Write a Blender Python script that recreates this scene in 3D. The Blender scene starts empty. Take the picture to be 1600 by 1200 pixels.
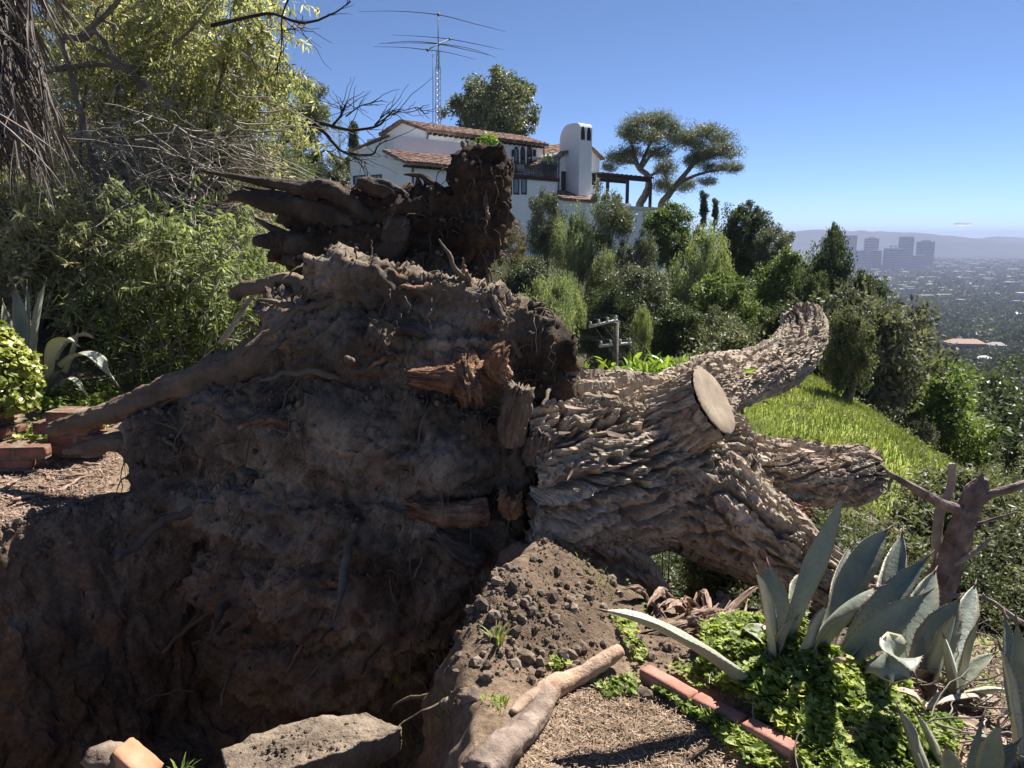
import bpy, math, random
import numpy as np
from mathutils import Vector, Matrix

scene = bpy.context.scene
COL = scene.collection
R = math.radians
rng = np.random.default_rng(7)

# ------------------------------------------------------------------ camera
FPX = 1200.0                      # focal length in pixels of a 1600 px wide picture
PITCH = math.atan((600 - 374) / FPX)
CAMZ = 1.65
cam_data = bpy.data.cameras.new('camera')
cam_data.sensor_fit = 'HORIZONTAL'
cam_data.sensor_width = 36.0
cam_data.lens = 36.0 * FPX / 1600.0
cam_data.clip_start = 0.05
cam_data.clip_end = 60000.0
cam = bpy.data.objects.new('camera', cam_data)
COL.objects.link(cam)
cam.location = (0, 0, CAMZ)
cam.rotation_euler = (R(90) - PITCH, 0, 0)
scene.camera = cam

# ------------------------------------------------------------------ sky, sun, exposure
SUN_AZ, SUN_EL = R(42), R(49)     # azimuth to the right of the view direction
world = bpy.data.worlds.new('World')
scene.world = world
world.use_nodes = True
wn = world.node_tree.nodes
wl = world.node_tree.links
wn.clear()
sky = wn.new('ShaderNodeTexSky')
sky.sky_type = 'NISHITA'
sky.sun_disc = False
sky.sun_elevation = SUN_EL
sky.sun_rotation = SUN_AZ
sky.altitude = 6500
sky.air_density = 1.0
sky.dust_density = 0.0
sky.ozone_density = 6.5
bg = wn.new('ShaderNodeBackground')
bg.inputs[1].default_value = 0.065
wo = wn.new('ShaderNodeOutputWorld')
tint = wn.new('ShaderNodeMix'); tint.data_type = 'RGBA'; tint.blend_type = 'MULTIPLY'; tint.inputs[0].default_value = 1.0
tint.inputs[7].default_value = (1.08, .985, .91, 1)          # white balance of the picture
wl.new(sky.outputs[0], tint.inputs[6])
wl.new(tint.outputs[2], bg.inputs[0])
wl.new(bg.outputs[0], wo.inputs[0])
sun_data = bpy.data.lights.new('sun', 'SUN')
sun_data.energy = 5.0
sun_data.angle = R(0.53)
sun_data.color = (1.0, 0.95, 0.88)
sun = bpy.data.objects.new('sun', sun_data)
COL.objects.link(sun)
sdir = Vector((math.sin(SUN_AZ) * math.cos(SUN_EL), math.cos(SUN_AZ) * math.cos(SUN_EL), math.sin(SUN_EL)))
sun.location = sdir * 50
sun.rotation_euler = sdir.to_track_quat('Z', 'Y').to_euler()
scene.view_settings.view_transform = 'Standard'
scene.view_settings.look = 'None'
scene.view_settings.exposure = 1.4
scene.view_settings.gamma = 1.0
scene.view_settings.use_curve_mapping = False
scene.render.engine = 'CYCLES'
scene.cycles.max_bounces = 6
scene.cycles.diffuse_bounces = 4
scene.cycles.glossy_bounces = 2
scene.cycles.transmission_bounces = 2
scene.cycles.volume_bounces = 0
scene.cycles.use_denoising = True
scene.cycles.caustics_reflective = False
scene.cycles.caustics_refractive = False

# ------------------------------------------------------------------ picture helpers
_fw = np.array([0, math.cos(PITCH), -math.sin(PITCH)])
_up = np.array([0, math.sin(PITCH), math.cos(PITCH)])
def ray(px, py):
    return np.array([(px - 800) / FPX, 0, 0]) + _up * ((600 - py) / FPX) + _fw
def P(px, py, Y):
    """world point seen at (px, py) lying Y metres ahead"""
    d = ray(px, py)
    return np.array([0, 0, CAMZ]) + d * (Y / d[1])
def size(pix, Y):
    return pix * Y / FPX

# ------------------------------------------------------------------ noise (numpy)
_perm = np.random.default_rng(3).permutation(256)
_perm = np.concatenate([_perm, _perm])
_g3 = np.random.default_rng(4).normal(size=(256, 3))
_g3 /= np.linalg.norm(_g3, axis=1)[:, None]
def noise3(p):
    p = np.asarray(p, float)
    i = np.floor(p).astype(int)
    f = p - i
    i &= 255
    u = f * f * f * (f * (f * 6 - 15) + 10)
    out = 0
    for dx in (0, 1):
        wx = u[:, 0] if dx else 1 - u[:, 0]
        a = _perm[(i[:, 0] + dx) & 255]
        for dy in (0, 1):
            wy = u[:, 1] if dy else 1 - u[:, 1]
            b = _perm[(a + i[:, 1] + dy) & 255]
            for dz in (0, 1):
                wz = u[:, 2] if dz else 1 - u[:, 2]
                g = _g3[_perm[(b + i[:, 2] + dz) & 255]]
                d = (f[:, 0] - dx) * g[:, 0] + (f[:, 1] - dy) * g[:, 1] + (f[:, 2] - dz) * g[:, 2]
                out = out + wx * wy * wz * d
    return out * 1.5
def fbm(p, octaves=4, gain=0.5, lac=2.03):
    p = np.asarray(p, float)
    a, s, t = 1.0, 0.0, 0.0
    for k in range(octaves):
        s = s + a * noise3(p + 17.3 * k)
        t += a
        a *= gain
        p = p * lac
    return s / t
def ridged(p, octaves=3):
    p = np.asarray(p, float)
    a, s, t = 1.0, 0.0, 0.0
    for k in range(octaves):
        s = s + a * (1 - np.abs(noise3(p + 9.1 * k)) * 2)
        t += a
        a *= 0.5
        p = p * 2.1
    return s / t
def hash2(i, j, k=0):
    h = (i * 374761393 + j * 668265263 + k * 974634777) & 0x7fffffff
    h = ((h ^ (h >> 13)) * 1274126177) & 0x7fffffff
    return ((h ^ (h >> 16)) & 0xffff) / 65535.0
def cells2(u, v, wrap=None, jit=0.9):
    """jittered cells: distance to the nearest and second centre, hash and offset in the nearest cell"""
    iu, iv = np.floor(u).astype(np.int64), np.floor(v).astype(np.int64)
    d1 = np.full(u.shape, 9.0); d2 = d1.copy(); h = np.zeros(u.shape); ou = h.copy(); ov = h.copy()
    for a in (-1, 0, 1):
        for b in (-1, 0, 1):
            ci, cj = iu + a, iv + b
            hi = ci % wrap if wrap else ci
            x = ci + .5 + (hash2(hi, cj, 1) - .5) * jit - u
            y = cj + .5 + (hash2(hi, cj, 2) - .5) * jit - v
            d = np.sqrt(x * x + y * y)
            m = d < d1
            d2 = np.where(m, d1, np.minimum(d2, d))
            h = np.where(m, hash2(hi, cj, 3), h)
            ou = np.where(m, -x, ou); ov = np.where(m, -y, ov)
            d1 = np.where(m, d, d1)
    return d1, d2, h, ou, ov
def smooth(a, b, x):
    t = np.clip((x - a) / (b - a), 0, 1)
    return t * t * (3 - 2 * t)

# ------------------------------------------------------------------ mesh helpers
class MB:
    """collects geometry; build() links it as ONE mesh object"""
    def __init__(self):
        self.v, self.f, self.m, self.n = [], [], [], 0
    def add(self, v, f, mi=0):
        v = np.asarray(v, float).reshape(-1, 3)
        if isinstance(f, np.ndarray):
            groups = [f] if len(f) else []
        else:
            by = {}
            for q in f:
                by.setdefault(len(q), []).append(q)
            groups = [np.array(x) for x in by.values()]
        for g in groups:
            self.f.append(g.astype(np.int64) + self.n)
            self.m.append(np.full(len(g), mi))
        self.v.append(v)
        self.n += len(v)
        return self
    def mesh(self, name, mats, smooth_shade=True):
        me = bpy.data.meshes.new(name)
        v = np.concatenate(self.v)
        me.vertices.add(len(v))
        me.vertices.foreach_set('co', v.astype(np.float32).ravel())
        nl = sum(g.size for g in self.f)
        npoly = sum(len(g) for g in self.f)
        me.loops.add(nl)
        me.polygons.add(npoly)
        me.loops.foreach_set('vertex_index', np.concatenate([g.ravel() for g in self.f]).astype(np.int32))
        tot = np.concatenate([np.full(len(g), g.shape[1]) for g in self.f])
        start = np.concatenate([[0], np.cumsum(tot)[:-1]])
        me.polygons.foreach_set('loop_start', start.astype(np.int32))
        me.polygons.foreach_set('material_index', np.concatenate(self.m).astype(np.int32))
        me.polygons.foreach_set('use_smooth', np.full(npoly, smooth_shade))
        me.update(calc_edges=True)
        me.validate()
        for m in (mats if isinstance(mats, (list, tuple)) else [mats]):
            me.materials.append(m)
        return me
    def build(self, name, mats, parent=None, smooth_shade=True):
        o = bpy.data.objects.new(name, self.mesh(name, mats, smooth_shade))
        COL.objects.link(o)
        if parent is not None:
            o.parent = parent
            if parent.parent is None:
                o.matrix_parent_inverse = Matrix.Translation(-Vector(parent.location))
        return o
def tag(o, label=None, cat=None, group=None, kind=None):
    if label: o['label'] = label
    if cat: o['category'] = cat
    if group: o['group'] = group
    if kind: o['kind'] = kind
    return o
def thing(name, label, cat, loc=(0, 0, 0), group=None):
    """an Empty at the thing's base; geometry given in world coordinates becomes its child"""
    o = bpy.data.objects.new(name, None)
    COL.objects.link(o)
    o.location = tuple(float(x) for x in loc)
    o.empty_display_size = 0.1
    return tag(o, label, cat, group)
def link_copy(src, parent=None, loc=None, rz=None, scale=None, rot=None):
    c = src.copy()
    COL.objects.link(c)
    if parent is not None: c.parent = parent
    if loc is not None: c.location = tuple(float(x) for x in loc)
    if rz is not None: c.rotation_euler = (0, 0, rz)
    if rot is not None: c.rotation_euler = rot
    if scale is not None: c.scale = scale
    return c
def inst(name, mesh, parent=None, loc=(0, 0, 0), rot=(0, 0, 0), scale=(1, 1, 1)):
    o = bpy.data.objects.new(name, mesh)
    COL.objects.link(o)
    o.parent = parent
    o.location = tuple(float(x) for x in loc); o.rotation_euler = rot; o.scale = scale
    return o
def spline(pts, n):
    """Catmull-Rom through rows of pts (any number of columns), n samples"""
    p = np.asarray(pts, float)
    if len(p) == 2:
        t = np.linspace(0, 1, n)[:, None]
        return p[0] * (1 - t) + p[1] * t
    q = np.vstack([2 * p[0] - p[1], p, 2 * p[-1] - p[-2]])
    t = np.linspace(0, len(p) - 1 - 1e-9, n)
    i = t.astype(int); f = (t - i)[:, None]
    a, b, c, d = q[i], q[i + 1], q[i + 2], q[i + 3]
    return .5 * (2 * b + (c - a) * f + (2 * a - 5 * b + 4 * c - d) * f ** 2 + (3 * b - a - 3 * c + d) * f ** 3)
def frames(path):
    t = np.gradient(path, axis=0)
    t /= np.linalg.norm(t, axis=1)[:, None] + 1e-12
    ref = np.array([0, 0, 1.0]) if abs(t[0, 2]) < .9 else np.array([1.0, 0, 0])
    n = np.zeros_like(path); 
    a = ref - t[0] * (ref @ t[0]); n[0] = a / np.linalg.norm(a)
    for k in range(1, len(path)):
        a = n[k - 1] - t[k] * (n[k - 1] @ t[k])
        n[k] = a / (np.linalg.norm(a) + 1e-12)
    b = np.cross(t, n)
    return t, n, b
def tube(path, rad, seg=8, caps=True, rough=0.0, freq=6.0, seed=0.0):
    path = np.asarray(path, float)
    k = len(path)
    rad = np.broadcast_to(np.asarray(rad, float), (k,))
    t, n, b = frames(path)
    th = np.linspace(0, 2 * np.pi, seg, endpoint=False)
    ring = np.cos(th)[None, :, None] * n[:, None, :] + np.sin(th)[None, :, None] * b[:, None, :]
    v = (path[:, None, :] + ring * rad[:, None, None])
    if rough:
        q = v.reshape(-1, 3)
        d = fbm(q * freq + seed, 3)
        v = path[:, None, :] + ring * (rad[:, None, None] * (1 + rough * d.reshape(k, seg, 1)))
    v = v.reshape(-1, 3)
    i = np.arange(k - 1)[:, None] * seg; j = np.arange(seg)[None, :]; j2 = (j + 1) % seg
    f = np.stack([i + j, i + j2, i + seg + j2, i + seg + j], -1).reshape(-1, 4)
    if not caps:
        return v, f
    faces = [tuple(r) for r in f]
    faces.append(tuple(range(seg))[::-1]); faces.append(tuple(range((k - 1) * seg, k * seg)))
    return v, faces
def box(c0, c1):
    x0, y0, z0 = c0; x1, y1, z1 = c1
    v = [(x0, y0, z0), (x1, y0, z0), (x1, y1, z0), (x0, y1, z0), (x0, y0, z1), (x1, y0, z1), (x1, y1, z1), (x0, y1, z1)]
    return v, [(0, 3, 2, 1), (4, 5, 6, 7), (0, 1, 5, 4), (1, 2, 6, 5), (2, 3, 7, 6), (3, 0, 4, 7)]
def ico(sub=1):
    import bmesh
    bm = bmesh.new()
    bmesh.ops.create_icosphere(bm, subdivisions=sub, radius=1.0)
    v = np.array([x.co[:] for x in bm.verts]); f = np.array([[x.index for x in q.verts] for q in bm.faces])
    bm.free()
    return v, f
ICO1, ICO2, ICO3 = ico(1), ico(2), ico(3)
def rot_rand(n, g):
    q = g.normal(size=(n, 4)); q /= np.linalg.norm(q, axis=1)[:, None]
    w, x, y, z = q.T
    return np.stack([np.stack([1 - 2 * (y * y + z * z), 2 * (x * y - z * w), 2 * (x * z + y * w)], -1),
                     np.stack([2 * (x * y + z * w), 1 - 2 * (x * x + z * z), 2 * (y * z - x * w)], -1),
                     np.stack([2 * (x * z - y * w), 2 * (y * z + x * w), 1 - 2 * (x * x + y * y)], -1)], 1)
def scatter_mesh(mb, base, pos, rots, scl, mi=0):
    bv, bf = base
    n = len(pos)
    scl = np.asarray(scl, float)
    if scl.ndim == 1: scl = scl[:, None] * np.ones(3)
    v = np.einsum('nij,nvj->nvi', rots, bv[None] * scl[:, None, :]) + np.asarray(pos)[:, None, :]
    f = (bf[None] + (np.arange(n) * len(bv))[:, None, None]).reshape(-1, bf.shape[1])
    mb.add(v.reshape(-1, 3), f, mi)
    return mb

# ------------------------------------------------------------------ materials
def mat(name, rough=0.85, spec=0.25):
    m = bpy.data.materials.new(name)
    m.use_nodes = True
    nt = m.node_tree
    b = nt.nodes['Principled BSDF']
    b.inputs['Roughness'].default_value = rough
    b.inputs['Specular IOR Level'].default_value = spec
    return m, nt, b
def N(nt, kind, **kw):
    n = nt.nodes.new(kind)
    for k, v in kw.items():
        if k in n.inputs.keys() if hasattr(n.inputs, 'keys') else False:
            n.inputs[k].default_value = v
        else:
            setattr(n, k, v)
    return n
def ramp(nt, fac, stops):
    r = nt.nodes.new('ShaderNodeValToRGB')
    e = r.color_ramp.elements
    while len(e) < len(stops): e.new(0.5)
    for q, (p, c) in zip(e, stops):
        q.position = p; q.color = (*c, 1)
    nt.links.new(fac, r.inputs[0])
    return r.outputs[0]
def noise_node(nt, scale, detail=4, rough=.55, vec=None, stretch=None):
    n = nt.nodes.new('ShaderNodeTexNoise')
    n.inputs['Scale'].default_value = scale; n.inputs['Detail'].default_value = detail; n.inputs['Roughness'].default_value = rough
    if vec is None:
        tc = nt.nodes.new('ShaderNodeTexCoord'); vec = tc.outputs['Object']
    if stretch:
        mp = nt.nodes.new('ShaderNodeMapping'); mp.inputs['Scale'].default_value = stretch
        nt.links.new(vec, mp.inputs['Vector']); vec = mp.outputs[0]
    nt.links.new(vec, n.inputs['Vector'])
    return n
def mix(nt, fac, a, b, mode='MIX'):
    m = nt.nodes.new('ShaderNodeMix'); m.data_type = 'RGBA'; m.blend_type = mode
    if hasattr(fac, 'node'): nt.links.new(fac, m.inputs[0])
    else: m.inputs[0].default_value = fac
    for s, x in ((6, a), (7, b)):
        if hasattr(x, 'node'): nt.links.new(x, m.inputs[s])
        else: m.inputs[s].default_value = (*x, 1)
    return m.outputs[2]
def bump(nt, b, height, dist=0.01, strength=1.0):
    bn = nt.nodes.new('ShaderNodeBump'); bn.inputs['Distance'].default_value = dist; bn.inputs['Strength'].default_value = strength
    nt.links.new(height, bn.inputs['Height']); nt.links.new(bn.outputs[0], b.inputs['Normal'])
def rough_mat(name, c_lo, c_mid, c_hi, scale, bscale=None, bdist=.01, rough=.9, stretch=None, spec=.2, detail=6, island=0.0):
    """noise-coloured matte surface with fine relief"""
    m, nt, b = mat(name, rough, spec)
    n = noise_node(nt, scale, detail, .6, stretch=stretch)
    c = ramp(nt, n.outputs[0], [(.30, c_lo), (.5, c_mid), (.70, c_hi)])
    if island:
        g = nt.nodes.new('ShaderNodeNewGeometry')
        c2 = ramp(nt, g.outputs['Random Per Island'], [(0, (1 - island,) * 3), (1, (1 + island,) * 3)])
        c = mix(nt, 1.0, c, c2, 'MULTIPLY')
    nt.links.new(c, b.inputs['Base Color'])
    if bscale:
        n2 = noise_node(nt, bscale, 5, .6, stretch=stretch)
        bump(nt, b, n2.outputs[0], bdist)
    return m
def leaf_mat(name, cols, trans=.35, rough=.5, spec=.35, nscale=.6, obj_var=.15):
    """cols: ramp from dark to light/yellow over leaves; some light passes through"""
    m, nt, b = mat(name, rough, spec)
    g = nt.nodes.new('ShaderNodeNewGeometry')
    c = ramp(nt, g.outputs['Random Per Island'], [(k / max(1, len(cols) - 1), q) for k, q in enumerate(cols)])
    n = noise_node(nt, nscale, 2)
    c = mix(nt, 1.0, c, ramp(nt, n.outputs[0], [(.35, (.7, .75, .7)), (.65, (1.25, 1.2, 1.1))]), 'MULTIPLY')
    oi = nt.nodes.new('ShaderNodeObjectInfo')
    c = mix(nt, 1.0, c, ramp(nt, oi.outputs['Random'], [(0, (1 - obj_var, 1 - obj_var, 1 - obj_var * .5)), (1, (1 + obj_var, 1 + obj_var, 1))]), 'MULTIPLY')
    nt.links.new(c, b.inputs['Base Color'])
    tr = nt.nodes.new('ShaderNodeBsdfTranslucent')
    c3 = mix(nt, 1.0, c, (1.2, 1.25, .75), 'MULTIPLY')
    nt.links.new(c3, tr.inputs['Color'])
    ms = nt.nodes.new('ShaderNodeMixShader'); ms.inputs[0].default_value = trans
    nt.links.new(b.outputs[0], ms.inputs[1]); nt.links.new(tr.outputs[0], ms.inputs[2])
    nt.links.new(ms.outputs[0], nt.nodes['Material Output'].inputs['Surface'])
    return m
def plain(name, c, rough=.8, spec=.2, metal=0.0, var=.12, nscale=3.0):
    m, nt, b = mat(name, rough, spec)
    n = noise_node(nt, nscale, 5)
    col = ramp(nt, n.outputs[0], [(.3, tuple(x * (1 - var) for x in c)), (.7, tuple(min(1, x * (1 + var)) for x in c))])
    nt.links.new(col, b.inputs['Base Color'])
    b.inputs['Metallic'].default_value = metal
    return m

M = {}
M['soil'] = rough_mat('dry_soil', (.105, .075, .052), (.20, .148, .105), (.31, .24, .175), 5, 60, .012, .95)
M['mound_soil'] = rough_mat('crumbly_soil', (.06, .045, .034), (.115, .088, .066), (.19, .15, .115), 9, 70, .015, .95)
M['root_soil'] = rough_mat('root_ball_soil', (.035, .027, .021), (.085, .064, .047), (.17, .128, .092), 2.3, 45, .02, .95)
M['clod'] = rough_mat('soil_clod', (.08, .06, .045), (.145, .11, .083), (.22, .175, .13), 12, 80, .006, .95, island=.35)
M['root_wood'] = rough_mat('root_wood', (.075, .056, .042), (.15, .112, .08), (.24, .18, .13), 3, 30, .012, .9, stretch=(1, 1, 1))
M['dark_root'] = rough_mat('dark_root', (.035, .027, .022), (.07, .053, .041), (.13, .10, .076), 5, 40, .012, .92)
M['torn_wood'] = rough_mat('torn_wood', (.10, .05, .03), (.25, .135, .08), (.42, .26, .16), 9, 60, .02, .9)
M['cut_wood'] = rough_mat('cut_wood', (.40, .30, .20), (.50, .39, .27), (.58, .47, .34), 8, 90, .002, .8)
M['dead_log'] = rough_mat('weathered_root', (.13, .085, .06), (.29, .20, .145), (.42, .31, .23), 7, 50, .006, .85)
M['snag'] = rough_mat('snag_bark', (.10, .072, .06), (.20, .145, .12), (.33, .25, .21), 11, 40, .012, .9)
M['twig'] = rough_mat('grey_twig', (.14, .12, .10), (.27, .235, .20), (.42, .37, .31), 4, None, .01, .9, island=.35)
M['dark_twig'] = rough_mat('dark_twig', (.02, .016, .014), (.04, .032, .027), (.065, .05, .042), 5, None)
M['limb'] = rough_mat('tree_limb', (.08, .068, .056), (.155, .135, .112), (.26, .23, .195), 4, 20, .02)
M['pale_limb'] = rough_mat('pale_eucalyptus_limb', (.14, .12, .10), (.26, .23, .20), (.38, .35, .31), 3, 20, .02)
M['straw'] = rough_mat('straw_litter', (.14, .095, .062), (.26, .185, .125), (.42, .32, .23), 20, None, .01, .85, island=.45)
M['bark_litter'] = rough_mat('bark_litter', (.12, .08, .06), (.26, .18, .135), (.42, .31, .24), 10, 40, .004, .85, island=.3)
M['brick_red'] = rough_mat('faded_red_brick', (.26, .12, .09), (.37, .175, .13), (.45, .24, .19), 9, 110, .003, .9)
M['brick_brown'] = rough_mat('brown_brick', (.11, .055, .04), (.20, .095, .065), (.29, .15, .105), 7, 90, .004, .92)
M['terracotta'] = rough_mat('terracotta', (.32, .16, .09), (.42, .22, .13), (.50, .29, .19), 8, 110, .002, .85)
M['slab'] = rough_mat('soil_crusted_slab', (.11, .083, .062), (.20, .155, .115), (.30, .24, .18), 9, 70, .014, .95)
M['agave'] = None
# ================================================================== terrain
def softplus(x, k=1.0):
    return np.logaddexp(0, np.asarray(x, float) * k) / k
PIT = np.array([(-3.3, 1.2), (-.30, 1.35), (-.24, 2.2), (-.26, 2.75), (-.12, 3.35), (.05, 3.75), (-.3, 4.3), (-2.0, 4.75), (-2.35, 4.35), (-2.75, 3.9), (-4.2, 3.1)])
def poly_sd(x, y, poly):
    """signed distance to a polygon, negative inside"""
    d = np.full(x.shape, 1e9); inside = np.zeros(x.shape, bool)
    n = len(poly)
    for k in range(n):
        ax, ay = poly[k]; bx, by = poly[(k + 1) % n]
        ex, ey = bx - ax, by - ay
        wx, wy = x - ax, y - ay
        t = np.clip((wx * ex + wy * ey) / (ex * ex + ey * ey), 0, 1)
        d = np.minimum(d, np.hypot(wx - t * ex, wy - t * ey))
        c = (ay > y) != (by > y)
        xi = ax + (y - ay) / (ey if abs(ey) > 1e-9 else 1e-9) * ex
        inside ^= c & (x < xi)
    return np.where(inside, -d, d)
_vy = np.array([0, 20, 30, 80, 150, 300, 600, 1200, 2500, 4000, 60000.])
_vz = np.array([-8, -11, -14, -30, -42, -60, -86, -120, -150, -154, -154.])
def bench_z(x, y):
    return -1.72 - .11 * (x - 6.0) + .005 * (y - 15)
def macro(x, y):
    """the lie of the land without the small forms near the camera"""
    x = np.asarray(x, float); y = np.asarray(y, float)
    rr = np.hypot(x, y)
    wob = fbm(np.stack([x * .09, y * .09, 0 * x], -1), 3)
    s = (x - softplus(x - 1.0, 5.0) * .9 - .53) * .50 + (y - 3.35) * .87 - 1.6 * softplus(.1 - x, 5.0)
    s = s + .25 * wob
    # our own terrace: level, falling away to the right and ahead
    a = -.44 * softplus(s, 4.0) - .20 * softplus(s - 1.7, 3.0) + .16 * softplus(s - 4.0, 3.0) - .035 * np.maximum(s - 5, 0) ** 1.5
    a = a - .13 * softplus(x - 1.1, 3.0)
    # grassy bench below the log
    edge = np.maximum(np.maximum((x - (8.0 + .135 * (y - 13))), (8 - y) * .6), np.maximum(y - 24, (4.9 - x)))
    b = bench_z(x, y) - .85 * softplus(edge, 1.2) + .12 * wob
    # the hill with the house
    d = np.maximum(np.hypot((x + 4) / np.where(x > -4, .92, 1.6), (y - 74)) - 16, 0)
    c = .3 - .55 * d + wob * .8
    # bank on the left
    e = (-(x + 3.1) * .42 + (y - 7.6) * .33) 
    bank = 3.2 * np.tanh(.85 * softplus(e, 2.0) / 3.2) * smooth(34, 20, y)
    bank = bank * smooth(1.5, -2.0, x) * smooth(2, 6, y) 
    a = a + bank
    v = np.interp(np.maximum(y, 0) + .25 * np.maximum(x, 0), _vy, _vz) + wob * np.clip(rr * .03, 0, 4) * smooth(7000, 2500, rr)
    # the canyon's right flank
    flank = np.maximum(0, (x - .62 * y - 5)) * .30
    v = v + np.minimum(flank, 26) * smooth(30, 110, y) * smooth(900, 300, y)
    out = np.maximum(np.maximum(a, b), np.maximum(c, v))
    return out
def height(x, y):
    x = np.asarray(x, float); y = np.asarray(y, float)
    shp = x.shape
    x = x.ravel(); y = y.ravel()
    h = macro(x, y)
    near = (np.abs(x) < 9) & (y > -3) & (y < 13)
    if near.any():
        xn, yn = x[near], y[near]
        p = np.stack([xn, yn, 0 * xn], -1)
        sd = poly_sd(xn, yn, PIT) + .10 * fbm(p * 2.2, 4) + .03 * fbm(p * 8, 2)
        pit = -1.35 * smooth(.10, -.42, sd) - .25 * smooth(-.3, -1.0, sd) + .18 * fbm(p * 1.6 + 5, 4) * smooth(0, -.4, sd)
        lip = .10 * np.exp(-((sd - .12) / .16) ** 2)
        # mound of loose soil at the right foot of the root plate
        m1 = .15 * np.exp(-(((xn - .30) / .34) ** 2 + ((yn - 3.55) / .36) ** 2))
        m2 = .16 * np.exp(-(((xn - .05) / .33) ** 2 + ((yn - 3.0) / .30) ** 2))
        m3 = .22 * np.exp(-(((xn - 1.12) / .32) ** 2 + ((yn - 2.62) / .40) ** 2))      # ivy hummock
        rough_ = .035 * fbm(p * 1.7, 4) + .016 * fbm(p * 7, 3)
        md = np.clip((m1 + m2) * 5, 0, 1)
        rough_ = rough_ + md * (.035 * fbm(p * 9 + 3, 4) + .02 * np.maximum(0, fbm(p * 22, 2)))
        rough_ = rough_ + .03 * smooth(.4, 0, np.abs(sd)) * fbm(p * 12, 3)
        inpit = smooth(.05, -.25, sd)
        p3 = np.stack([xn, yn, h[near] + pit], -1)
        rough_ = rough_ + inpit * (.10 * fbm(p3 * 5 + 7, 4) + .05 * ridged(p3 * 9, 3) + .03 * fbm(p3 * 24, 3))
        rough_ = rough_ + md * (.012 * fbm(p * 30 + 1, 3) + .03 * fbm(p * 5 + 2, 3))
        h[near] += pit + lip + m1 + m2 + m3 + rough_
    return h.reshape(shp)
def hz(x, y):
    return float(height(np.array([x]), np.array([y]))[0])
def G(px, py, tmax=400.0):
    """the ground point seen at (px, py)"""
    d = ray(px, py)
    t = np.concatenate([np.linspace(1.2, 14, 1200), np.geomspace(14.01, tmax, 900)])
    q = np.array([0, 0, CAMZ]) + d[None] * t[:, None]
    below = q[:, 2] < height(q[:, 0], q[:, 1])
    k = int(np.argmax(below)) if below.any() else len(t) - 1
    p = q[k].copy()
    if below.any(): p[2] = hz(p[0], p[1])
    return p

def grid_faces(nx, ny):
    i = np.arange(ny - 1)[:, None] * nx; j = np.arange(nx - 1)[None, :]
    return np.stack([i + j, i + j + 1, i + nx + j + 1, i + nx + j], -1).reshape(-1, 4)

# near ground, fine enough for the pit walls and the mound
NX0, NX1, NY0, NY1 = -7.5, 5.5, -1.0, 10.0
xs = np.concatenate([np.linspace(NX0, -3.2, 70)[:-1], np.linspace(-3.2, -.8, 190)[:-1], np.linspace(-.8, 1.6, 240)[:-1], np.linspace(1.6, 2.4, 50)[:-1], np.linspace(2.4, NX1, 70)])
ys = np.concatenate([np.linspace(NY0, 1.6, 40)[:-1], np.linspace(1.6, 4.0, 240)[:-1], np.linspace(4.0, 5.0, 70)[:-1], np.linspace(5.0, NY1, 110)])
X, Y = np.meshgrid(xs, ys)
Z = height(X, Y)
m, nt, b = mat('near_ground', .95, .15)
n1 = noise_node(nt, 3.2, 8, .65)
c1 = ramp(nt, n1.outputs[0], [(.3, (.14, .10, .07)), (.5, (.24, .175, .125)), (.7, (.36, .275, .205))])
n2 = noise_node(nt, 38, 6, .65)
c1 = mix(nt, 1.0, c1, ramp(nt, n2.outputs[0], [(.3, (.6, .58, .56)), (.7, (1.35, 1.33, 1.28))]), 'MULTIPLY')
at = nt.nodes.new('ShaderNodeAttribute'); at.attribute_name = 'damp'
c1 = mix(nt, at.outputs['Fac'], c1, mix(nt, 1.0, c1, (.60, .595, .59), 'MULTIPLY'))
at2 = nt.nodes.new('ShaderNodeAttribute'); at2.attribute_name = 'mulch'
n3 = noise_node(nt, 6, 6, .6)
c1 = mix(nt, at2.outputs['Fac'], c1, ramp(nt, n3.outputs[0], [(.3, (.06, .055, .038)), (.6, (.12, .105, .07)), (.75, (.20, .165, .12))]))
nt.links.new(c1, b.inputs['Base Color'])
n4 = noise_node(nt, 55, 8, .7)
bump(nt, b, n4.outputs[0], .02)
M['near_ground'] = m
_sd = poly_sd(X.ravel(), Y.ravel(), PIT)
_w = (smooth(.14, -.10, _sd) * smooth(-.9, -.35, _sd)).reshape(X.shape)
_p = np.stack([X, Y, Z], -1).reshape(-1, 3)
X = X + _w * (.13 * fbm(_p * 3.5 + 2, 4) + .05 * fbm(_p * 13, 3)).reshape(X.shape)
Y = Y + _w * (.10 * fbm(_p * 3.5 + 22, 4) + .05 * fbm(_p * 13 + 9, 3)).reshape(X.shape)
mb = MB().add(np.stack([X, Y, Z], -1).reshape(-1, 3), grid_faces(len(xs), len(ys)))
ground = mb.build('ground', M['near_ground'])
tag(ground, 'brown soil terrace with an open pit torn under the root plate', 'ground', kind='structure')
xf, yf = X.ravel(), Y.ravel()
sdn = poly_sd(xf, yf, PIT)
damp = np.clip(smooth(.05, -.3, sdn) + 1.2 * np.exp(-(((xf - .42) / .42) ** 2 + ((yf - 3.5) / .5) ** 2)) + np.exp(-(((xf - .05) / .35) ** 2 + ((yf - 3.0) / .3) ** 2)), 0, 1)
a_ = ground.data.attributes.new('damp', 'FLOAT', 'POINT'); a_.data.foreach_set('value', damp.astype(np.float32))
mul = np.clip(smooth(6.2, 7.2, yf + .1 * xf) + smooth(.3, 1.0, (xf - softplus(xf - 1.0, 5.0) * .9 - .53) * .50 + (yf - 3.35) * .87 - 1.6 * softplus(.1 - xf, 5.0)) + smooth(1.0, 1.6, xf - .25 * (yf - 2.2)) * .8, 0, 1)
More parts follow.
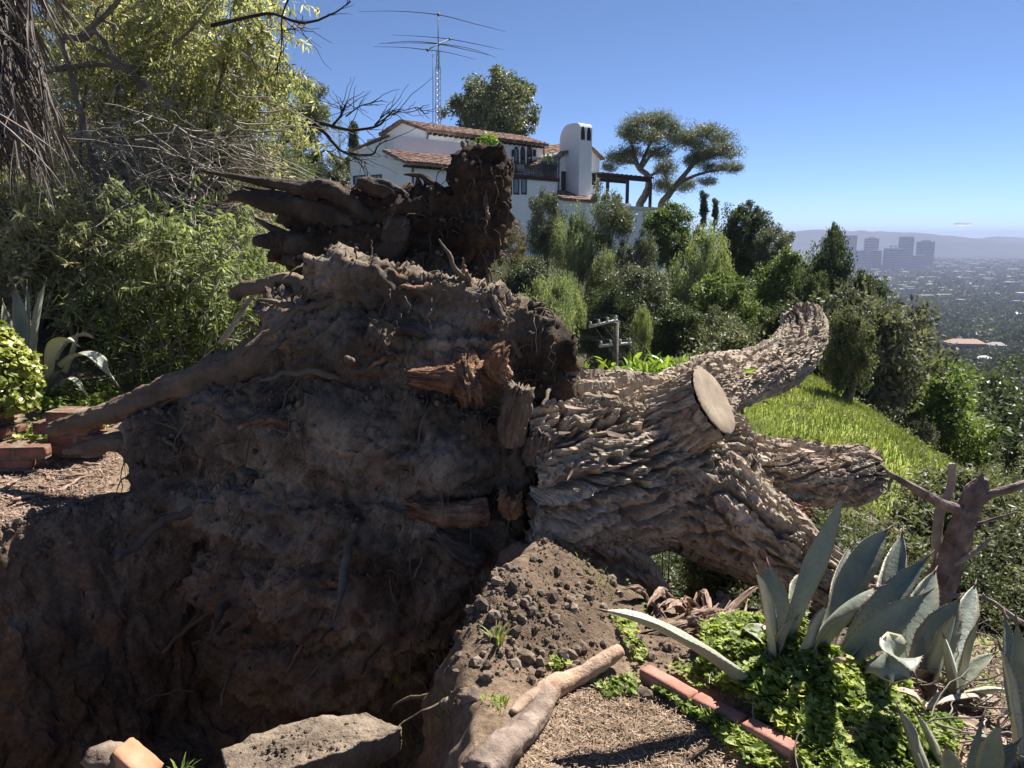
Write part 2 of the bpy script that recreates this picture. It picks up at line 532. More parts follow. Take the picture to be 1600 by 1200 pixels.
a_ = ground.data.attributes.new('mulch', 'FLOAT', 'POINT'); a_.data.foreach_set('value', mul.astype(np.float32))

# the land out to the horizon: rings round the camera
RMAX = 11500.0
rad = np.concatenate([np.linspace(2.5, 60, 150), np.geomspace(60.7, RMAX, 150)])
ang = np.concatenate([np.linspace(-60, 62, 430), np.linspace(66, 296, 60)]) * np.pi / 180
A, RR = np.meshgrid(np.append(ang, ang[0] + 2 * np.pi), rad)
X = np.sin(A) * RR; Y = np.cos(A) * RR
Z = macro(X.ravel(), Y.ravel()).reshape(X.shape)
inside = (X > NX0 + .25) & (X < NX1 - .25) & (Y > NY0 + .25) & (Y < NY1 - .25)
Z = np.where(inside, Z - 2.6, Z - .012)
m, nt, b = mat('land', 1.0, .0)
g = nt.nodes.new('ShaderNodeNewGeometry')
n1 = noise_node(nt, .35, 6, .6, vec=g.outputs['Position'])
brush = ramp(nt, n1.outputs[0], [(.3, (.035, .042, .022)), (.5, (.07, .075, .04)), (.7, (.13, .115, .07))])
n2 = noise_node(nt, .006, 8, .7, vec=g.outputs['Position'])
far = ramp(nt, n2.outputs[0], [(.3, (.02, .028, .02)), (.56, (.045, .055, .035)), (.68, (.085, .09, .065)), (.80, (.16, .15, .13))])
at = nt.nodes.new('ShaderNodeAttribute'); at.attribute_name = 'plain'
c = mix(nt, at.outputs['Fac'], brush, far)
n3 = noise_node(nt, 1.1, 6, .6, vec=g.outputs['Position'])
n4 = noise_node(nt, 18, 3, .6, vec=g.outputs['Position'])
gr = ramp(nt, n3.outputs[0], [(.3, (.12, .155, .045)), (.5, (.19, .24, .06)), (.66, (.27, .29, .10)), (.76, (.30, .26, .16))])
gr = mix(nt, 1.0, gr, ramp(nt, n4.outputs[0], [(.3, (.75, .75, .7)), (.7, (1.2, 1.2, 1.1))]), 'MULTIPLY')
at = nt.nodes.new('ShaderNodeAttribute'); at.attribute_name = 'grass'
c = mix(nt, at.outputs['Fac'], c, gr)
nt.links.new(c, b.inputs['Base Color'])
M['land'] = m
land = MB().add(np.stack([X, Y, Z], -1).reshape(-1, 3), grid_faces(X.shape[1], X.shape[0])).build('hillside', M['land'])
tag(land, 'hillsides, canyon and the city plain stretching to the horizon', 'hills', kind='structure')
xf, yf = X.ravel(), Y.ravel()
def grass_mask(x, y):
    w = fbm(np.stack([x * .5, y * .5, 0 * x], -1), 3)
    e = np.maximum(np.maximum(x - (8.6 + .135 * (y - 13)), 9.5 - y), np.maximum(y - 23, 4.7 - x))
    return smooth(.5, -.6, e + .8 * w)
a_ = land.data.attributes.new('grass', 'FLOAT', 'POINT'); a_.data.foreach_set('value', grass_mask(xf, yf).astype(np.float32))
a_ = land.data.attributes.new('plain', 'FLOAT', 'POINT'); a_.data.foreach_set('value', smooth(250, 900, np.hypot(xf, yf)).astype(np.float32))

# sea and the far headland
m, nt, b = mat('sea', .6, .15)
b.inputs['Base Color'].default_value = (.10, .16, .22, 1)
th = np.linspace(R(-70), R(70), 60)
sv = np.concatenate([np.stack([np.sin(th) * r, np.cos(th) * r, th * 0 - 153.2], -1) for r in (10500, 13600)])
sea = MB().add(sv, grid_faces(60, 2)).build('sea', m)
tag(sea, 'strip of pale sea on the horizon', 'sea', kind='structure')
def ridge(name, Yd, prof, label, col, depth=2500):
    px = np.arange(prof[0][0], prof[-1][0] + 1, 6.0)
    py = np.interp(px, [q[0] for q in prof], [q[1] for q in prof])
    k = len(px)
    top = np.array([P(a, c_, Yd) for a, c_ in zip(px, py)])
    top[:, 2] += fbm(np.stack([px * .03, px * 0, px * 0], -1), 3) * 10
    base = -158.0
    rows = []
    for t, hh in ((0, 0), (.18, .55), (.30, .9), (.36, 1.0), (.45, .96), (.7, .5), (1, 0)):
        w = top.copy(); w[:, 1] = Yd + (t - .36) * depth
        w[:, 2] = base + (top[:, 2] - base) * hh * (1 + .06 * noise3(np.stack([px * .05, px * 0 + t * 9, px * 0], -1)))
        rows.append(w)
    v = np.concatenate(rows)
    o = MB().add(v, grid_faces(k, len(rows))).build(name, plain(name + '_brush', col, 1.0, 0.0, var=.3, nscale=.003))
    return tag(o, label, 'hills', kind='structure')
ridge('far_hills', 8300, [(300, 379), (700, 376), (1000, 374), (1190, 371), (1240, 363), (1265, 359), (1300, 360), (1400, 362), (1440, 364), (1500, 370), (1560, 377), (1600, 381), (1640, 383)], 'long low blue headland behind the towers', (.06, .07, .05))
ridge('island_hills', 10300, [(200, 380), (1440, 381), (1500, 377), (1545, 371), (1570, 369), (1610, 372), (1700, 370), (2400, 380)], 'faint pale ridge on the horizon at the far right', (.07, .07, .06), 1200)

# haze: one closed box of even air round the camera and everything built
m = bpy.data.materials.new('haze_air'); m.use_nodes = True
nt = m.node_tree; nt.nodes.clear()
vp = nt.nodes.new('ShaderNodeVolumePrincipled'); vo = nt.nodes.new('ShaderNodeOutputMaterial')
vp.inputs['Color'].default_value = (.46, .52, .74, 1)
vp.inputs['Density'].default_value = HAZE = 0.00013
vp.inputs['Anisotropy'].default_value = 0.0
nt.links.new(vp.outputs[0], vo.inputs['Volume'])
hv, hf = box((-14000, -14000, -165), (14000, 14000, 130))
haze = MB().add(hv, hf).build('haze', m, smooth_shade=False)
tag(haze, 'pale blue haze filling the air over the plain', 'haze', kind='stuff')
# ================================================================== the fallen tree
m, nt, b = mat('log_bark', .88, .2)
at = nt.nodes.new('ShaderNodeAttribute'); at.attribute_name = 'plate'
c = ramp(nt, at.outputs['Fac'], [(0, (.19, .155, .118)), (.35, (.325, .275, .215)), (.7, (.47, .41, .33)), (1, (.60, .535, .44))])
n = noise_node(nt, 22, 6, .65)
c = mix(nt, 1.0, c, ramp(nt, n.outputs[0], [(.3, (.62, .6, .58)), (.7, (1.25, 1.22, 1.18))]), 'MULTIPLY')
n = noise_node(nt, 1.6, 3, .6)
c = mix(nt, 1.0, c, ramp(nt, n.outputs[0], [(.35, (.78, .76, .75)), (.65, (1.12, 1.08, 1.05))]), 'MULTIPLY')
nt.links.new(c, b.inputs['Base Color'])
n = noise_node(nt, 120, 5, .7)
bump(nt, b, n.outputs[0], .006)
M['bark'] = m

def remesh(mb, voxel):
    o = mb.build('tmp', M['soil'])
    md = o.modifiers.new('r', 'REMESH'); md.mode = 'VOXEL'; md.voxel_size = voxel
    dg = bpy.context.evaluated_depsgraph_get()
    ev = o.evaluated_get(dg); me = ev.to_mesh()
    nv = len(me.vertices)
    v = np.empty(nv * 3, np.float32); me.vertices.foreach_get('co', v); v = v.reshape(-1, 3).astype(float)
    f = np.empty(len(me.loops), np.int32); me.loops.foreach_get('vertex_index', f)
    f = f.reshape(-1, 4)
    nr = np.empty(nv * 3, np.float32); me.vertices.foreach_get('normal', nr)
    ev.to_mesh_clear()
    me0 = o.data; bpy.data.objects.remove(o); bpy.data.meshes.remove(me0)
    return v, f.astype(np.int64)
def vnormals(v, f):
    a = np.cross(v[f[:, 2]] - v[f[:, 0]], v[f[:, 3]] - v[f[:, 1]])
    n = np.zeros_like(v)
    for k in range(4): np.add.at(n, f[:, k], a)
    return n / (np.linalg.norm(n, axis=1)[:, None] + 1e-12)
def laplace(v, f, it):
    e = np.concatenate([f[:, [0, 1]], f[:, [1, 2]], f[:, [2, 3]], f[:, [3, 0]]])
    cnt = np.bincount(e[:, 0], minlength=len(v)) + np.bincount(e[:, 1], minlength=len(v))
    for _ in range(it):
        s = np.zeros_like(v)
        for k in range(3):
            s[:, k] = np.bincount(e[:, 0], weights=v[e[:, 1], k], minlength=len(v)) + np.bincount(e[:, 1], weights=v[e[:, 0], k], minlength=len(v))
        v = .5 * v + .5 * s / cnt[:, None]
    return v
def px_path(pts, n):
    """rows (px, py, Y, radius) -> smooth world path and radii"""
    w = np.array([np.append(P(a, b_, y), r) for a, b_, y, r in pts])
    s = spline(w, n)
    return s[:, :3], s[:, 3]

tree = thing('fallen_tree', 'huge uprooted eucalyptus lying on its side with root plate torn out of the ground', 'fallen tree', P(870, 760, 4.4))

# --- root plate: lumps of earth and root crown fused into one body
lump = MB()
def chain(pts, n=14, seg=10, flat=1.0):
    path, rad = px_path(pts, n)
    v, f = tube(path, rad, seg)
    lump.add(v, f)
    for k in (0, -1):
        lump.add(path[k] + ICO2[0] * rad[k] * .98, ICO2[1])
chain([(500, 440, 4.45, .12), (560, 440, 4.45, .16), (640, 465, 4.42, .17), (720, 480, 4.4, .18), (790, 500, 4.38, .18), (835, 550, 4.33, .16)])
chain([(490, 425, 4.40, .07), (530, 418, 4.40, .07), (570, 432, 4.40, .07)])
chain([(455, 500, 4.55, .17), (560, 560, 4.5, .32), (700, 580, 4.45, .34), (800, 620, 4.40, .30), (845, 660, 4.38, .18)])
chain([(455, 590, 4.55, .22), (480, 670, 4.5, .40), (640, 690, 4.4, .46), (760, 710, 4.38, .42), (825, 745, 4.35, .20)])
chain([(250, 690, 4.75, .16), (330, 690, 4.7, .24), (420, 670, 4.6, .30), (520, 640, 4.5, .34)])
chain([(255, 755, 4.72, .15), (340, 770, 4.66, .28), (480, 790, 4.5, .42), (660, 810, 4.4, .48), (770, 815, 4.32, .40)])
chain([(340, 900, 4.62, .18), (440, 900, 4.5, .36), (580, 910, 4.38, .44), (700, 880, 4.3, .38), (790, 850, 4.25, .25)])
chain([(350, 1010, 4.55, .2), (470, 1020, 4.45, .34), (620, 990, 4.38, .34), (700, 950, 4.32, .22)])
chain([(870, 610, 4.3, .10), (850, 660, 4.3, .14), (855, 720, 4.25, .13), (850, 780, 4.2, .11), (835, 850, 4.12, .13), (770, 890, 4.1, .16)])
chain([(800, 640, 4.15, .09), (815, 700, 4.1, .11), (800, 760, 4.08, .10), (760, 850, 4.1, .12)])
# solid core so that nothing is hollow
chain([(560, 620, 4.85, .45), (680, 720, 4.8, .5), (780, 740, 4.7, .48)])
chain([(480, 860, 4.8, .4), (640, 860, 4.75, .5), (780, 830, 4.6, .42)])
# the rear rim of the plate, standing higher and further back
chain([(450, 330, 5.3, .09), (520, 318, 5.3, .13), (590, 325, 5.25, .16), (660, 345, 5.2, .16), (740, 330, 5.15, .16)])
chain([(440, 395, 5.3, .08), (520, 380, 5.3, .20), (620, 380, 5.25, .24), (720, 370, 5.2, .22)])
chain([(470, 425, 5.25, .10), (600, 440, 5.15, .25), (720, 430, 5.1, .2)])
chain([(757, 285, 5.12, .165), (752, 320, 5.12, .17), (742, 370, 5.1, .17), (725, 420, 5.1, .16)])
chain([(735, 285, 5.14, .085), (775, 277, 5.12, .085)])
chain([(560, 500, 5.0, .3), (680, 520, 4.9, .34), (760, 560, 4.8, .3)])
rv, rf = remesh(lump, .021)
rv = laplace(rv, rf, 3)
nr = vnormals(rv, rf)
q = rv
low = fbm(q * 2.2 + 3, 4)
mid = ridged(q * np.array([4.5, 4.5, 7.0]) + 2 * fbm(q * 1.5, 2)[:, None], 3)
fine = fbm(q * 17, 4)
crumb = np.maximum(0, fbm(q * 32 + 8, 3))
top = smooth(.1, .8, nr[:, 2])
disp = .17 * low + .085 * (mid - .4) + .055 * fine + (.025 + .06 * top) * crumb
rv = rv + nr * disp[:, None]
nr = vnormals(rv, rf)
rv = rv + nr * (.016 * fbm(rv * 38 + 4, 3) + .012 * np.abs(noise3(rv * 70)))[:, None]
m, nt, b = mat('root_ball', .96, .12)
n1 = noise_node(nt, 1.7, 7, .62)
c = ramp(nt, n1.outputs[0], [(.30, (.070, .057, .046)), (.44, (.15, .12, .093)), (.55, (.25, .20, .153)), (.68, (.40, .33, .255))])
n2 = noise_node(nt, 5.5, 4, .6, stretch=(.6, .6, 1.6))
c = mix(nt, ramp(nt, n2.outputs[0], [(.60, (0, 0, 0)), (.74, (.65, .65, .65))]), c, (.28, .155, .09))
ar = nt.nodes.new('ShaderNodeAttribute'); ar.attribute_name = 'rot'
c = mix(nt, ar.outputs['Fac'], c, mix(nt, 1.0, c, (.36, .32, .30), 'MULTIPLY'))  # the mask only sets how much darker the plate's colour gets
n3 = noise_node(nt, 33, 6, .68)
c = mix(nt, 1.0, c, ramp(nt, n3.outputs[0], [(.3, (.6, .6, .6)), (.7, (1.4, 1.38, 1.33))]), 'MULTIPLY')
nt.links.new(c, b.inputs['Base Color'])
n4 = noise_node(nt, 75, 7, .7)
bump(nt, b, n4.outputs[0], .014)
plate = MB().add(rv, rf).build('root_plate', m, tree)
rot = np.clip(smooth(4.78, 4.95, rv[:, 1] + .15 * fbm(rv * 2, 3)) + .5 * smooth(.10, .35, fbm(rv * 1.1 + 40, 3)) + .65 * smooth(-.55, .15, rv[:, 0] + .3 * fbm(rv * 2 + 9, 3)), 0, 1)  # tone mask: darker at the rear and towards the right, plus random patches
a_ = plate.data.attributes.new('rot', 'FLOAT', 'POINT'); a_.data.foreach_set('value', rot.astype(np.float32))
ROOTV, ROOTN = rv, vnormals(rv, rf)

def root(pts, seg=12, n=40, rough=.35, freq=7, mt='root_wood', name='root', parent=None, tip=True, fork=None):
    path, rad = px_path(pts, n)
    path = path + .035 * np.stack([fbm(path * 3 + k * 7, 3) for k in range(3)], -1) * np.clip(rad / .05, .3, 1.2)[:, None]
    seg = int(seg * 2.4); n2 = n * 3
    s_ = spline(np.column_stack([path, rad]), n2); path, rad = s_[:, :3], s_[:, 3]
    v, f = tube(path, rad, seg, True, rough * .5, freq)
    th = np.tile(np.linspace(0, 2 * np.pi, seg, endpoint=False), n2); aa = np.repeat(np.linspace(0, 1, n2), seg)
    L = np.linalg.norm(np.diff(path, axis=0), axis=1).sum()
    st = ridged(np.stack([np.cos(th) * 3.4 + 5 * path[0, 0], np.sin(th) * 3.4, aa * L * 3], -1), 3) - .5
    ct = np.repeat(path, seg, axis=0)
    v = ct + (v - ct) * (1 + .34 * st + .16 * fbm(v * 30, 3))[:, None]
    mb = MB().add(v, f)
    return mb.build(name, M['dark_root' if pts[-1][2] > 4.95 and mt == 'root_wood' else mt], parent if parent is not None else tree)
root([(82, 672, 4.95, .045), (130, 655, 4.93, .06), (220, 632, 4.85, .085), (330, 590, 4.7, .11), (430, 555, 4.55, .13), (520, 540, 4.5, .14)], 16, 70, .35)
root([(100, 705, 4.85, .02), (135, 697, 4.83, .045), (170, 690, 4.8, .06), (240, 700, 4.75, .08)], 12, 30, .5)
root([(128, 712, 4.83, .012), (145, 705, 4.82, .03), (165, 695, 4.8, .04)], 8, 14, .4)
root([(316, 267, 5.35, .008), (360, 275, 5.35, .018), (410, 284, 5.33, .028), (470, 296, 5.3, .05), (560, 320, 5.25, .09)], 10, 50, .45)
root([(356, 306, 5.3, .012), (385, 305, 5.3, .045), (440, 318, 5.3, .07), (500, 335, 5.28, .10), (570, 350, 5.25, .12)], 12, 50, .55)
root([(352, 314, 5.32, .006), (372, 309, 5.31, .018), (400, 312, 5.3, .03)], 8, 16, .4)
root([(380, 292, 5.36, .008), (420, 300, 5.35, .022), (460, 312, 5.32, .04)], 8, 20, .4)
root([(398, 340, 5.3, .006), (415, 352, 5.3, .02), (440, 365, 5.28, .03)], 8, 16, .4)
root([(396, 374, 5.28, .03), (425, 378, 5.28, .06), (470, 385, 5.26, .09), (520, 390, 5.25, .1)], 12, 30, .5)
root([(440, 408, 5.24, .04), (470, 410, 5.22, .07), (520, 415, 5.2, .09)], 10, 20, .5)
root([(366, 468, 4.72, .035), (372, 455, 4.72, .042), (402, 446, 4.68, .045), (440, 438, 4.62, .045), (468, 444, 4.58, .05), (490, 470, 4.52, .06)], 12, 40, .35)
root([(374, 440, 4.7, .006), (385, 446, 4.7, .02), (398, 448, 4.68, .02)], 8, 12, .3)
root([(428, 452, 4.64, .012), (430, 470, 4.62, .015), (432, 490, 4.6, .02)], 8, 14, .3)
root([(498, 312, 5.2, .02), (480, 300, 5.2, .045), (500, 297, 5.18, .06), (545, 312, 5.16, .06), (590, 345, 5.12, .05)], 12, 30, .5)
root([(560, 285, 5.14, .03), (580, 290, 5.12, .055), (620, 305, 5.1, .055), (650, 318, 5.1, .04), (690, 330, 5.08, .02)], 12, 30, .5)
root([(652, 276, 5.12, .008), (655, 290, 5.12, .026), (652, 305, 5.12, .034), (652, 325, 5.1, .02), (650, 345, 5.1, .02)], 10, 30, .5)
root([(630, 273, 5.13, .004), (645, 274, 5.13, .014), (660, 276, 5.12, .018), (672, 284, 5.12, .028), (685, 297, 5.11, .03), (700, 312, 5.1, .03)], 10, 34, .5)
root([(612, 330, 5.08, .05), (618, 355, 5.02, .09), (612, 385, 5.0, .09), (590, 400, 5.0, .06)], 12, 30, .5)
root([(902, 578, 4.22, .018), (892, 582, 4.24, .035), (868, 568, 4.28, .05), (840, 550, 4.33, .09)], 12, 30, .5)
root([(150, 790, 4.6, .02), (90, 820, 4.5, .035), (40, 860, 4.35, .045), (0, 905, 4.2, .05), (-40, 950, 4.05, .05)], 12, 40, .35, mt='dead_log')

# broken, splintered root ends with orange wood
def stub(pts, splay=.5, mt='torn_wood', n=48, seg=64):
    path, rad = px_path(pts, n)
    v, f = tube(path, rad, seg, False)
    v = v.reshape(n, seg, 3); t, nn, bb = frames(path)
    th = np.arange(seg)
    fib = (hash2(th, th * 0 + int(pts[0][0]), 5) - .5)
    end = np.linspace(0, 1, n) ** 3
    v = v + end[:, None, None] * (t[:, None, :] * (fib * .11 * splay)[None, :, None])
    c0 = path[:, None, :]
    v = c0 + (v - c0) * (1 + .3 * fbm((v * np.array([14, 14, 14])).reshape(-1, 3), 3).reshape(n, seg, 1))
    TH, AA = np.meshgrid(th / seg * 2 * np.pi, np.linspace(0, 1, n)); 
    st = ridged(np.stack([np.cos(TH) * 7 + pts[0][0], np.sin(TH) * 7, AA * 1.6], -1).reshape(-1, 3), 2).reshape(n, seg, 1) - .5
    v = c0 + (v - c0) * (1 + (.32 + .35 * AA[..., None]) * st + .14 * fbm(v.reshape(-1, 3) * 42, 3).reshape(n, seg, 1))
    v = v.reshape(-1, 3)
    i = np.arange(n - 1)[:, None] * seg; j = np.arange(seg)[None, :]; j2 = (j + 1) % seg
    f = np.stack([i + j, i + j2, i + seg + j2, i + seg + j], -1).reshape(-1, 4)
    faces = [tuple(r) for r in f]
    c = len(v); v = np.vstack([v, path[-1] - t[-1] * .03])
    faces += [((n - 1) * seg + a, (n - 1) * seg + (a + 1) % seg, c) for a in range(seg)]
    o = MB().add(v, faces).build('broken_root', M[mt], tree)
    o['label'] = 'broken root end showing orange splintered wood'
    return o
stub([(760, 590, 4.05, .08), (730, 590, 3.98, .075), (690, 592, 3.93, .06), (645, 590, 3.9, .035)], .9)
stub([(728, 560, 4.02, .06), (728, 590, 3.95, .065), (735, 615, 3.9, .06), (738, 628, 3.89, .05)], .6)
stub([(790, 590, 4.0, .045), (775, 575, 3.96, .06), (780, 555, 3.95, .05), (788, 545, 3.95, .025)], .7)
stub([(800, 690, 3.95, .07), (803, 660, 3.92, .07), (808, 625, 3.9, .07), (814, 604, 3.9, .06)], .3, 'root_wood')
stub([(840, 720, 3.96, .08), (842, 700, 3.95, .07), (850, 680, 3.95, .06)], .4, 'root_wood')
stub([(800, 800, 3.9, .055), (797, 785, 3.86, .055), (800, 770, 3.85, .05)], .4)
stub([(830, 795, 3.98, .07), (860, 785, 3.95, .07), (890, 775, 3.94, .05), (908, 762, 3.94, .03)], .5)
stub([(830, 830, 3.96, .07), (855, 845, 3.92, .06), (880, 845, 3.9, .05)], .5, 'root_wood')
stub([(760, 800, 3.92, .07), (700, 805, 3.86, .06), (640, 795, 3.84, .04)], .7)
stub([(745, 880, 3.9, .07), (720, 870, 3.85, .07), (680, 840, 3.84, .05)], .6, 'root_wood')
stub([(860, 650, 4.1, .05), (868, 665, 4.05, .05), (876, 672, 4.02, .04)], .5)
stub([(600, 510, 4.05, .06), (590, 530, 4.0, .06), (585, 545, 3.99, .05)], .5, 'root_wood')

# crumbs of earth caught on the plate's upper edges and fine roots hanging from it
sel = np.nonzero((ROOTN[:, 2] > .45) & (rng.random(len(ROOTV)) < .5))[0]
sel = rng.choice(sel, min(2600, len(sel)), replace=False)
cv = ICO1[0] * (1 + .35 * fbm(ICO1[0] * 1.9 + 3, 2))[:, None]
mb = MB()
sc = .004 + .016 * rng.random(len(sel)) ** 3
scatter_mesh(mb, (cv, ICO1[1]), ROOTV[sel] + ROOTN[sel] * (sc * .4)[:, None], rot_rand(len(sel), rng), sc[:, None] * (.7 + .6 * rng.random((len(sel), 3))))
tag(mb.build('soil_crumbs', M['clod'], tree, False), kind='stuff')
mb = MB()
sel = np.nonzero((ROOTV[:, 0] > -.6) & (ROOTN[:, 1] < -.1))[0]
sel2 = np.nonzero((ROOTN[:, 1] < 0) & (ROOTV[:, 2] > -.2) & (ROOTV[:, 1] < 4.9))[0]
for k in np.concatenate([rng.choice(sel, 420, replace=False), rng.choice(sel2, 480, replace=False)]):
    p0 = ROOTV[k]; L = .06 + .28 * rng.random() ** 2
    n = 8
    d = ROOTN[k] * .7 + rng.normal(size=3) * .4
    t = np.linspace(0, 1, n)[:, None]
    path = p0 + d * L * t * (1 - .5 * t) + np.array([0, 0, -1.0]) * L * t ** 1.6 * .8 + rng.normal(size=(n, 3)) * .012 * t
    v, f = tube(path, np.linspace(.0042, .0012, n) * (.6 + rng.random()), 4, False)
    mb.add(v, f)
tag(mb.build('rootlets', M['root_wood'], tree), kind='stuff')

# torn roots of every size standing out of the face of the plate
cand = np.nonzero((ROOTN[:, 1] < -.15) & (ROOTV[:, 2] > -.9) & (ROOTV[:, 1] < 5.0))[0]
gr = np.random.default_rng(17)
for k in gr.choice(cand, 120, replace=False):
    p0 = ROOTV[k]; big = gr.random() ** 2.2
    L = .10 + .42 * gr.random() * (.4 + big); r0 = .006 + .026 * big
    d = ROOTN[k] * .55 + gr.normal(size=3) * .55 + np.array([-.25, -.1, -.15]); d /= np.linalg.norm(d)
    n = 16; t = np.linspace(0, 1, n)[:, None]
    path = p0 - ROOTN[k] * .05 + d * L * t + np.array([0, 0, -.25]) * L * t ** 2 + np.cumsum(gr.normal(size=(n, 3)) * L * .018, 0)
    rr = np.interp(t[:, 0], [0, .7, 1], [1, .65, .22 if gr.random() < .6 else .6]) * r0
    v, f = tube(path, rr, 9, True, .4, 26)
    MB().add(v, f).build('root', M['torn_wood' if gr.random() < .12 else 'root_wood'], tree)

# --- trunk and limbs in deeply plated bark
def bark_tube(pts, name, res=.011, plate=(.055, .17), amp=.026, lump_amp=.05, twist=.0, seed=0.0, end=None, parent=None, tipcut=True):
    w = np.array([np.append(P(a, b_, y), r) for a, b_, y, r in pts])
    L = np.linalg.norm(np.diff(w[:, :3], axis=0), axis=1).sum()
    n = max(12, int(L / res)); s0 = spline(w, 400)
    cs = np.concatenate([[0], np.cumsum(np.linalg.norm(np.diff(s0[:, :3], axis=0), axis=1))])
    s = np.stack([np.interp(np.linspace(0, cs[-1], n), cs, s0[:, k]) for k in range(4)], -1)
    path, rad_ = s[:, :3], s[:, 3]
    L = cs[-1]
    rm = rad_.mean()
    seg = int(2 * np.pi * rm / res)
    t, nn, bb = frames(path)
    th = np.linspace(0, 2 * np.pi, seg, endpoint=False)
    S, T = np.meshgrid(np.linspace(0, L, n), th, indexing='ij')
    T2 = T + twist * S
    ring = np.cos(T)[..., None] * nn[:, None] + np.sin(T)[..., None] * bb[:, None]
    v = path[:, None] + ring * rad_[:, None, None]
    q = v.reshape(-1, 3)
    wrapn = max(6, int(round(2 * np.pi * rm / plate[0])))
    w1 = fbm(q * 5 + seed, 3).reshape(n, seg); w2 = fbm(q * 4 + 31 + seed, 3).reshape(n, seg)
    u = T2 / (2 * np.pi) * wrapn + 1.15 * w1
    vv = S / plate[1] + .9 * w2 + seed
    d1, d2, h, ou, ov = cells2(u, vv, wrapn)
    cth, sth = np.cos(T2) * rm, np.sin(T2) * rm
    f1 = .52 / plate[0]; g1 = .42 / plate[1]
    wp = np.stack([cth * f1, sth * f1, S * g1 + seed], -1).reshape(-1, 3)
    wp = wp + np.stack([.55 * w1.ravel(), .55 * w2.ravel(), .8 * w1.ravel()], -1)
    na = noise3(wp).reshape(n, seg)
    nb_ = noise3(wp * np.array([2.3, 2.3, 2.9]) + 11.7).reshape(n, seg)
    pla = smooth(.02, .17, np.abs(na)); plb = smooth(.02, .20, np.abs(nb_))
    d1, d2, h, ou, ov = cells2(u * .8, vv * .9, max(4, int(wrapn * .8)) if False else None)
    fibre = noise3(np.stack([cth * 48, sth * 48, S * 5 + seed], -1).reshape(-1, 3)).reshape(n, seg)
    fib2 = noise3(np.stack([cth * 100, sth * 100, S * 11 + seed + 5], -1).reshape(-1, 3)).reshape(n, seg)
    crack = smooth(.10, .015, d2 - d1) * (h > .35)
    hb = np.abs(nb_)
    hh = amp * (2.7 * pla + .9 * plb * pla + .40 * ov * (h > .5) + .30 * h - .5 * crack + .55 * fibre + .45 * fib2 - 1.9)
    big = fbm(q * 1.5 + seed * 3, 3).reshape(n, seg) * lump_amp * 2
    # spread of the end into ragged wood
    v = v + ring * (hh + big)[..., None]
    if end == 'ragged':
        k = int(.10 / res)
        rag = fbm(np.stack([np.cos(th) * 3, np.sin(th) * 3, th * 0 + seed], -1), 4)
        for a in range(k):
            v[n - 1 - a] += t[-1] * (rag * .09 * (1 - a / k))[:, None]
    f = []
    i = np.arange(n - 1)[:, None] * seg; j = np.arange(seg)[None, :]; j2 = (j + 1) % seg
    f = np.stack([i + j, i + j2, i + seg + j2, i + seg + j], -1).reshape(-1, 4)
    mb = MB().add(v.reshape(-1, 3), f)
    vol = v[-1].mean(0)
    if tipcut:
        m_ = [v[-1] * (1 - k) + vol * k for k in (0, .12, .4, .75)]
        e = np.concatenate(m_)
        e[seg:] += t[-1] * -.012
        ff = np.stack([(np.arange(3)[:, None] * seg + j), (np.arange(3)[:, None] * seg + j2), (np.arange(3)[:, None] * seg + seg + j2), (np.arange(3)[:, None] * seg + seg + j)], -1).reshape(-1, 4)
        mb.add(e, ff, 1)
        ec = np.vstack([m_[-1] + t[-1] * -.012, vol + t[-1] * -.012])
        mb.add(ec, np.array([(a, (a + 1) % seg, seg) for a in range(seg)]), 1)
    o = mb.build(name, [M['bark'], M['torn_wood'] if end == 'ragged' else M['cut_wood']], parent if parent is not None else tree, False)
    tot = sum(len(x) for x in mb.v)
    pl = np.zeros(tot, np.float32)
    pl[:n * seg] = np.clip(.30 + .40 * h + .25 * na + .16 * fibre + .10 * fib2, 0, 1).ravel()
    a_ = o.data.attributes.new('plate', 'FLOAT', 'POINT'); a_.data.foreach_set('value', pl)
    o['_'] = 0; del o['_']
    return o, v, ring, (path, t, nn, bb)
barks = []
barks.append(bark_tube([(780, 735, 4.30, .48), (830, 732, 4.38, .55), (880, 730, 4.47, .535), (960, 728, 4.65, .525), (1040, 724, 4.85, .505), (1085, 730, 4.96, .45), (1120, 742, 5.06, .33), (1148, 752, 5.12, .15)],
                        'trunk', 0.0095, (.042, .36), .031, .045, .35, 1.0, tipcut=False))
stump_c = P(1112, 628, 4.36); ax = np.array([.73, -.44, .525])
def w2p(p):
    d = np.asarray(p) - np.array([0, 0, CAMZ]); k = d @ _fw
    return (800 + FPX * d[0] / k, 600 - FPX * (d @ _up) / k, p[1])
sp = [stump_c - ax * .66 + np.array([0, .12, -.05]), stump_c - ax * .42, stump_c - ax * .2, stump_c]
barks.append(bark_tube([(*w2p(p), r) for p, r in zip(sp, (.34, .27, .215, .202))], 'sawn_limb', .0090, (.035, .20), .010, .012, .2, 4.0, tipcut=False))
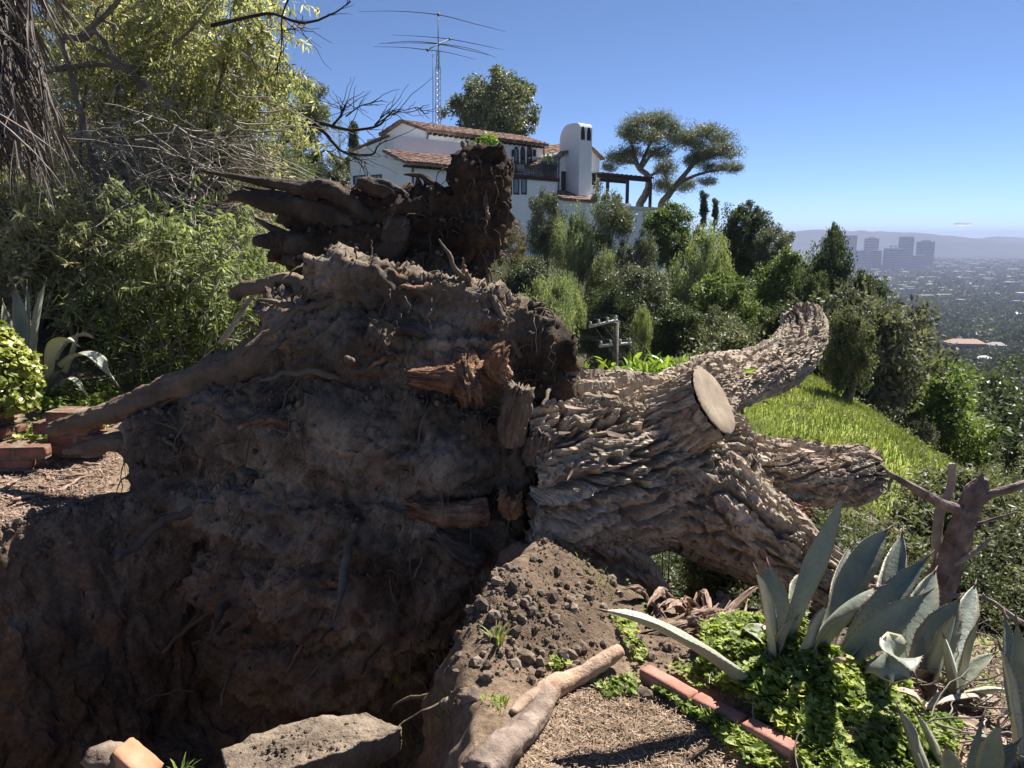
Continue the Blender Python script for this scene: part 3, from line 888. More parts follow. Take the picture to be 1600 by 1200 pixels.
# its sawn face: a disc with a pale rim and rings
bt = barks[-1]; seg = bt[1].shape[1]; rimv = bt[1][-1]; cc = rimv.mean(0)
rr_ = np.linalg.norm(rimv - cc, axis=1)
ker = np.ones(25) / 25
rs_ = np.convolve(np.concatenate([rr_[-12:], rr_, rr_[:12]]), ker, 'valid')
rimv = cc + (rimv - cc) / rr_[:, None] * (rs_ * (1.03 + .02 * rng.random(seg)))[:, None] + ax * .016
m, nt, b = mat('sawn_face', .8, .2)
tc = nt.nodes.new('ShaderNodeTexCoord')
wv = nt.nodes.new('ShaderNodeTexWave'); wv.wave_type = 'RINGS'; wv.rings_direction = 'SPHERICAL'
wv.inputs['Scale'].default_value = 34; wv.inputs['Distortion'].default_value = 7.0; wv.inputs['Detail'].default_value = 3
mp = nt.nodes.new('ShaderNodeMapping'); mp.inputs['Location'].default_value = tuple(-cc)
nt.links.new(tc.outputs['Object'], mp.inputs[0]); nt.links.new(mp.outputs[0], wv.inputs['Vector'])
c = ramp(nt, wv.outputs[0], [(0, (.22, .17, .12)), (.5, (.31, .25, .185)), (1, (.36, .295, .22))])
ang = nt.nodes.new('ShaderNodeAttribute'); ang.attribute_name = 'angle'
cr = nt.nodes.new('ShaderNodeTexNoise'); cr.noise_dimensions = '1D'; cr.inputs['Scale'].default_value = 9; cr.inputs['Detail'].default_value = 3
nt.links.new(ang.outputs['Fac'], cr.inputs['W'])
c = mix(nt, ramp(nt, cr.outputs[0], [(.60, (0, 0, 0)), (.68, (.6, .6, .6))]), c, (.17, .12, .085))
edge_ = nt.nodes.new('ShaderNodeAttribute'); edge_.attribute_name = 'rim'
c = mix(nt, edge_.outputs['Fac'], c, (.20, .14, .095))
nq = noise_node(nt, 5, 5, .6)
c = mix(nt, ramp(nt, nq.outputs[0], [(.5, (0, 0, 0)), (.66, (.75, .75, .75))]), c, (.27, .20, .14))
n = noise_node(nt, 14, 6, .6)
c = mix(nt, 1.0, c, ramp(nt, n.outputs[0], [(.3, (.78, .76, .73)), (.7, (1.15, 1.15, 1.15))]), 'MULTIPLY')
nt.links.new(c, b.inputs['Base Color'])
rows = [cc + (rimv - cc) * k + ax * (.006 if k < 1 else 0) for k in (1.0, .97, .6, .3)]
e = np.concatenate(rows + [cc[None] + ax * .006])
j = np.arange(seg); j2 = (j + 1) % seg
ff = np.concatenate([np.stack([a * seg + j, a * seg + j2, (a + 1) * seg + j2, (a + 1) * seg + j], -1) for a in range(3)])
mb = MB().add(e, ff); mb.f.append(np.stack([3 * seg + j, 3 * seg + j2, j * 0 + 4 * seg], -1)); mb.m.append(np.zeros(seg))
o = mb.build('sawn_face', m, tree)
rl_ = np.concatenate([np.full(seg, 1.0), np.full(seg, .97), np.full(seg, .6), np.full(seg, .3), [0.0]])
for nm_, val in (('angle', np.concatenate([np.tile(np.abs(j / seg * 2 - 1) * 4, 4), [0.0]])), ('rim', np.where(rl_ > .98, 1.0, np.where(rl_ > .9, .55, 0.0)))):
    aa_ = o.data.attributes.new(nm_, 'FLOAT', 'POINT'); aa_.data.foreach_set('value', val.astype(np.float32))
o['label'] = 'pale tan sawn face of the cut limb facing right'
barks.append(bark_tube([(1010, 690, 4.95, .34), (1060, 645, 5.3, .28), (1110, 605, 5.75, .235), (1160, 588, 6.2, .205), (1205, 573, 6.6, .20), (1240, 550, 6.95, .20), (1256, 518, 7.2, .185), (1250, 494, 7.35, .16)],
                        'upper_limb', .0100, (.036, .17), .018, .035, .5, 7.0, 'ragged'))
barks.append(bark_tube([(1090, 745, 4.95, .40), (1150, 738, 5.05, .27), (1210, 742, 5.15, .225), (1280, 745, 5.3, .195), (1325, 742, 5.4, .185), (1356, 738, 5.48, .165)],
                        'lower_limb', .0095, (.034, .12), .019, .03, .7, 11.0, 'ragged'))
barks.append(bark_tube([(1050, 740, 4.75, .46), (1110, 785, 4.62, .36), (1165, 830, 4.52, .27), (1220, 870, 4.45, .22), (1290, 915, 4.4, .19), (1345, 960, 4.35, .15)],
                        'leaning_limb', .0095, (.038, .24), .021, .04, .3, 15.0, 'ragged'))
barks.append(bark_tube([(860, 830, 4.3, .20), (930, 868, 4.2, .16), (990, 905, 4.1, .12), (1040, 955, 4.0, .08)],
                        'buttress_root', .0098, (.05, .22), .014, .03, .3, 19.0, 'ragged'))
# burl on the shaded side of the trunk
# torn orange wood under the lower limb
for pts in ([(1180, 800, 4.95, .06), (1225, 805, 4.9, .10), (1262, 800, 4.92, .06)], [(1190, 830, 4.85, .05), (1225, 830, 4.82, .08), (1255, 815, 4.86, .04)]):
    stub(pts, .6)
# loose bark strips standing off the plates
mb = MB()
for (o, v, ring, fr), cnt in zip(barks, (500, 60, 200, 260, 260, 30)):
    n, seg = v.shape[:2]
    path, t, nn, bb = fr
    for _ in range(cnt):
        a = rng.integers(2, n - 3); c_ = rng.integers(0, seg)
        p = v[a, c_]; u = t[a]; rg = ring[a, c_]; sd = np.cross(u, rg)
        L = .03 + .09 * rng.random() ** 1.5; W = .006 + .016 * rng.random()
        u = u * np.cos(rng.normal() * .25) + sd * np.sin(rng.normal() * .3)
        if rng.random() < .5: u = -u
        lift = .004 + .035 * rng.random() ** 2
        rows = []
        for s_ in (0, .35, .7, 1.0):
            cpt = p + u * L * s_ + rg * (.004 + lift * s_ ** 1.7)
            wdt = W * (1 - .75 * s_ ** 2)
            rows += [cpt - sd * wdt, cpt + sd * wdt + rg * .003]
        f4 = np.array([(0, 1, 3, 2), (2, 3, 5, 4), (4, 5, 7, 6)])
        mb.add(np.array(rows), f4)
tag(mb.build('bark_strips', M['bark_litter'], tree), kind='stuff')
# ================================================================== near things
# --- agaves
def agave_mat(name, c0, c1, c2, edge):
    m, nt, b = mat(name, .45, .4)
    n = noise_node(nt, 5, 5, .6)
    c = ramp(nt, n.outputs[0], [(.3, c0), (.5, c1), (.72, c2)])
    oi = nt.nodes.new('ShaderNodeObjectInfo')
    c = mix(nt, 1.0, c, ramp(nt, oi.outputs['Random'], [(0, (.8, .84, .85)), (1, (1.2, 1.15, 1.08))]), 'MULTIPLY')
    n2 = noise_node(nt, 60, 3, .6)
    c = mix(nt, 1.0, c, ramp(nt, n2.outputs[0], [(.35, (.9, .9, .9)), (.7, (1.1, 1.1, 1.1))]), 'MULTIPLY')
    am = nt.nodes.new('ShaderNodeAttribute'); am.attribute_name = 'margin'
    c = mix(nt, am.outputs['Fac'], c, (.36, .31, .20))
    n3 = noise_node(nt, 14, 6, .7)
    c = mix(nt, ramp(nt, n3.outputs[0], [(.62, (0, 0, 0)), (.70, (.7, .7, .7))]), c, (.30, .26, .17))
    nt.links.new(c, b.inputs['Base Color'])
    bump(nt, b, n3.outputs[0], .006)
    tr = nt.nodes.new('ShaderNodeBsdfTranslucent'); tr.inputs['Color'].default_value = (.35, .42, .18, 1)
    ms = nt.nodes.new('ShaderNodeMixShader'); ms.inputs[0].default_value = .10
    nt.links.new(b.outputs[0], ms.inputs[1]); nt.links.new(tr.outputs[0], ms.inputs[2])
    nt.links.new(ms.outputs[0], nt.nodes['Material Output'].inputs['Surface'])
    return m
M['agave'] = agave_mat('agave_leaf', (.135, .165, .135), (.205, .235, .195), (.30, .32, .265), None)
M['agave_pale'] = agave_mat('pale_agave_leaf', (.34, .37, .30), (.46, .48, .41), (.55, .56, .49), None)
M['agave_dead'] = rough_mat('dry_agave_leaf', (.16, .11, .08), (.36, .28, .21), (.52, .43, .34), 9, 40, .004, .8)
M['spine'] = plain('agave_spine', (.16, .11, .085), .6)
def agave_leaf(base, tip, w, sag, inward, parent, mt='agave', fold=.35, twist=0.0, name='leaf', thick=.018, curl=0.0):
    base, tip = np.asarray(base, float), np.asarray(tip, float)
    n = 26
    t = np.linspace(0, 1, n)[:, None]
    ctrl = (base + tip) / 2 + np.asarray(sag)
    path = base * (1 - t) ** 2 + 2 * ctrl * t * (1 - t) + tip * t * t
    T = np.gradient(path, axis=0); T /= np.linalg.norm(T, axis=1)[:, None]
    up = np.asarray(inward, float)[None] - T * (T @ np.asarray(inward, float))[:, None]
    up /= np.linalg.norm(up, axis=1)[:, None] + 1e-9
    side = np.cross(T, up)
    a = twist * t
    up, side = up * np.cos(a) + side * np.sin(a), side * np.cos(a) - up * np.sin(a)
    tt = t[:, 0]
    W = w * .44 * np.interp(tt, [0, .12, .3, .5, .7, .85, .94, 1], [.62, .60, .80, 1.0, .86, .50, .17, .015])
    TH = thick * np.interp(tt, [0, .2, .6, 1], [1.9, 1.2, .6, .12])
    ac = np.array([-1, -.62, 0, .62, 1.0])
    wob = noise3(np.stack([tt * 5 + base[0] * 9, tt * 0 + tip[1], tt * 0], -1)) * .12
    rows = []
    F = fold * np.interp(tt, [0, .5, 1], [1.0, .75, 1.6])
    for s_, sg in ((ac, 0), (ac[::-1], -1)):
        for q in s_:
            lift = F * W * (abs(q) ** 1.6) + wob * W * q
            pt = path + side * (W * q * np.cos(np.clip(F, 0, 1.2) * .55))[:, None] + up * lift[:, None]
            if sg: pt = pt - up * (TH * (1 - .82 * q * q))[:, None]
            rows.append(pt)
    v = np.stack(rows, 1); k = v.shape[1]
    i = np.arange(n - 1)[:, None] * k; j = np.arange(k)[None, :]; j2 = (j + 1) % k
    f = np.stack([i + j, i + j2, i + k + j2, i + k + j], -1).reshape(-1, 4)
    mb = MB().add(v.reshape(-1, 3), f)
    L = np.linalg.norm(tip - base)
    ns = int(L / .026)
    sv, sf = [], []
    for e, q in ((0, -1), (4, 1)):
        for z in np.linspace(.12, .92, ns):
            x = z * (n - 1); a_ = int(x); fr_ = x - a_
            pt = v[a_, e] * (1 - fr_) + v[a_ + 1, e] * fr_
            h = .0055 + .003 * hash2(np.int64(a_ * 7), np.int64(ns + e))
            b0 = len(sv)
            sv += [pt - T[a_] * .0035, pt + T[a_] * .0035, pt + side[a_] * q * h + T[a_] * .001 + up[a_] * .002]
            sf.append((b0, b0 + 1, b0 + 2))
    if sf: mb.add(np.array(sv), np.array(sf), 1)
    tv, tf = tube(np.array([path[-2], path[-1], path[-1] + T[-1] * .03]), [.006, .0045, .0006], 5)
    mb.add(tv, tf, 1)
    o = mb.build(name, [M[mt], M['spine']], parent)
    qq = np.tile(np.concatenate([np.abs(ac), np.abs(ac[::-1])]), n); t2 = np.repeat(tt, k)
    at_ = np.zeros(len(o.data.vertices), np.float32)
    at_[:n * k] = np.clip(.75 * smooth(.75, 1.0, qq) * (t2 > .05) + smooth(.93, 1.0, t2), 0, 1)
    aa_ = o.data.attributes.new('margin', 'FLOAT', 'POINT'); aa_.data.foreach_set('value', at_)
    return o
def rosette(label, base, leaves, name='agave', mt='agave', group=None):
    c = np.asarray(base, float)
    th = thing(name, label, 'agave', c, group)
    # short stem of packed leaf bases
    v = ICO2[0] * np.array([.06, .06, .07]) * (1 + .15 * fbm(ICO2[0] * 3 + c, 2))[:, None] + c - np.array([0, 0, .03])
    MB().add(v, ICO2[1]).build('stem', M['agave_dead'], th)
    for lf in leaves:
        bp, bq, tp, tq, dY, w, sg = lf[:7]
        kw = lf[7] if len(lf) > 7 else {}
        Yb = c[1] + kw.pop('b', 0.0)
        b_ = P(bp, bq, Yb); t_ = P(tp, tq, c[1] + dY)
        inw = np.array([0, 0, 1.0]) + 1.2 * np.array([c[0] - t_[0], c[1] - t_[1], 0]) / max(.25, np.hypot(*(c - t_)[:2]))
        inw = np.array(kw.pop('inw', inw))
        agave_leaf(b_, t_, w, np.array(sg, float), inw, th, **kw)
    return th
AG = dict
gA = G(1222, 1035)
rosette('grey-green agave in the ivy with one long leaf lying left over the soil', gA, [
    (1228, 1000, 1318, 772, .15, .125, (-.03, 0, .0), AG(inw=(.5, -1, .35))),
    (1212, 1040, 1180, 890, -.02, .062, (.02, 0, 0), AG(mt='agave_pale', fold=1.0, inw=(.8, -.6, .2))),
    (1222, 1020, 1200, 882, .18, .12, (.01, .02, 0), AG(inw=(-.2, -1, .3))),
    (1236, 1055, 1292, 944, -.10, .085, (.01, 0, -.03), AG(mt='agave_pale', fold=.8, inw=(-.6, .2, .9))),
    (1160, 1055, 940, 953, -.10, .105, (.0, -.02, .07), AG(inw=(.15, .15, 1), fold=.5, b=-.1)),
    (1230, 1005, 1252, 905, .28, .13, (.05, .1, .06), AG(inw=(.3, -1, .4))),
    (1218, 1030, 1160, 985, .2, .11, (0, .05, .06), {}),
    (1215, 1030, 1245, 965, -.08, .05, (-.03, 0, 0), AG(fold=.8, inw=(-1, -.5, .4))),
])
gB = G(1320, 1040)
rosette('big agave with a fan of broad dark blue-green leaves leaning right beside the leaning limb', gB, [
    (1285, 1010, 1388, 826, .35, .19, (-.04, .05, .04), AG(inw=(.8, -.9, .5))),
    (1275, 1015, 1372, 918, -.10, .15, (-.05, -.03, .08), AG(inw=(.3, -.6, -1), fold=.5)),
    (1315, 1025, 1452, 868, .10, .13, (-.03, 0, -.04), AG(inw=(-.5, -.5, .8))),
    (1310, 1040, 1450, 926, -.05, .13, (-.02, 0, -.01), AG(inw=(-.5, -.7, .7))),
    (1385, 1000, 1411, 830, .30, .10, (0, 0, 0), AG(inw=(-.7, -.7, .3), fold=.5)),
    (1390, 1000, 1438, 930, .1, .05, (0, 0, -.02), AG(inw=(-.8, .6, .5), mt='agave_pale')),
    (1365, 1010, 1402, 842, .45, .11, (0, 0, 0), AG(inw=(-.2, -1, .2))),
    (1345, 1060, 1428, 1052, -.28, .19, (.0, -.05, .17), AG(inw=(.2, -1, .6), fold=.25)),
    (1290, 1040, 1330, 850, .6, .10, (0, .1, 0), AG(inw=(.2, -1, .2))),
])
gC = G(1445, 1085)
rosette('agave with a wide pale sunlit leaf standing in front of the dead snag', gC, [
    (1432, 1092, 1494, 956, -.05, .15, (.03, 0, -.05), AG(mt='agave_pale', inw=(-.7, .1, .8), fold=.4)),
    (1425, 1075, 1500, 935, .15, .17, (-.02, 0, .0), AG(inw=(-.5, -1, .4))),
    (1480, 1050, 1524, 912, .3, .11, (.0, 0, .0), AG(inw=(-.4, -1, .3))),
    (1400, 1060, 1462, 890, .4, .19, (-.02, 0, .02), AG(inw=(.2, -1, .3))),
    (1488, 1110, 1474, 992, -.22, .055, (.05, 0, 0), AG(fold=1.0, inw=(-1, -.5, .2), mt='agave_pale')),
    (1492, 1080, 1528, 972, -.12, .05, (.0, 0, -.03), AG(fold=.9, inw=(-.8, .2, .6))),
    (1470, 1100, 1556, 1020, .05, .10, (0, 0, .03), {}),
    (1440, 1110, 1590, 1082, -.15, .11, (0, 0, .06), AG(mt='agave_pale', inw=(0, .4, 1))),
])
bD = P(1485, 1250, 2.12); 
rosette('agave low in the corner with upright dark leaves rising out of the ivy', bD, [
    (1470, 1260, 1404, 1108, -.04, .085, (-.02, 0, .02), AG(inw=(.9, -.6, .5), fold=.5)),
    (1500, 1265, 1430, 1112, .10, .055, (.0, 0, .02), AG(inw=(.9, -.5, .5), fold=.6)),
    (1510, 1260, 1536, 1120, .1, .035, (-.02, 0, 0), AG(inw=(-.3, -1, .3), fold=.7)),
    (1525, 1260, 1560, 1130, -.05, .09, (.02, 0, 0), AG(inw=(-.7, -.6, .5))),
    (1495, 1250, 1478, 1165, -.15, .07, (0, -.02, 0), AG(inw=(.1, .5, 1))),
    (1530, 1250, 1590, 1160, .1, .08, (0, 0, .03), {}),
])
bE = P(1612, 1200, 2.3)
rosette('agave at the picture edge with a tall grey-green spear of a leaf', bE, [
    (1605, 1200, 1588, 968, .02, .10, (.01, 0, 0), AG(inw=(-.6, -1, .3), fold=.6)),
    (1595, 1190, 1562, 1008, -.05, .045, (.02, 0, 0), AG(inw=(.4, -1, .3), fold=.9, mt='agave_pale')),
    (1620, 1200, 1640, 1000, .1, .12, (0, 0, 0), {}),
    (1600, 1200, 1570, 960, .3, .08, (0, 0, 0), AG(inw=(-.2, -1, .3))),
    (1590, 1210, 1520, 1150, -.1, .07, (0, 0, .08), {}),
])
gL = G(72, 618)
rosette('agave behind the low brick wall with arching pale leaves', gL, [
    (55, 600, 24, 448, .1, .16, (-.03, 0, 0), AG(inw=(.6, -1, .3))),
    (48, 600, 72, 438, .0, .14, (-.03, 0, .0), AG(inw=(-.6, -.8, .3), fold=.6)),
    (45, 590, 42, 440, .3, .06, (0, 0, 0), {}),
    (30, 600, 4, 470, .1, .16, (-.04, 0, 0), {}),
    (78, 590, 122, 540, -.3, .16, (-.02, -.1, .32), AG(mt='agave_pale')),
    (95, 570, 184, 602, -.35, .13, (.05, 0, .34), AG(mt='agave_pale')),
    (85, 560, 148, 530, .3, .13, (0, 0, .20), AG(mt='agave_pale')),
    (100, 580, 122, 516, .0, .10, (.05, 0, 0), {}),
    (70, 610, 40, 575, -.45, .14, (0, 0, .2), AG(mt='agave_pale')),
    (95, 600, 138, 622, -.35, .06, (0, 0, .2), AG(mt='agave_pale')),
    (62, 610, 66, 560, -.3, .05, (0, 0, 0), AG(fold=.9)),
    (70, 610, 102, 575, .0, .12, (0, 0, .02), {}),
    (30, 600, -10, 505, -.2, .05, (0, 0, .1), {}),
    (70, 615, 20, 540, -.2, .15, (0, 0, .12), {}),
])
# dry fallen agave leaves
for k, (pts, w) in enumerate([(((1335, 1062), (1480, 1085)), .06), (((1345, 1085), (1450, 1055)), .07), (((1420, 1060), (1470, 1130)), .05), (((1310, 1030), (1375, 1050)), .06), (((1430, 1125), (1560, 1105)), .05)]):
    a_, b_ = G(*pts[0]), G(*pts[1])
    o = agave_leaf(a_ + [0, 0, .04], b_ + [0, 0, .04], w, np.array([0, 0, .07]), np.array([.1, .3, 1]), None, 'agave_dead', .5 if k % 2 else -.4, 1.2 * (k % 3 - 1), 'dry_agave_leaf', .006)
    tag(o, ['long dry leaf lying across the foot of the pale-leafed agave', 'dry leaf with its end lifted beside the broad curled agave leaf', 'curled brown dry leaf hanging down towards the ivy', 'short dry brown leaf in the gap behind the ivy', 'narrow dry leaf low in front of the agave leaves'][k], 'dead leaf', 'dry agave leaves fallen among the plants')

g_ = np.random.default_rng(33)
for k in range(16):
    x, y = 1330 + 270 * g_.random(), 1050 + 130 * g_.random()
    a_, b_ = G(x, y), G(x + 40 * g_.normal(), y + 22 * g_.normal())
    dv = b_ - a_; L = max(.12, min(.38, np.linalg.norm(dv))); b_ = a_ + dv / (np.linalg.norm(dv) + 1e-6) * L
    o = agave_leaf(a_ + [0, 0, .03], b_ + [0, 0, .03 + .05 * g_.random()], .03 + .04 * g_.random(), np.array([0, 0, .03 + .05 * g_.random()]), np.array([.4 * g_.normal(), .4 * g_.normal(), 1]), None, 'agave_dead', g_.choice([-.8, .5, 1.2]), 1.6 * g_.normal(), 'dry_leaf', .005)
    tag(o, 'curled tan scrap of dry leaf lying among the agaves', 'dead leaf', 'scraps of dry leaf among the agaves')
mb = MB()
for k in range(110):
    x, y = 1420 + 190 * g_.random(), 960 + 210 * g_.random()
    p0 = G(x, y) + [0, 0, .02]; d = np.array([g_.normal(), .5 * g_.normal(), .35 * abs(g_.normal())]); d /= np.linalg.norm(d); n = 8
    pth = p0 + d * (.15 + .3 * g_.random()) * np.linspace(0, 1, n)[:, None] + np.cumsum(g_.normal(size=(n, 3)) * .008, 0)
    v, f = tube(pth, np.linspace(.0045, .0015, n), 4, False); mb.add(v, f)
tag(mb.build('dry_stalks', M['twig']), 'pale dry stalks and twigs tangled between the agaves', 'twigs', kind='stuff')
# --- brick edging, three bricks end to end
be = thing('brick_edging', 'row of three faded red bricks set end to end along the ivy', 'brick edging', G(1120, 1120))
a0, a1 = G(1003, 1058), G(1243, 1190)
a0[2] += .035; a1[2] += .035
dr = (a1 - a0); L = np.linalg.norm(dr); dr /= L
sd_ = np.cross(dr, [0, 0, 1]); sd_ /= np.linalg.norm(sd_); un = np.cross(sd_, dr)
def brick_block(mb, c, ax_, hs, seed, chip=.006):
    import bmesh
    bm = bmesh.new()
    bmesh.ops.create_cube(bm, size=2.0)
    bmesh.ops.subdivide_edges(bm, edges=bm.edges[:], cuts=5, use_grid_fill=True)
    v = np.array([x.co[:] for x in bm.verts]); f = [tuple(q.index for q in p_.verts) for p_ in bm.faces]
    bm.free()
    hs = np.asarray(hs)
    e = (np.abs(v) > .99).sum(1)
    v = v * hs
    q = v * 1.0
    v -= np.sign(v) * (chip * (e >= 2))[:, None] * (np.abs(v) > hs * .99)
    v += (fbm(q * 28 + seed * 7.7, 3) * chip * .8)[:, None] * np.sign(q)
    big = np.maximum(0, fbm(q * 9 + seed * 3.1, 2) - .1) * .05 * (e >= 2)
    v -= v * big[:, None]
    mb.add(v @ np.stack(ax_) + c, f)
fr = [(.0, .375), (.392, .693), (.712, 1.0)]
for k, (u0, u1) in enumerate(fr):
    mb = MB(); c = a0 + dr * L * (u0 + u1) / 2 + un * (-.035 + .004 * k) + sd_ * .004 * (k - 1)
    a_ = (.035, -.03, .02)[k]; d2_ = dr * math.cos(a_) + sd_ * math.sin(a_); s2_ = sd_ * math.cos(a_) - dr * math.sin(a_)
    brick_block(mb, c, (d2_, s2_, un), (L * (u1 - u0) / 2, .033, .045), k + 2, .004)
    o = mb.build('brick', M['brick_red'], be, True)

# --- soil-crusted slab and broken terracotta brick at the edge of the pit
def lump_slab(name, label, cat, px_top, th, mt, bumps, Yfix=None):
    tv = [P(a, b_, y) for a, b_, y in px_top]
    c = np.mean(tv, 0)
    t = thing(name, label, cat, c - [0, 0, th])
    n = len(tv); mb = MB()
    # dense top by radial subdivision
    ring = []
    for k in range(n):
        for s_ in np.linspace(0, 1, 14, endpoint=False):
            ring.append(tv[k] * (1 - s_) + tv[(k + 1) % n] * s_)
    ring = np.array(ring); m_ = len(ring)
    lay = [c + (ring - c) * q for q in (1.0, .985, .93, .84, .74, .63, .52, .41, .30, .19, .08)]
    lay = [np.column_stack([l[:, 0], l[:, 1], l[:, 2]]) for l in lay]
    for a, l in enumerate(lay):
        l[:, 2] += bumps * (fbm(l * 9 + 3, 4) + .8 * fbm(l * 34, 3)) * (1 if a else .4) + (.004 if a else 0)
    sides = []
    for a, z in enumerate((.25, .5, .75, 1.0)):
        l = ring.copy(); l[:, 2] -= th * z
        l[:, :2] += (c[:2] - l[:, :2]) * (.04 * z) + (fbm(l * 14 + 9, 3) * .02)[:, None]
        sides.append(l)
    allr = sides[::-1] + lay
    v = np.concatenate(allr); j = np.arange(m_); j2 = (j + 1) % m_
    f = np.concatenate([np.stack([a * m_ + j, a * m_ + j2, (a + 1) * m_ + j2, (a + 1) * m_ + j], -1) for a in range(len(allr) - 1)])
    mb.add(v, f)
    e = len(allr) - 1
    mb.f.append(np.array([list(e * m_ + j)])); mb.m.append(np.zeros(1))
    mb.f.append(np.array([list(j[::-1])])); mb.m.append(np.zeros(1))
    mb.build('slab_body', M[mt], t)
    return t, c
ts, cs_ = lump_slab('broken_slab', 'thick broken slab crusted with brown soil at the near edge of the pit', 'slab', [(345, 1172, 2.36), (452, 1128, 2.50), (572, 1112, 2.56), (628, 1140, 2.44), (545, 1172, 2.34), (462, 1200, 2.24), (360, 1218, 2.2)], .10, 'slab', .024)
mb = MB(); _tp = np.array([P(*q) for q in [(345, 1172, 2.36), (452, 1128, 2.50), (572, 1112, 2.56), (628, 1140, 2.44), (545, 1172, 2.34), (462, 1200, 2.24), (360, 1218, 2.2)]])
_w = rng.dirichlet(np.ones(7) * .55, 260); p_ = np.array(cs_) + (_w @ (_tp - cs_)) * .93
scl = .002 + .009 * rng.random(260) ** 4
scatter_mesh(mb, (cv, ICO1[1]), p_ + [0, 0, .006], rot_rand(260, rng), scl)
tag(mb.build('soil_crumbs', M['slab'], ts, False), kind='stuff')
tb = thing('broken_brick', 'broken orange terracotta brick sticking up out of a lump of soil', 'brick', P(215, 1200, 2.25))
mb = MB()
brick_block(mb, P(212, 1192, 2.26), (np.array([.80, -.25, -.54]), np.array([.25, .965, -.08]), np.array([.54, -.07, .84])), (.075, .05, .03), 9, .006)
mb.build('brick_body', M['terracotta'], tb)
v = ICO3[0] * np.array([.07, .06, .045]); v = v * (1 + .5 * fbm(ICO3[0] * 2.2, 4))[:, None] + P(165, 1185, 2.26)
MB().add(v, ICO3[1]).build('soil_lump', M['clod'], tb)
mound_under = MB()
# roots torn off in the wall of the pit
g_ = np.random.default_rng(91)
for k in range(14):
    x, y = [(-2.45, 3.55), (-2.6, 3.2), (-2.3, 3.9), (-2.75, 2.9), (-2.2, 4.1), (-2.9, 2.6), (-.35, 3.0), (-.25, 2.6), (-.4, 3.3), (-2.55, 3.4), (-2.7, 3.05), (-.3, 2.8), (-2.4, 3.75), (-2.85, 2.75)][k]
    z = hz(x, y); s_ = 1 if x < -1 else -1
    p0 = np.array([x - s_ * .12, y, z + .02]); n = 14; t_ = np.linspace(0, 1, n)[:, None]
    d = np.array([s_ * .8, -.2 + .5 * g_.normal(), -.1 + .3 * g_.normal()]); L = .22 + .3 * g_.random()
    pth = p0 + d * L * t_ + np.array([0, 0, -.3]) * L * t_ ** 2 + np.cumsum(g_.normal(size=(n, 3)) * .008, 0)
    v, f = tube(pth, np.linspace(.014, .004, n) * (.5 + g_.random()), 7, True, .35, 25)
    tag(MB().add(v, f).build('torn_root', M['root_wood']), 'thin torn root sticking out of the wall of the pit', 'root', 'torn roots in the pit wall')
# --- the cut root lying on the path
rl = thing('root_length', 'thick bent piece of root with smooth orange-brown upper end lying on the soil', 'root', G(860, 1100))
def ground_path(pts, n, lift=1.0):
    w = []
    for a, b_, r in pts:
        g_ = G(a, b_); g_[2] += r * lift; w.append(np.append(g_, r))
    s = spline(np.array(w), n)
    return s[:, :3], s[:, 3]
path, rad_ = ground_path([(968, 1042, .026), (935, 1056, .032), (895, 1072, .035), (858, 1092, .042), (845, 1122, .038), (815, 1160, .046), (780, 1196, .050), (745, 1235, .054)], 90, .75)
path[:22, 2] += np.linspace(.05, 0, 22)
v, f = tube(path, rad_, 22, True, .14, 9)
th = np.tile(np.arange(22) / 22 * 2 * np.pi, 90); aa = np.repeat(np.linspace(0, 1, 90), 22)
st = ridged(np.stack([np.cos(th) * 2.2, np.sin(th) * 2.2, aa * 5], -1), 3) - .5
ct = np.repeat(path, 22, axis=0)
v = ct + (v - ct) * (1 + (.16 + .34 * smooth(.35, .6, aa)) * st + .22 * fbm(v * 26, 4))[:, None]
m, nt, b = mat('peeled_root', .8, .25)
n1 = noise_node(nt, 9, 6, .6)
c1 = ramp(nt, n1.outputs[0], [(.3, (.34, .21, .14)), (.5, (.46, .31, .215)), (.7, (.55, .40, .29))])
c2 = ramp(nt, n1.outputs[0], [(.3, (.10, .07, .055)), (.5, (.22, .165, .13)), (.7, (.36, .285, .23))])
at = nt.nodes.new('ShaderNodeAttribute'); at.attribute_name = 'bark'
nt.links.new(mix(nt, at.outputs['Fac'], c1, c2), b.inputs['Base Color'])
n2 = noise_node(nt, 45, 6, .7); bump(nt, b, n2.outputs[0], .014)
o = MB().add(v, f).build('root_body', m, rl)
bk = np.clip(smooth(.40, .58, aa + .16 * fbm(v * 14, 3)), 0, 1)
a_ = o.data.attributes.new('bark', 'FLOAT', 'POINT'); a_.data.foreach_set('value', bk.astype(np.float32))
path2, rad2 = ground_path([(856, 1090, .03), (836, 1102, .035), (815, 1112, .028), (800, 1120, .012)], 24, .8)
v, f = tube(path2, rad2, 12, True, .3, 12); MB().add(v, f).build('side_root', M['dead_log'], rl)

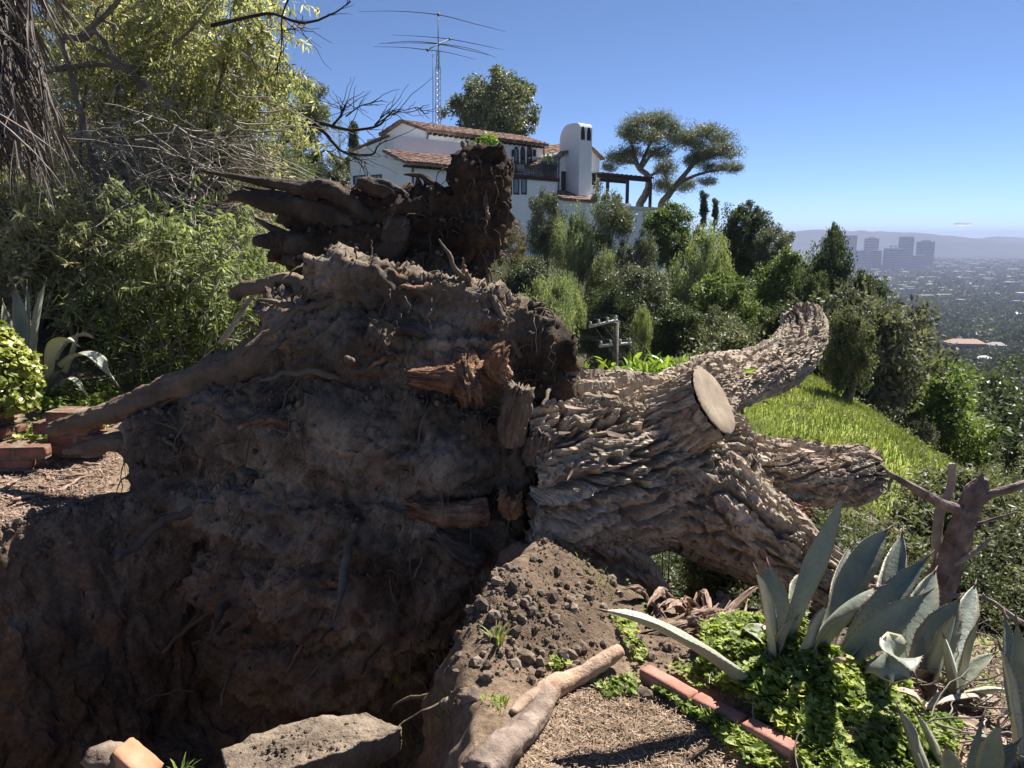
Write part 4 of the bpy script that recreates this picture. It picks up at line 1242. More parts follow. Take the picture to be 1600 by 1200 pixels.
# --- dead snag on the right
sn = thing('dead_snag', 'dead broken tree trunk with bare forked branches standing behind the agaves', 'dead tree', P(1440, 985, 4.2))
def limb_px(pts, name, mt, parent, seg=12, n=40, rough=.25, freq=8):
    path, rad = px_path(pts, n)
    v, f = tube(path, rad, seg, True, rough, freq)
    th = np.tile(np.arange(seg) / seg * 2 * np.pi, n); aa = np.repeat(np.linspace(0, 1, n), seg)
    st = ridged(np.stack([np.cos(th) * 2.4, np.sin(th) * 2.4, aa * 4 + pts[0][0]], -1), 2) - .5
    ct = np.repeat(path, seg, axis=0); v = ct + (v - ct) * (1 + .26 * st + .10 * fbm(v * 30, 3))[:, None]
    t_, n_, b_ = frames(path)
    for q in range(3):
        v[(n - 1 - q) * seg:(n - q) * seg] += t_[-1] * (rad.mean() * (1 - q / 3) * 1.1 * fbm(np.column_stack([np.cos(th[:seg]) * 2, np.sin(th[:seg]) * 2, th[:seg] * 0 + pts[0][1]]), 3))[:, None]
    return MB().add(v, f).build(name, M[mt], parent, False)
limb_px([(1420, 1080, 4.2, .10), (1455, 945, 4.2, .088), (1484, 880, 4.2, .074), (1507, 810, 4.2, .064), (1526, 768, 4.2, .056), (1536, 748, 4.2, .03)], 'trunk', 'snag', sn, 40, 160, .12, 9)
limb_px([(1508, 800, 4.2, .036), (1470, 786, 4.15, .029), (1435, 766, 4.1, .024), (1405, 749, 4.08, .020), (1386, 738, 4.05, .010)], 'branch', 'snag', sn)
limb_px([(1470, 900, 4.24, .028), (1464, 850, 4.3, .030), (1468, 805, 4.32, .026), (1484, 765, 4.33, .023), (1488, 724, 4.33, .020)], 'branch', 'twig', sn)
limb_px([(1520, 790, 4.2, .03), (1550, 772, 4.15, .024), (1580, 763, 4.12, .021), (1640, 742, 4.1, .016)], 'branch', 'snag', sn)
limb_px([(1500, 830, 4.2, .012), (1540, 815, 4.15, .009), (1590, 800, 4.1, .005)], 'branch', 'snag', sn)
limb_px([(1488, 884, 4.15, .014), (1515, 868, 4.1, .015), (1535, 853, 4.08, .013), (1549, 840, 4.06, .006)], 'branch', 'pale_limb', sn)
limb_px([(1395, 745, 4.08, .01), (1390, 755, 4.08, .01), (1388, 768, 4.08, .005)], 'branch', 'snag', sn, 6, 10)
fb = thing('fallen_branch', 'thin pale bare branch slanting down at the right edge behind the agaves', 'branch', P(1560, 950, 3.9))
limb_px([(1478, 932, 3.95, .012), (1520, 930, 3.9, .014), (1550, 940, 3.88, .013), (1575, 958, 3.86, .013), (1625, 990, 3.8, .013)], 'branch', 'pale_limb', fb, 8)

# --- low brick walls on the left
def courses(label, corner, ux, uz_n, n_long, name='brick_wall', taper=None, seed=0, dep=2):
    t = thing(name, label, 'brick wall', corner)
    ux = np.array([ux[0], ux[1], 0.]); ux /= np.linalg.norm(ux); vy = np.array([-ux[1], ux[0], 0.])
    base_meshes = []
    for s_ in range(3):
        mb = MB(); brick_block(mb, np.zeros(3), np.eye(3), (.106, .051, .037), seed + s_, .006); base_meshes.append(mb.mesh('brick', M['brick_brown'] if s_ else M['terracotta'] if seed == 77 else M['brick_brown']))
    yaw = math.atan2(ux[1], ux[0])
    k = 0
    for r_ in range(uz_n):
        off = .11 if r_ % 2 else 0
        for d in range(dep):
            for c_ in range(n_long):
                if taper and r_ >= taper[c_]: continue
                p_ = corner + ux * (.112 + off + c_ * .222) + vy * (.055 + d * .112) + np.array([0, 0, .04 + r_ * .083])
                o = inst('brick', base_meshes[k % 3], t, p_ - corner, (rng.normal() * .012, rng.normal() * .012, yaw + rng.normal() * .015))
                k += 1
    # mortar
    w = n_long * .222 - .02
    for r_ in range(uz_n):
        nn_ = n_long if not taper else sum(1 for c_ in range(n_long) if r_ < taper[c_])
        mbm = MB(); bv, bf = box((.012 + (.11 if r_ % 2 else 0), .01, r_ * .083 - .01), ((.11 if r_ % 2 else 0) + nn_ * .222 - .012, dep * .112 - .012, r_ * .083 + .076))
        rot = np.stack([ux, vy, [0, 0, 1.]])
        mbm.add(np.array(bv) @ rot + corner, bf); mbm.build('mortar', M['slab'], t, False)
    return t
g1 = G(52, 712)
courses('low pier of weathered brown bricks with the big left root resting across it', g1, (1, -.12), 4, 2, 'brick_pier', None, 3, 2)
g2 = P(-40, 690, g1[1] + .12); g2[2] = g1[2]
courses('low brick wall running off to the left under the bright green hedge', g2 - np.array([.55, -.25, 0]), (1, -.3), 4, 3, 'brick_wall', None, 5, 2)
g3 = G(-60, 738)
courses('short low course of bricks in front of the brick pier', g3, (1, .10), 2, 2, 'brick_kerb', None, 8, 1)

# --- litter, clods, sticks, grass, ivy
def ground_scatter(poly_px, n, seed=0):
    pl = np.array([G(a, b_)[:2] for a, b_ in poly_px])
    lo, hi = pl.min(0), pl.max(0)
    g_ = np.random.default_rng(100 + seed); out = np.zeros((0, 2))
    while len(out) < n:
        q = lo + g_.random((n * 3, 2)) * (hi - lo)
        q = q[poly_sd(q[:, 0], q[:, 1], pl) < 0]
        out = np.vstack([out, q])
    return out[:n]
bit = (np.array([(-1, -.5, 0), (1, -.5, .1), (1, .5, 0), (-1, .5, .1), (0, -.6, .45), (0, .6, .5)]), np.array([(0, 4, 5), (0, 5, 3), (4, 1, 2), (4, 2, 5)]))
def strew(name, poly, n, seed, L, W, mt, label=None, tilt=.25, dens=None):
    q = ground_scatter(poly, n, seed)
    if dens:
        k = fbm(np.column_stack([q * dens, q[:, :1] * 0]), 3) > -.12 + .3 * (np.random.default_rng(seed).random(n) - .5); q = q[k]; n = len(q)
    z = height(q[:, 0], q[:, 1])
    g_ = np.random.default_rng(seed)
    yaw = g_.random(n) * 2 * np.pi; t1 = g_.normal(size=n) * tilt
    cx, sx = np.cos(yaw), np.sin(yaw); ct, st_ = np.cos(t1), np.sin(t1)
    Rm = np.stack([np.stack([cx * ct, -sx, cx * st_], -1), np.stack([sx * ct, cx, sx * st_], -1), np.stack([-st_, 0 * cx, ct], -1)], 1)
    sc_ = np.stack([L * (.3 + .9 * g_.random(n) ** 2), W * (.5 + g_.random(n)), W * (.5 + g_.random(n))], -1)
    mb = MB(); scatter_mesh(mb, bit, np.column_stack([q, z + .004 + .012 * g_.random(n)]), Rm, sc_)
    return mb.build(name, M[mt], None, False)
tag(strew('straw_litter', [(780, 1230), (820, 1110), (960, 1060), (1010, 1070), (1240, 1215), (1240, 1260), (780, 1260)], 5200, 1, .016, .0022, 'straw'), 'pale straw and bark crumbs strewn over the brown path', 'litter', kind='stuff')
tag(strew('bark_litter', [(-60, 760), (-60, 715), (60, 705), (185, 690), (190, 745), (140, 790), (20, 850), (-80, 870)], 3600, 2, .035, .006, 'bark_litter'), 'tan bark flakes and twigs littering the ground before the brick pier', 'litter', kind='stuff')
tag(strew('slope_litter', [(1290, 1030), (1420, 1040), (1560, 1100), (1600, 1200), (1500, 1240), (1440, 1150), (1380, 1090)], 2600, 3, .045, .006, 'bark_litter'), 'dry grey leaf scraps and twigs under the agaves', 'litter', kind='stuff')
q = np.vstack([ground_scatter([(740, 950), (830, 880), (900, 860), (960, 920), (1080, 1000), (1090, 1050), (960, 1030), (860, 1060), (700, 1100), (650, 1110), (700, 1020)], 5200, 11), ground_scatter([(-40, 830), (150, 780), (290, 800), (290, 850), (120, 870), (-60, 900)], 1500, 12), ground_scatter([(640, 1110), (780, 1060), (980, 1060), (1240, 1220), (640, 1220)], 1100, 13)])
z = height(q[:, 0], q[:, 1]); n = len(q)
sc_ = .002 + .024 * rng.random(n) ** 14 + .004 * rng.random(n) ** 2
mb = MB(); scatter_mesh(mb, (cv, ICO1[1]), np.column_stack([q, z + sc_ * .3]), rot_rand(n, rng), sc_[:, None] * (.7 + .6 * rng.random((n, 3))))
tag(mb.build('soil_clods', M['clod'], None, False), 'dark crumbly clods of soil on the mound and the edge of the pit', 'soil', kind='stuff')
for k, (a, b_, r) in enumerate([(905, 1052, .022), (822, 1030, .028), (760, 1062, .022), (735, 1092, .035), (700, 1105, .022)]):
    g_ = G(a, b_)
    v = ICO3[0] * r * np.array([1.2, 1, .8]); v = v * (1 + .7 * fbm(ICO3[0] * 2 + k * 5, 4) + .25 * fbm(ICO3[0] * 8 + k, 3))[:, None] + g_ + [0, 0, r * .35]
    tag(MB().add(v, ICO3[1]).build('earth_clod', M['clod']), 'rounded lump of dark earth on the mound below the root plate', 'clod', 'lumps of earth on the mound')
sticks = [((0, 770), (40, 748)), ((30, 735), (95, 752)), ((40, 742), (130, 735)), ((60, 765), (120, 758)), ((70, 728), (100, 712)), ((90, 770), (150, 745)), ((100, 750), (182, 742)), ((20, 790), (70, 772)), ((130, 730), (180, 722)), ((55, 715), (75, 730))]
for k, (a, b_) in enumerate(sticks):
    pa, pb = G(*a), G(*b_)
    t_ = np.linspace(0, 1, 12)[:, None]; pth = pa * (1 - t_) + pb * t_; pth[:, 2] = height(pth[:, 0], pth[:, 1]) + .015 + .01 * np.sin(t_[:, 0] * 5 + k)
    pth += rng.normal(size=(12, 3)) * [.008, .008, .002]
    v, f = tube(pth, np.linspace(.012, .006, 12) * (.7 + .6 * rng.random()), 6, True, .2, 20)
    tag(MB().add(v, f).build('stick', M['bark_litter']), 'thin dry stick lying on the littered ground by the brick pier', 'stick', 'dry sticks on the ground by the brick pier')
def blade_tuft(mb, c, n, h, spread, g_, w=.0035):
    for _ in range(n):
        a = g_.random() * 2 * np.pi; r_ = spread * g_.random()
        p0 = c + np.array([np.cos(a), np.sin(a), 0]) * r_ * .25
        hh = h * (.5 + .6 * g_.random()); lean = (.15 + .7 * g_.random()) * hh
        d = np.array([np.cos(a), np.sin(a), 0])
        s_ = np.array([-np.sin(a), np.cos(a), 0]) * w * (.6 + .7 * g_.random())
        rows = []
        for t_, ww in ((0, 1), (.4, .9), (.75, .55), (1, .05)):
            pc = p0 + d * lean * t_ ** 2 + np.array([0, 0, hh * (t_ - .22 * t_ ** 3)])
            rows += [pc - s_ * ww, pc + s_ * ww]
        mb.add(np.array(rows), np.array([(0, 1, 3, 2), (2, 3, 5, 4), (4, 5, 7, 6)]))
M['grass'] = leaf_mat('grass_blade', [(.14, .20, .04), (.24, .33, .07), (.36, .42, .13)], .3, .5, .3, 2, 0)
g_ = np.random.default_rng(55)
for nm, c, n, h, sp, lab in [('grass_tuft', G(620, 1062), 90, .16, .30, 'dark green tuft of grass in the shade at the bottom of the pit edge'),
                         ('grass_tuft', P(283, 1215, 2.2), 26, .085, .08, 'small bright green grass tuft beside the broken terracotta brick'),
                         ('grass_tuft', G(776, 1005), 34, .085, .10, 'bright green grass sprout on the crumbly mound'),
                         ('grass_tuft', G(783, 1100), 30, .035, .10, 'short pale green grass patch beside the bent root')]:
    mb = MB(); blade_tuft(mb, c - [0, 0, .01], n, h, sp, g_)
    tag(mb.build(nm, M['grass']), lab, 'grass tuft')
mb = MB()
for poly, n, h in (([(640, 1130), (720, 1105), (790, 1090), (790, 1130), (690, 1150)], 240, .018), ([(930, 1075), (990, 1065), (1000, 1085), (950, 1095)], 110, .03), ([(560, 1185), (615, 1180), (600, 1215), (540, 1215)], 60, .05), ([(880, 870), (930, 862), (1010, 930), (1020, 965), (960, 950)], 240, .05), ([(470, 1080), (600, 1070), (690, 1060), (660, 1110), (500, 1120)], 130, .06)):
    for q in ground_scatter(poly, n, n):
        blade_tuft(mb, np.array([q[0], q[1], hz(*q)]), 3, h, .04, g_, .0022)
tag(mb.build('grass', M['grass']), 'thin fresh grass sprouting along the mound and the pit edge', 'grass', kind='stuff')

M['ivy'] = leaf_mat('ivy_leaf', [(.12, .17, .035), (.22, .29, .06), (.34, .40, .12), (.48, .50, .20)], .45, .55, .3, 3, 0)
ang5 = np.array([0, 35, 62, 100, 150, 210, 260, 298, 325]) * np.pi / 180
rr5 = np.array([1.0, .55, .85, .5, .62, .62, .5, .85, .55])
lv = np.column_stack([np.cos(ang5) * rr5, np.sin(ang5) * rr5, .18 * np.abs(np.sin(ang5)) * rr5])
ivy_leaf = (np.vstack([[0, 0, 0], lv]), np.array([(0, 1 + k, 1 + (k + 1) % 9) for k in range(9)]))
def leaf_cover(name, patches, mt, sz, g_seed, hgt):
    mb = MB(); g_ = np.random.default_rng(g_seed)
    for poly, n, hh in patches:
        q = ground_scatter(poly, n, g_seed + n)
        z = height(q[:, 0], q[:, 1])
        bumpz = .5 + .5 * np.clip(fbm(np.column_stack([q * 5, q[:, :1] * 0]), 3) * 1.6, -1, 1)
        zz = z + hh * bumpz * (g_.random(n) ** .6) + .01
        nx = g_.normal(size=n) * .5 + .22; ny = g_.normal(size=n) * .5 + .05
        nz = np.stack([nx, ny, np.ones(n)], -1); nz /= np.linalg.norm(nz, axis=1)[:, None]
        a = g_.random(n) * 2 * np.pi
        ux = np.stack([np.cos(a), np.sin(a), 0 * a], -1); ux -= nz * (ux * nz).sum(1)[:, None]; ux /= np.linalg.norm(ux, axis=1)[:, None]
        Rm = np.stack([ux, np.cross(nz, ux), nz], -1)
        scatter_mesh(mb, ivy_leaf, np.column_stack([q, zz]), Rm, sz * (.5 + .8 * g_.random(n)))
    return mb.build(name, M[mt], None, False)
IVY = [([(1095, 1000), (1170, 985), (1260, 1010), (1330, 1060), (1400, 1080), (1440, 1130), (1420, 1230), (1260, 1230), (1240, 1180), (1150, 1110), (1090, 1060)], 8600, .14),
       ([(1020, 1085), (1060, 1090), (1160, 1150), (1230, 1200), (1180, 1215), (1100, 1140)], 420, .05),
       ([(1400, 1120), (1500, 1150), (1480, 1240), (1380, 1240)], 900, .10)]
o = leaf_cover('ivy', IVY, 'ivy', .0205, 21, .1)
tag(o, 'bright green ivy covering the ground beside the red brick edging', 'ivy', kind='stuff')
o = leaf_cover('weeds', [([(905, 868), (960, 880), (1010, 930), (1010, 962), (960, 930)], 420, .07), ([(950, 960), (985, 965), (1010, 1030), (1000, 1050), (975, 1010)], 170, .05), ([(930, 1070), (1000, 1062), (995, 1090), (950, 1095)], 90, .03), ([(1040, 1040), (1075, 1050), (1110, 1080), (1085, 1085)], 90, .05), ([(860, 1035), (890, 1035), (890, 1050), (860, 1050)], 30, .03)], 'ivy', .017, 23, .06)
tag(o, 'small green weeds creeping over the crest of the soil mound', 'weeds', kind='stuff')
o = leaf_cover('ground_cover', [([(60, 655), (62, 618), (150, 605), (215, 640), (180, 660), (110, 650)], 900, .16), ([(20, 690), (60, 655), (180, 655), (160, 690)], 350, .06)], 'ivy', .035, 25, .1)
tag(o, 'low light green ground cover round the agave behind the brick pier', 'ground cover', kind='stuff')
o = leaf_cover('slope_weeds', [([(1430, 965), (1540, 940), (1640, 960), (1660, 1230), (1500, 1240), (1450, 1150), (1440, 1060)], 1500, .07)], 'ivy', .018, 27, .06)
tag(o, 'thin green weeds between the agaves at the right edge', 'weeds', kind='stuff')
mb = MB(); g_ = np.random.default_rng(57)
for q in ground_scatter([(1400, 1000), (1500, 940), (1640, 950), (1680, 1240), (1480, 1240), (1420, 1130)], 260, 9):
    blade_tuft(mb, np.array([q[0], q[1], hz(*q)]), 5, .10, .09, g_, .0025)
tag(mb.build('dry_grass', M['straw']), 'dry straw coloured grass tufts between the agaves', 'grass', kind='stuff')
tag(strew('slope_mulch', [(1440, 985), (1560, 940), (1680, 950), (1700, 1240), (1500, 1240)], 3200, 6, .04, .006, 'bark_litter'), 'bark flakes and dry scraps covering the slope at the right edge', 'litter', kind='stuff')
vines = MB(); g_ = np.random.default_rng(8)
for k in range(60):
    q = ground_scatter(IVY[0][0], 1, 400 + k)[0]; a = g_.random() * 6.28; n = 12; q = .75 * q + .25 * np.array([1.15, 2.5])
    t_ = np.linspace(0, 1, n); xy = q + np.column_stack([np.cos(a + t_), np.sin(a + t_)]) * (t_ * (.06 + .12 * g_.random()))[:, None]
    zz = height(xy[:, 0], xy[:, 1]) + .03 + .06 * g_.random() * np.sin(t_ * 3)
    v, f = tube(np.column_stack([xy, zz]), .0022, 4, False); vines.add(v, f)
tag(vines.build('vine_stems', M['twig']), 'thin brown runners among the ivy leaves', 'ivy stems', kind='stuff')

# succulent hedge at the left edge
def leaf_shrub(name, label, cat, c, rr, n, leaf, mt, g_seed, sz, up=.6, group=None, stems=8):
    t = thing(name, label, cat, (c[0], c[1], hz(c[0], c[1])), group)
    g_ = np.random.default_rng(g_seed); mb = MB()
    d = g_.normal(size=(n, 3)); d /= np.linalg.norm(d, axis=1)[:, None]
    d[:, 2] = np.where(d[:, 2] < -.5, -d[:, 2], d[:, 2])
    rad_ = (.6 + .4 * g_.random(n) ** .5) * (1 + .25 * fbm(d * 2.5 + g_seed, 3))
    pos = np.asarray(c) + d * np.asarray(rr) * rad_[:, None]
    nz = d * .8 + g_.normal(size=(n, 3)) * .6 + [0, 0, up]; nz /= np.linalg.norm(nz, axis=1)[:, None]
    ux = g_.normal(size=(n, 3)); ux -= nz * (ux * nz).sum(1)[:, None]; ux /= np.linalg.norm(ux, axis=1)[:, None]
    scatter_mesh(mb, leaf, pos, np.stack([ux, np.cross(nz, ux), nz], -1), sz * (.6 + .7 * g_.random(n)))
    mb.build('foliage', M[mt], t, False)
    for k in range(stems):
        a = k * 2.4; e = np.asarray(c) + np.array([np.cos(a), np.sin(a), .3]) * np.asarray(rr) * .7
        b0 = np.array([c[0], c[1], hz(c[0], c[1]) - .05])
        path = spline(np.array([b0, (b0 + e) / 2 + [0, 0, .06], e]), 10); v, f = tube(path, np.linspace(.02, .006, 10), 6)
        MB().add(v, f).build('stem', M['limb'], t)
    return t
oval = np.array([(np.cos(a) * 1.0, np.sin(a) * .6, .12 * np.cos(2 * a)) for a in np.arange(8) * np.pi / 4])
oval_leaf = (np.vstack([[0, 0, -.08], oval]), np.array([(0, 1 + k, 1 + (k + 1) % 8) for k in range(8)]))
M['jade'] = leaf_mat('succulent_leaf', [(.15, .185, .04), (.24, .27, .06), (.34, .35, .10)], .25, .35, .4, 3, 0)
leaf_shrub('succulent_hedge', 'yellow-green fleshy-leaved shrub above the low brick wall', 'shrub', P(-22, 598, 5.75), (.36, .40, .47), 3600, oval_leaf, 'jade', 5, .034)
# broad-leaved plant growing behind the trunk
lance = (np.array([(0, 0, 0), (.35, .16, .05), (.35, -.16, .05), (.75, .11, .02), (.75, -.11, .02), (1.0, 0, -.08), (.4, 0, -.02), (.75, 0, -.05)]), np.array([(0, 6, 1), (0, 2, 6), (6, 7, 3), (6, 3, 1), (6, 2, 4), (6, 4, 7), (7, 5, 3), (7, 4, 5)]))
M['broadleaf'] = leaf_mat('broad_green_leaf', [(.12, .20, .03), (.20, .30, .05), (.30, .38, .08)], .35, .4, .4, 3, 0)
for k, (px_, py_, Yd, w_) in enumerate([(1005, 594, 5.7, .20), (1052, 586, 5.95, .17)]):
    c = P(px_, py_, Yd)
    t = thing('leafy_plant', ['bright green lance-leaved plant peeping over the trunk, nearest the root plate', 'bright green lance-leaved plant peeping over the trunk just behind the sawn limb'][k], 'plant', (c[0], c[1], hz(c[0], c[1])), 'leafy plants behind the trunk')
    g_ = np.random.default_rng(60 + k); mb = MB(); n = 260
    pos = c + g_.normal(size=(n, 3)) * [w_, .12, .05]
    d = np.stack([g_.normal(size=n) * .8, g_.normal(size=n) * .7, .4 + .5 * g_.random(n)], -1); d /= np.linalg.norm(d, axis=1)[:, None]
    nz = np.cross(d, g_.normal(size=(n, 3))); nz /= np.linalg.norm(nz, axis=1)[:, None]; nz *= np.sign(nz[:, 2:3] + 1e-6)
    scatter_mesh(mb, lance, pos, np.stack([d, np.cross(nz, d), nz], -1), .07 + .07 * g_.random(n))
    mb.build('foliage', M['broadleaf'], t, False)
    for q in (2, 4):
        b0 = np.array([c[0] + .02 * (q - 3), c[1], hz(c[0], c[1])]); v, f = tube(spline(np.array([b0, c + [(q - 3) * .06, 0, 0]]), 6), .006, 5); MB().add(v, f).build('stem', M['limb'], t)
# peeled bark in the gap under the trunk
g_ = np.random.default_rng(222)
bits = [((1020, 958), (1062, 940), .045), ((1040, 965), (1095, 955), .05), ((1075, 960), (1112, 940), .05), ((1095, 972), (1165, 965), .055), ((1060, 985), (1110, 990), .04), ((1120, 958), (1182, 962), .05), ((1010, 945), (1035, 968), .03)] + [((x, y), (x + 45 * g_.normal(), y + 14 * g_.normal()), .02 + .03 * g_.random()) for x, y in zip(1000 + 190 * g_.random(22), 925 + 65 * g_.random(22))]
for k, (a, b_, r) in enumerate(bits):
    a, b_ = G(*a), G(*b_)
    if a[1] > 5.2: a = G(1040 + 6 * k, 985)
    dv = b_ - a; L_ = np.clip(np.linalg.norm(dv), .08, .34); b_ = a + dv / (np.linalg.norm(dv) + 1e-6) * L_
    a[2] += r * .35; b_[2] = max(b_[2], hz(b_[0], b_[1])) + r * (.4 + 1.6 * g_.random() ** 2); n, s_ = 16, 9
    t_ = np.linspace(0, 1, n); pth = a + (b_ - a) * t_[:, None] + np.column_stack([0 * t_, 0 * t_, .03 * np.sin(t_ * 3 + k)])
    n, s_ = 26, 13; t_ = np.linspace(0, 1, n)
    ln_ = b_ - a; u_ = ln_ / np.linalg.norm(ln_); up_ = np.array([.35 * g_.normal(), .35 * g_.normal(), 1.]); sd2 = np.cross(u_, up_); sd2 /= np.linalg.norm(sd2); up_ = np.cross(sd2, u_)
    q_ = np.linspace(-1, 1, s_); jag0 = .18 * g_.normal(size=s_); jag1 = .22 * g_.normal(size=s_)
    TT = (jag0[None] * (1 - t_[:, None]) ** 3 + t_[:, None] + jag1[None] * t_[:, None] ** 3)
    w_ = r * (.55 + .25 * noise3(np.column_stack([t_ * 4, t_ * 0 + k, t_ * 0]))) * np.interp(t_, [0, .1, .8, 1], [.5, 1, .9, .35])
    curl = (.25 + .5 * g_.random()) * r
    v = a + u_ * (TT * np.linalg.norm(ln_))[..., None] + sd2 * (q_[None] * w_[:, None])[..., None] + up_ * (curl * (1 - q_[None] ** 2) + .05 * np.sin(TT * 3 + k) * (.3 + g_.random()) + .006 * noise3(np.column_stack([np.tile(q_ * 9, n), np.repeat(t_ * 2, s_), np.full(n * s_, k * 3.1)])).reshape(n, s_))[..., None]
    v = v.reshape(-1, 3); v += (fbm(v * 45, 3) * .006)[:, None]
    o = MB().add(v, grid_faces(s_, n)).build('peeled_bark', M['bark_litter'], None, False)
    sm = o.modifiers.new('thickness', 'SOLIDIFY'); sm.thickness = .005
    tag(o, 'curled piece of peeled brown bark lying at the foot of the fallen trunk', 'bark', 'peeled bark under the trunk')
# ================================================================== the white house on the hill
HA = R(45)
HU = np.array([math.cos(HA), math.sin(HA), 0.]); HN = np.array([math.sin(HA), -math.cos(HA), 0.]); HZ = np.array([0, 0, 1.])
HO = P(666, 300, 60.0); HO[2] = 0
def on_front(px, py, v=0.0):
    """(u, z) where the ray through the pixel meets the vertical plane v metres out from the main front"""
    d = ray(px, py); o = np.array([0, 0, CAMZ])
    t = ((HO + HN * v - o) @ HN) / (d @ HN); q = o + d * t
    return (q - HO) @ HU, q[2]
def on_end(px, py, u=0.0):
    """(v, z) on the end plane at u"""
    d = ray(px, py); o = np.array([0, 0, CAMZ])
    t = ((HO + HU * u - o) @ HU) / (d @ HU); q = o + d * t
    return (q - HO) @ HN, q[2]
def hp(u, v, z): return HO + HU * u + HN * v + HZ * z
def hbox(mb, u0, u1, v0, v1, z0, z1, mi=0):
    vs, fs = box((0, 0, 0), (1, 1, 1))
    vs = np.array(vs)
    w = np.array([hp(u0 + (u1 - u0) * a, v0 + (v1 - v0) * b_, z0 + (z1 - z0) * c) for a, b_, c in vs])
    fs = [f[::-1] for f in fs]
    return mb.add(w, fs, mi)
m, nt, b = mat('stucco', .9, .15)
n = noise_node(nt, .8, 6, .6)
c = ramp(nt, n.outputs[0], [(.3, (.76, .75, .73)), (.7, (.85, .84, .82))])
nt.links.new(c, b.inputs['Base Color'])
n = noise_node(nt, 12, 5, .6); bump(nt, b, n.outputs[0], .02)
M['stucco'] = m
M['roof_tile'] = rough_mat('clay_roof_tile', (.11, .065, .05), (.21, .13, .10), (.34, .24, .19), 2.2, None, .01, .9, island=.3)
M['timber'] = plain('dark_timber', (.035, .026, .022), .8)
M['iron'] = plain('black_iron', (.03, .03, .035), .5)
M['copper'] = plain('downpipe', (.10, .13, .15), .5)
m, nt, b = mat('window_glass', .06, .8); b.inputs['Base Color'].default_value = (.015, .018, .022, 1)
M['glass'] = m
M['pale_slab'] = plain('pale_stone', (.55, .53, .5), .85)
house = thing('house', 'white stucco hillside house with red clay tile roofs and a tall double-arched chimney', 'house', hp(4, -2, .3))
def tiled(name, corners, pitch_n=None, over=0.0, parent=None):
    """pan-tiled roof sheet: corners eave0, eave1, ridge1, ridge0; barrels run from eave to ridge"""
    e0, e1, r1, r0 = [np.asarray(q, float) for q in corners]
    W = np.linalg.norm(e1 - e0); D = np.linalg.norm(r0 - e0)
    nb, nc = max(3, int(W / .24)), max(2, int(D / .42))
    nrm = np.cross(e1 - e0, r0 - e0); nrm /= np.linalg.norm(nrm)
    if nrm[2] < 0: nrm = -nrm
    g_ = np.random.default_rng(int(W * 100))
    mb = MB()
    ph = np.linspace(0, np.pi, 5)
    for i in range(nb):
        for j in range(nc):
            f0, f1 = j / nc, min(1, (j + 1.12) / nc)
            a0, a1 = i / nb, (i + 1) / nb
            am, hw = (a0 + a1) / 2, (a1 - a0) / 2 * 1.04
            rows = []
            jit = g_.normal() * .012
            for f_, hgt in ((f0, .115 + jit), (f1, .065 + jit)):
                for p_ in ph:
                    a = am + hw * np.cos(p_)
                    q = (e0 * (1 - a) + e1 * a) * (1 - f_) + (r0 * (1 - a) + r1 * a) * f_
                    rows.append(q + nrm * (.02 + hgt * np.sin(p_)))
            k = 5
            mb.add(np.array(rows), np.array([(q, q + 1, q + 1 + k, q + k) for q in range(4)]))
            mb.add(np.array(rows[:5]), np.array([(0, 1, 2, 3, 4)]))
    th = .14
    lo = [q - nrm * th for q in (e0, e1, r1, r0)]
    mb.add(np.array([e0, e1, r1, r0] + lo), [(0, 1, 2, 3), (7, 6, 5, 4), (0, 4, 5, 1), (1, 5, 6, 2), (2, 6, 7, 3), (3, 7, 4, 0)])
    o = mb.build(name, M['roof_tile'], parent or house, False)
    tag(o, kind='stuff')
    return o
def rafters(parent, e0, e1, n, inward):
    mb = MB()
    for a in np.linspace(.02, .98, n):
        q = e0 * (1 - a) + e1 * a
        dv = (e1 - e0) / np.linalg.norm(e1 - e0) * .07
        p_ = [q - dv, q + dv, q + dv + inward, q - dv + inward]
        dz = np.array([0, 0, .16])
        mb.add(np.array([x - dz * 1.9 for x in p_] + [x - dz * .9 for x in p_]), [(0, 3, 2, 1), (4, 5, 6, 7), (0, 1, 5, 4), (1, 2, 6, 5), (2, 3, 7, 6), (3, 0, 4, 7)])
    o = mb.build('rafter_tails', M['timber'], parent, False); tag(o, kind='stuff')
# main upper block with its gable end
uM, zE = on_front(847, 219)
_, zE0 = on_front(666, 207)
zE = (zE + zE0) / 2
dG, zP = on_end(630, 189); dL, zLE = on_end(602, 207)
mb = MB(); 
vs = [(0, 0, 0), (0, dL, 0), (0, dL, zLE - .1), (0, dG, zP - .12), (0, 0, zE - .05)]
va = np.array([hp(0, v_, z_) for _, v_, z_ in vs]); vb = np.array([hp(uM, v_, z_) for _, v_, z_ in vs])
mb.add(np.vstack([va, vb]), [(0, 1, 2, 3, 4), (9, 8, 7, 6, 5), (0, 4, 9, 5), (1, 6, 7, 2), (4, 3, 8, 9), (3, 2, 7, 8)])
mb.build('wall', M['stucco'], house, False)
ov = .45
sl = (zP - zE) / abs(dG)
tiled('roof', (hp(-.35, ov, zE - ov * sl), hp(uM + .4, ov, zE - ov * sl), hp(uM + .4, dG, zP + .02), hp(-.35, dG, zP + .02)))
sl2 = (zP - zLE) / abs(dL - dG)
tiled('roof', (hp(uM + .4, dL - ov, zLE - ov * sl2), hp(-.35, dL - ov, zLE - ov * sl2), hp(-.35, dG, zP + .02), hp(uM + .4, dG, zP + .02)))
rafters(house, hp(0, ov - .03, zE - ov * sl), hp(uM, ov - .03, zE - ov * sl), 24, -HN * .4)
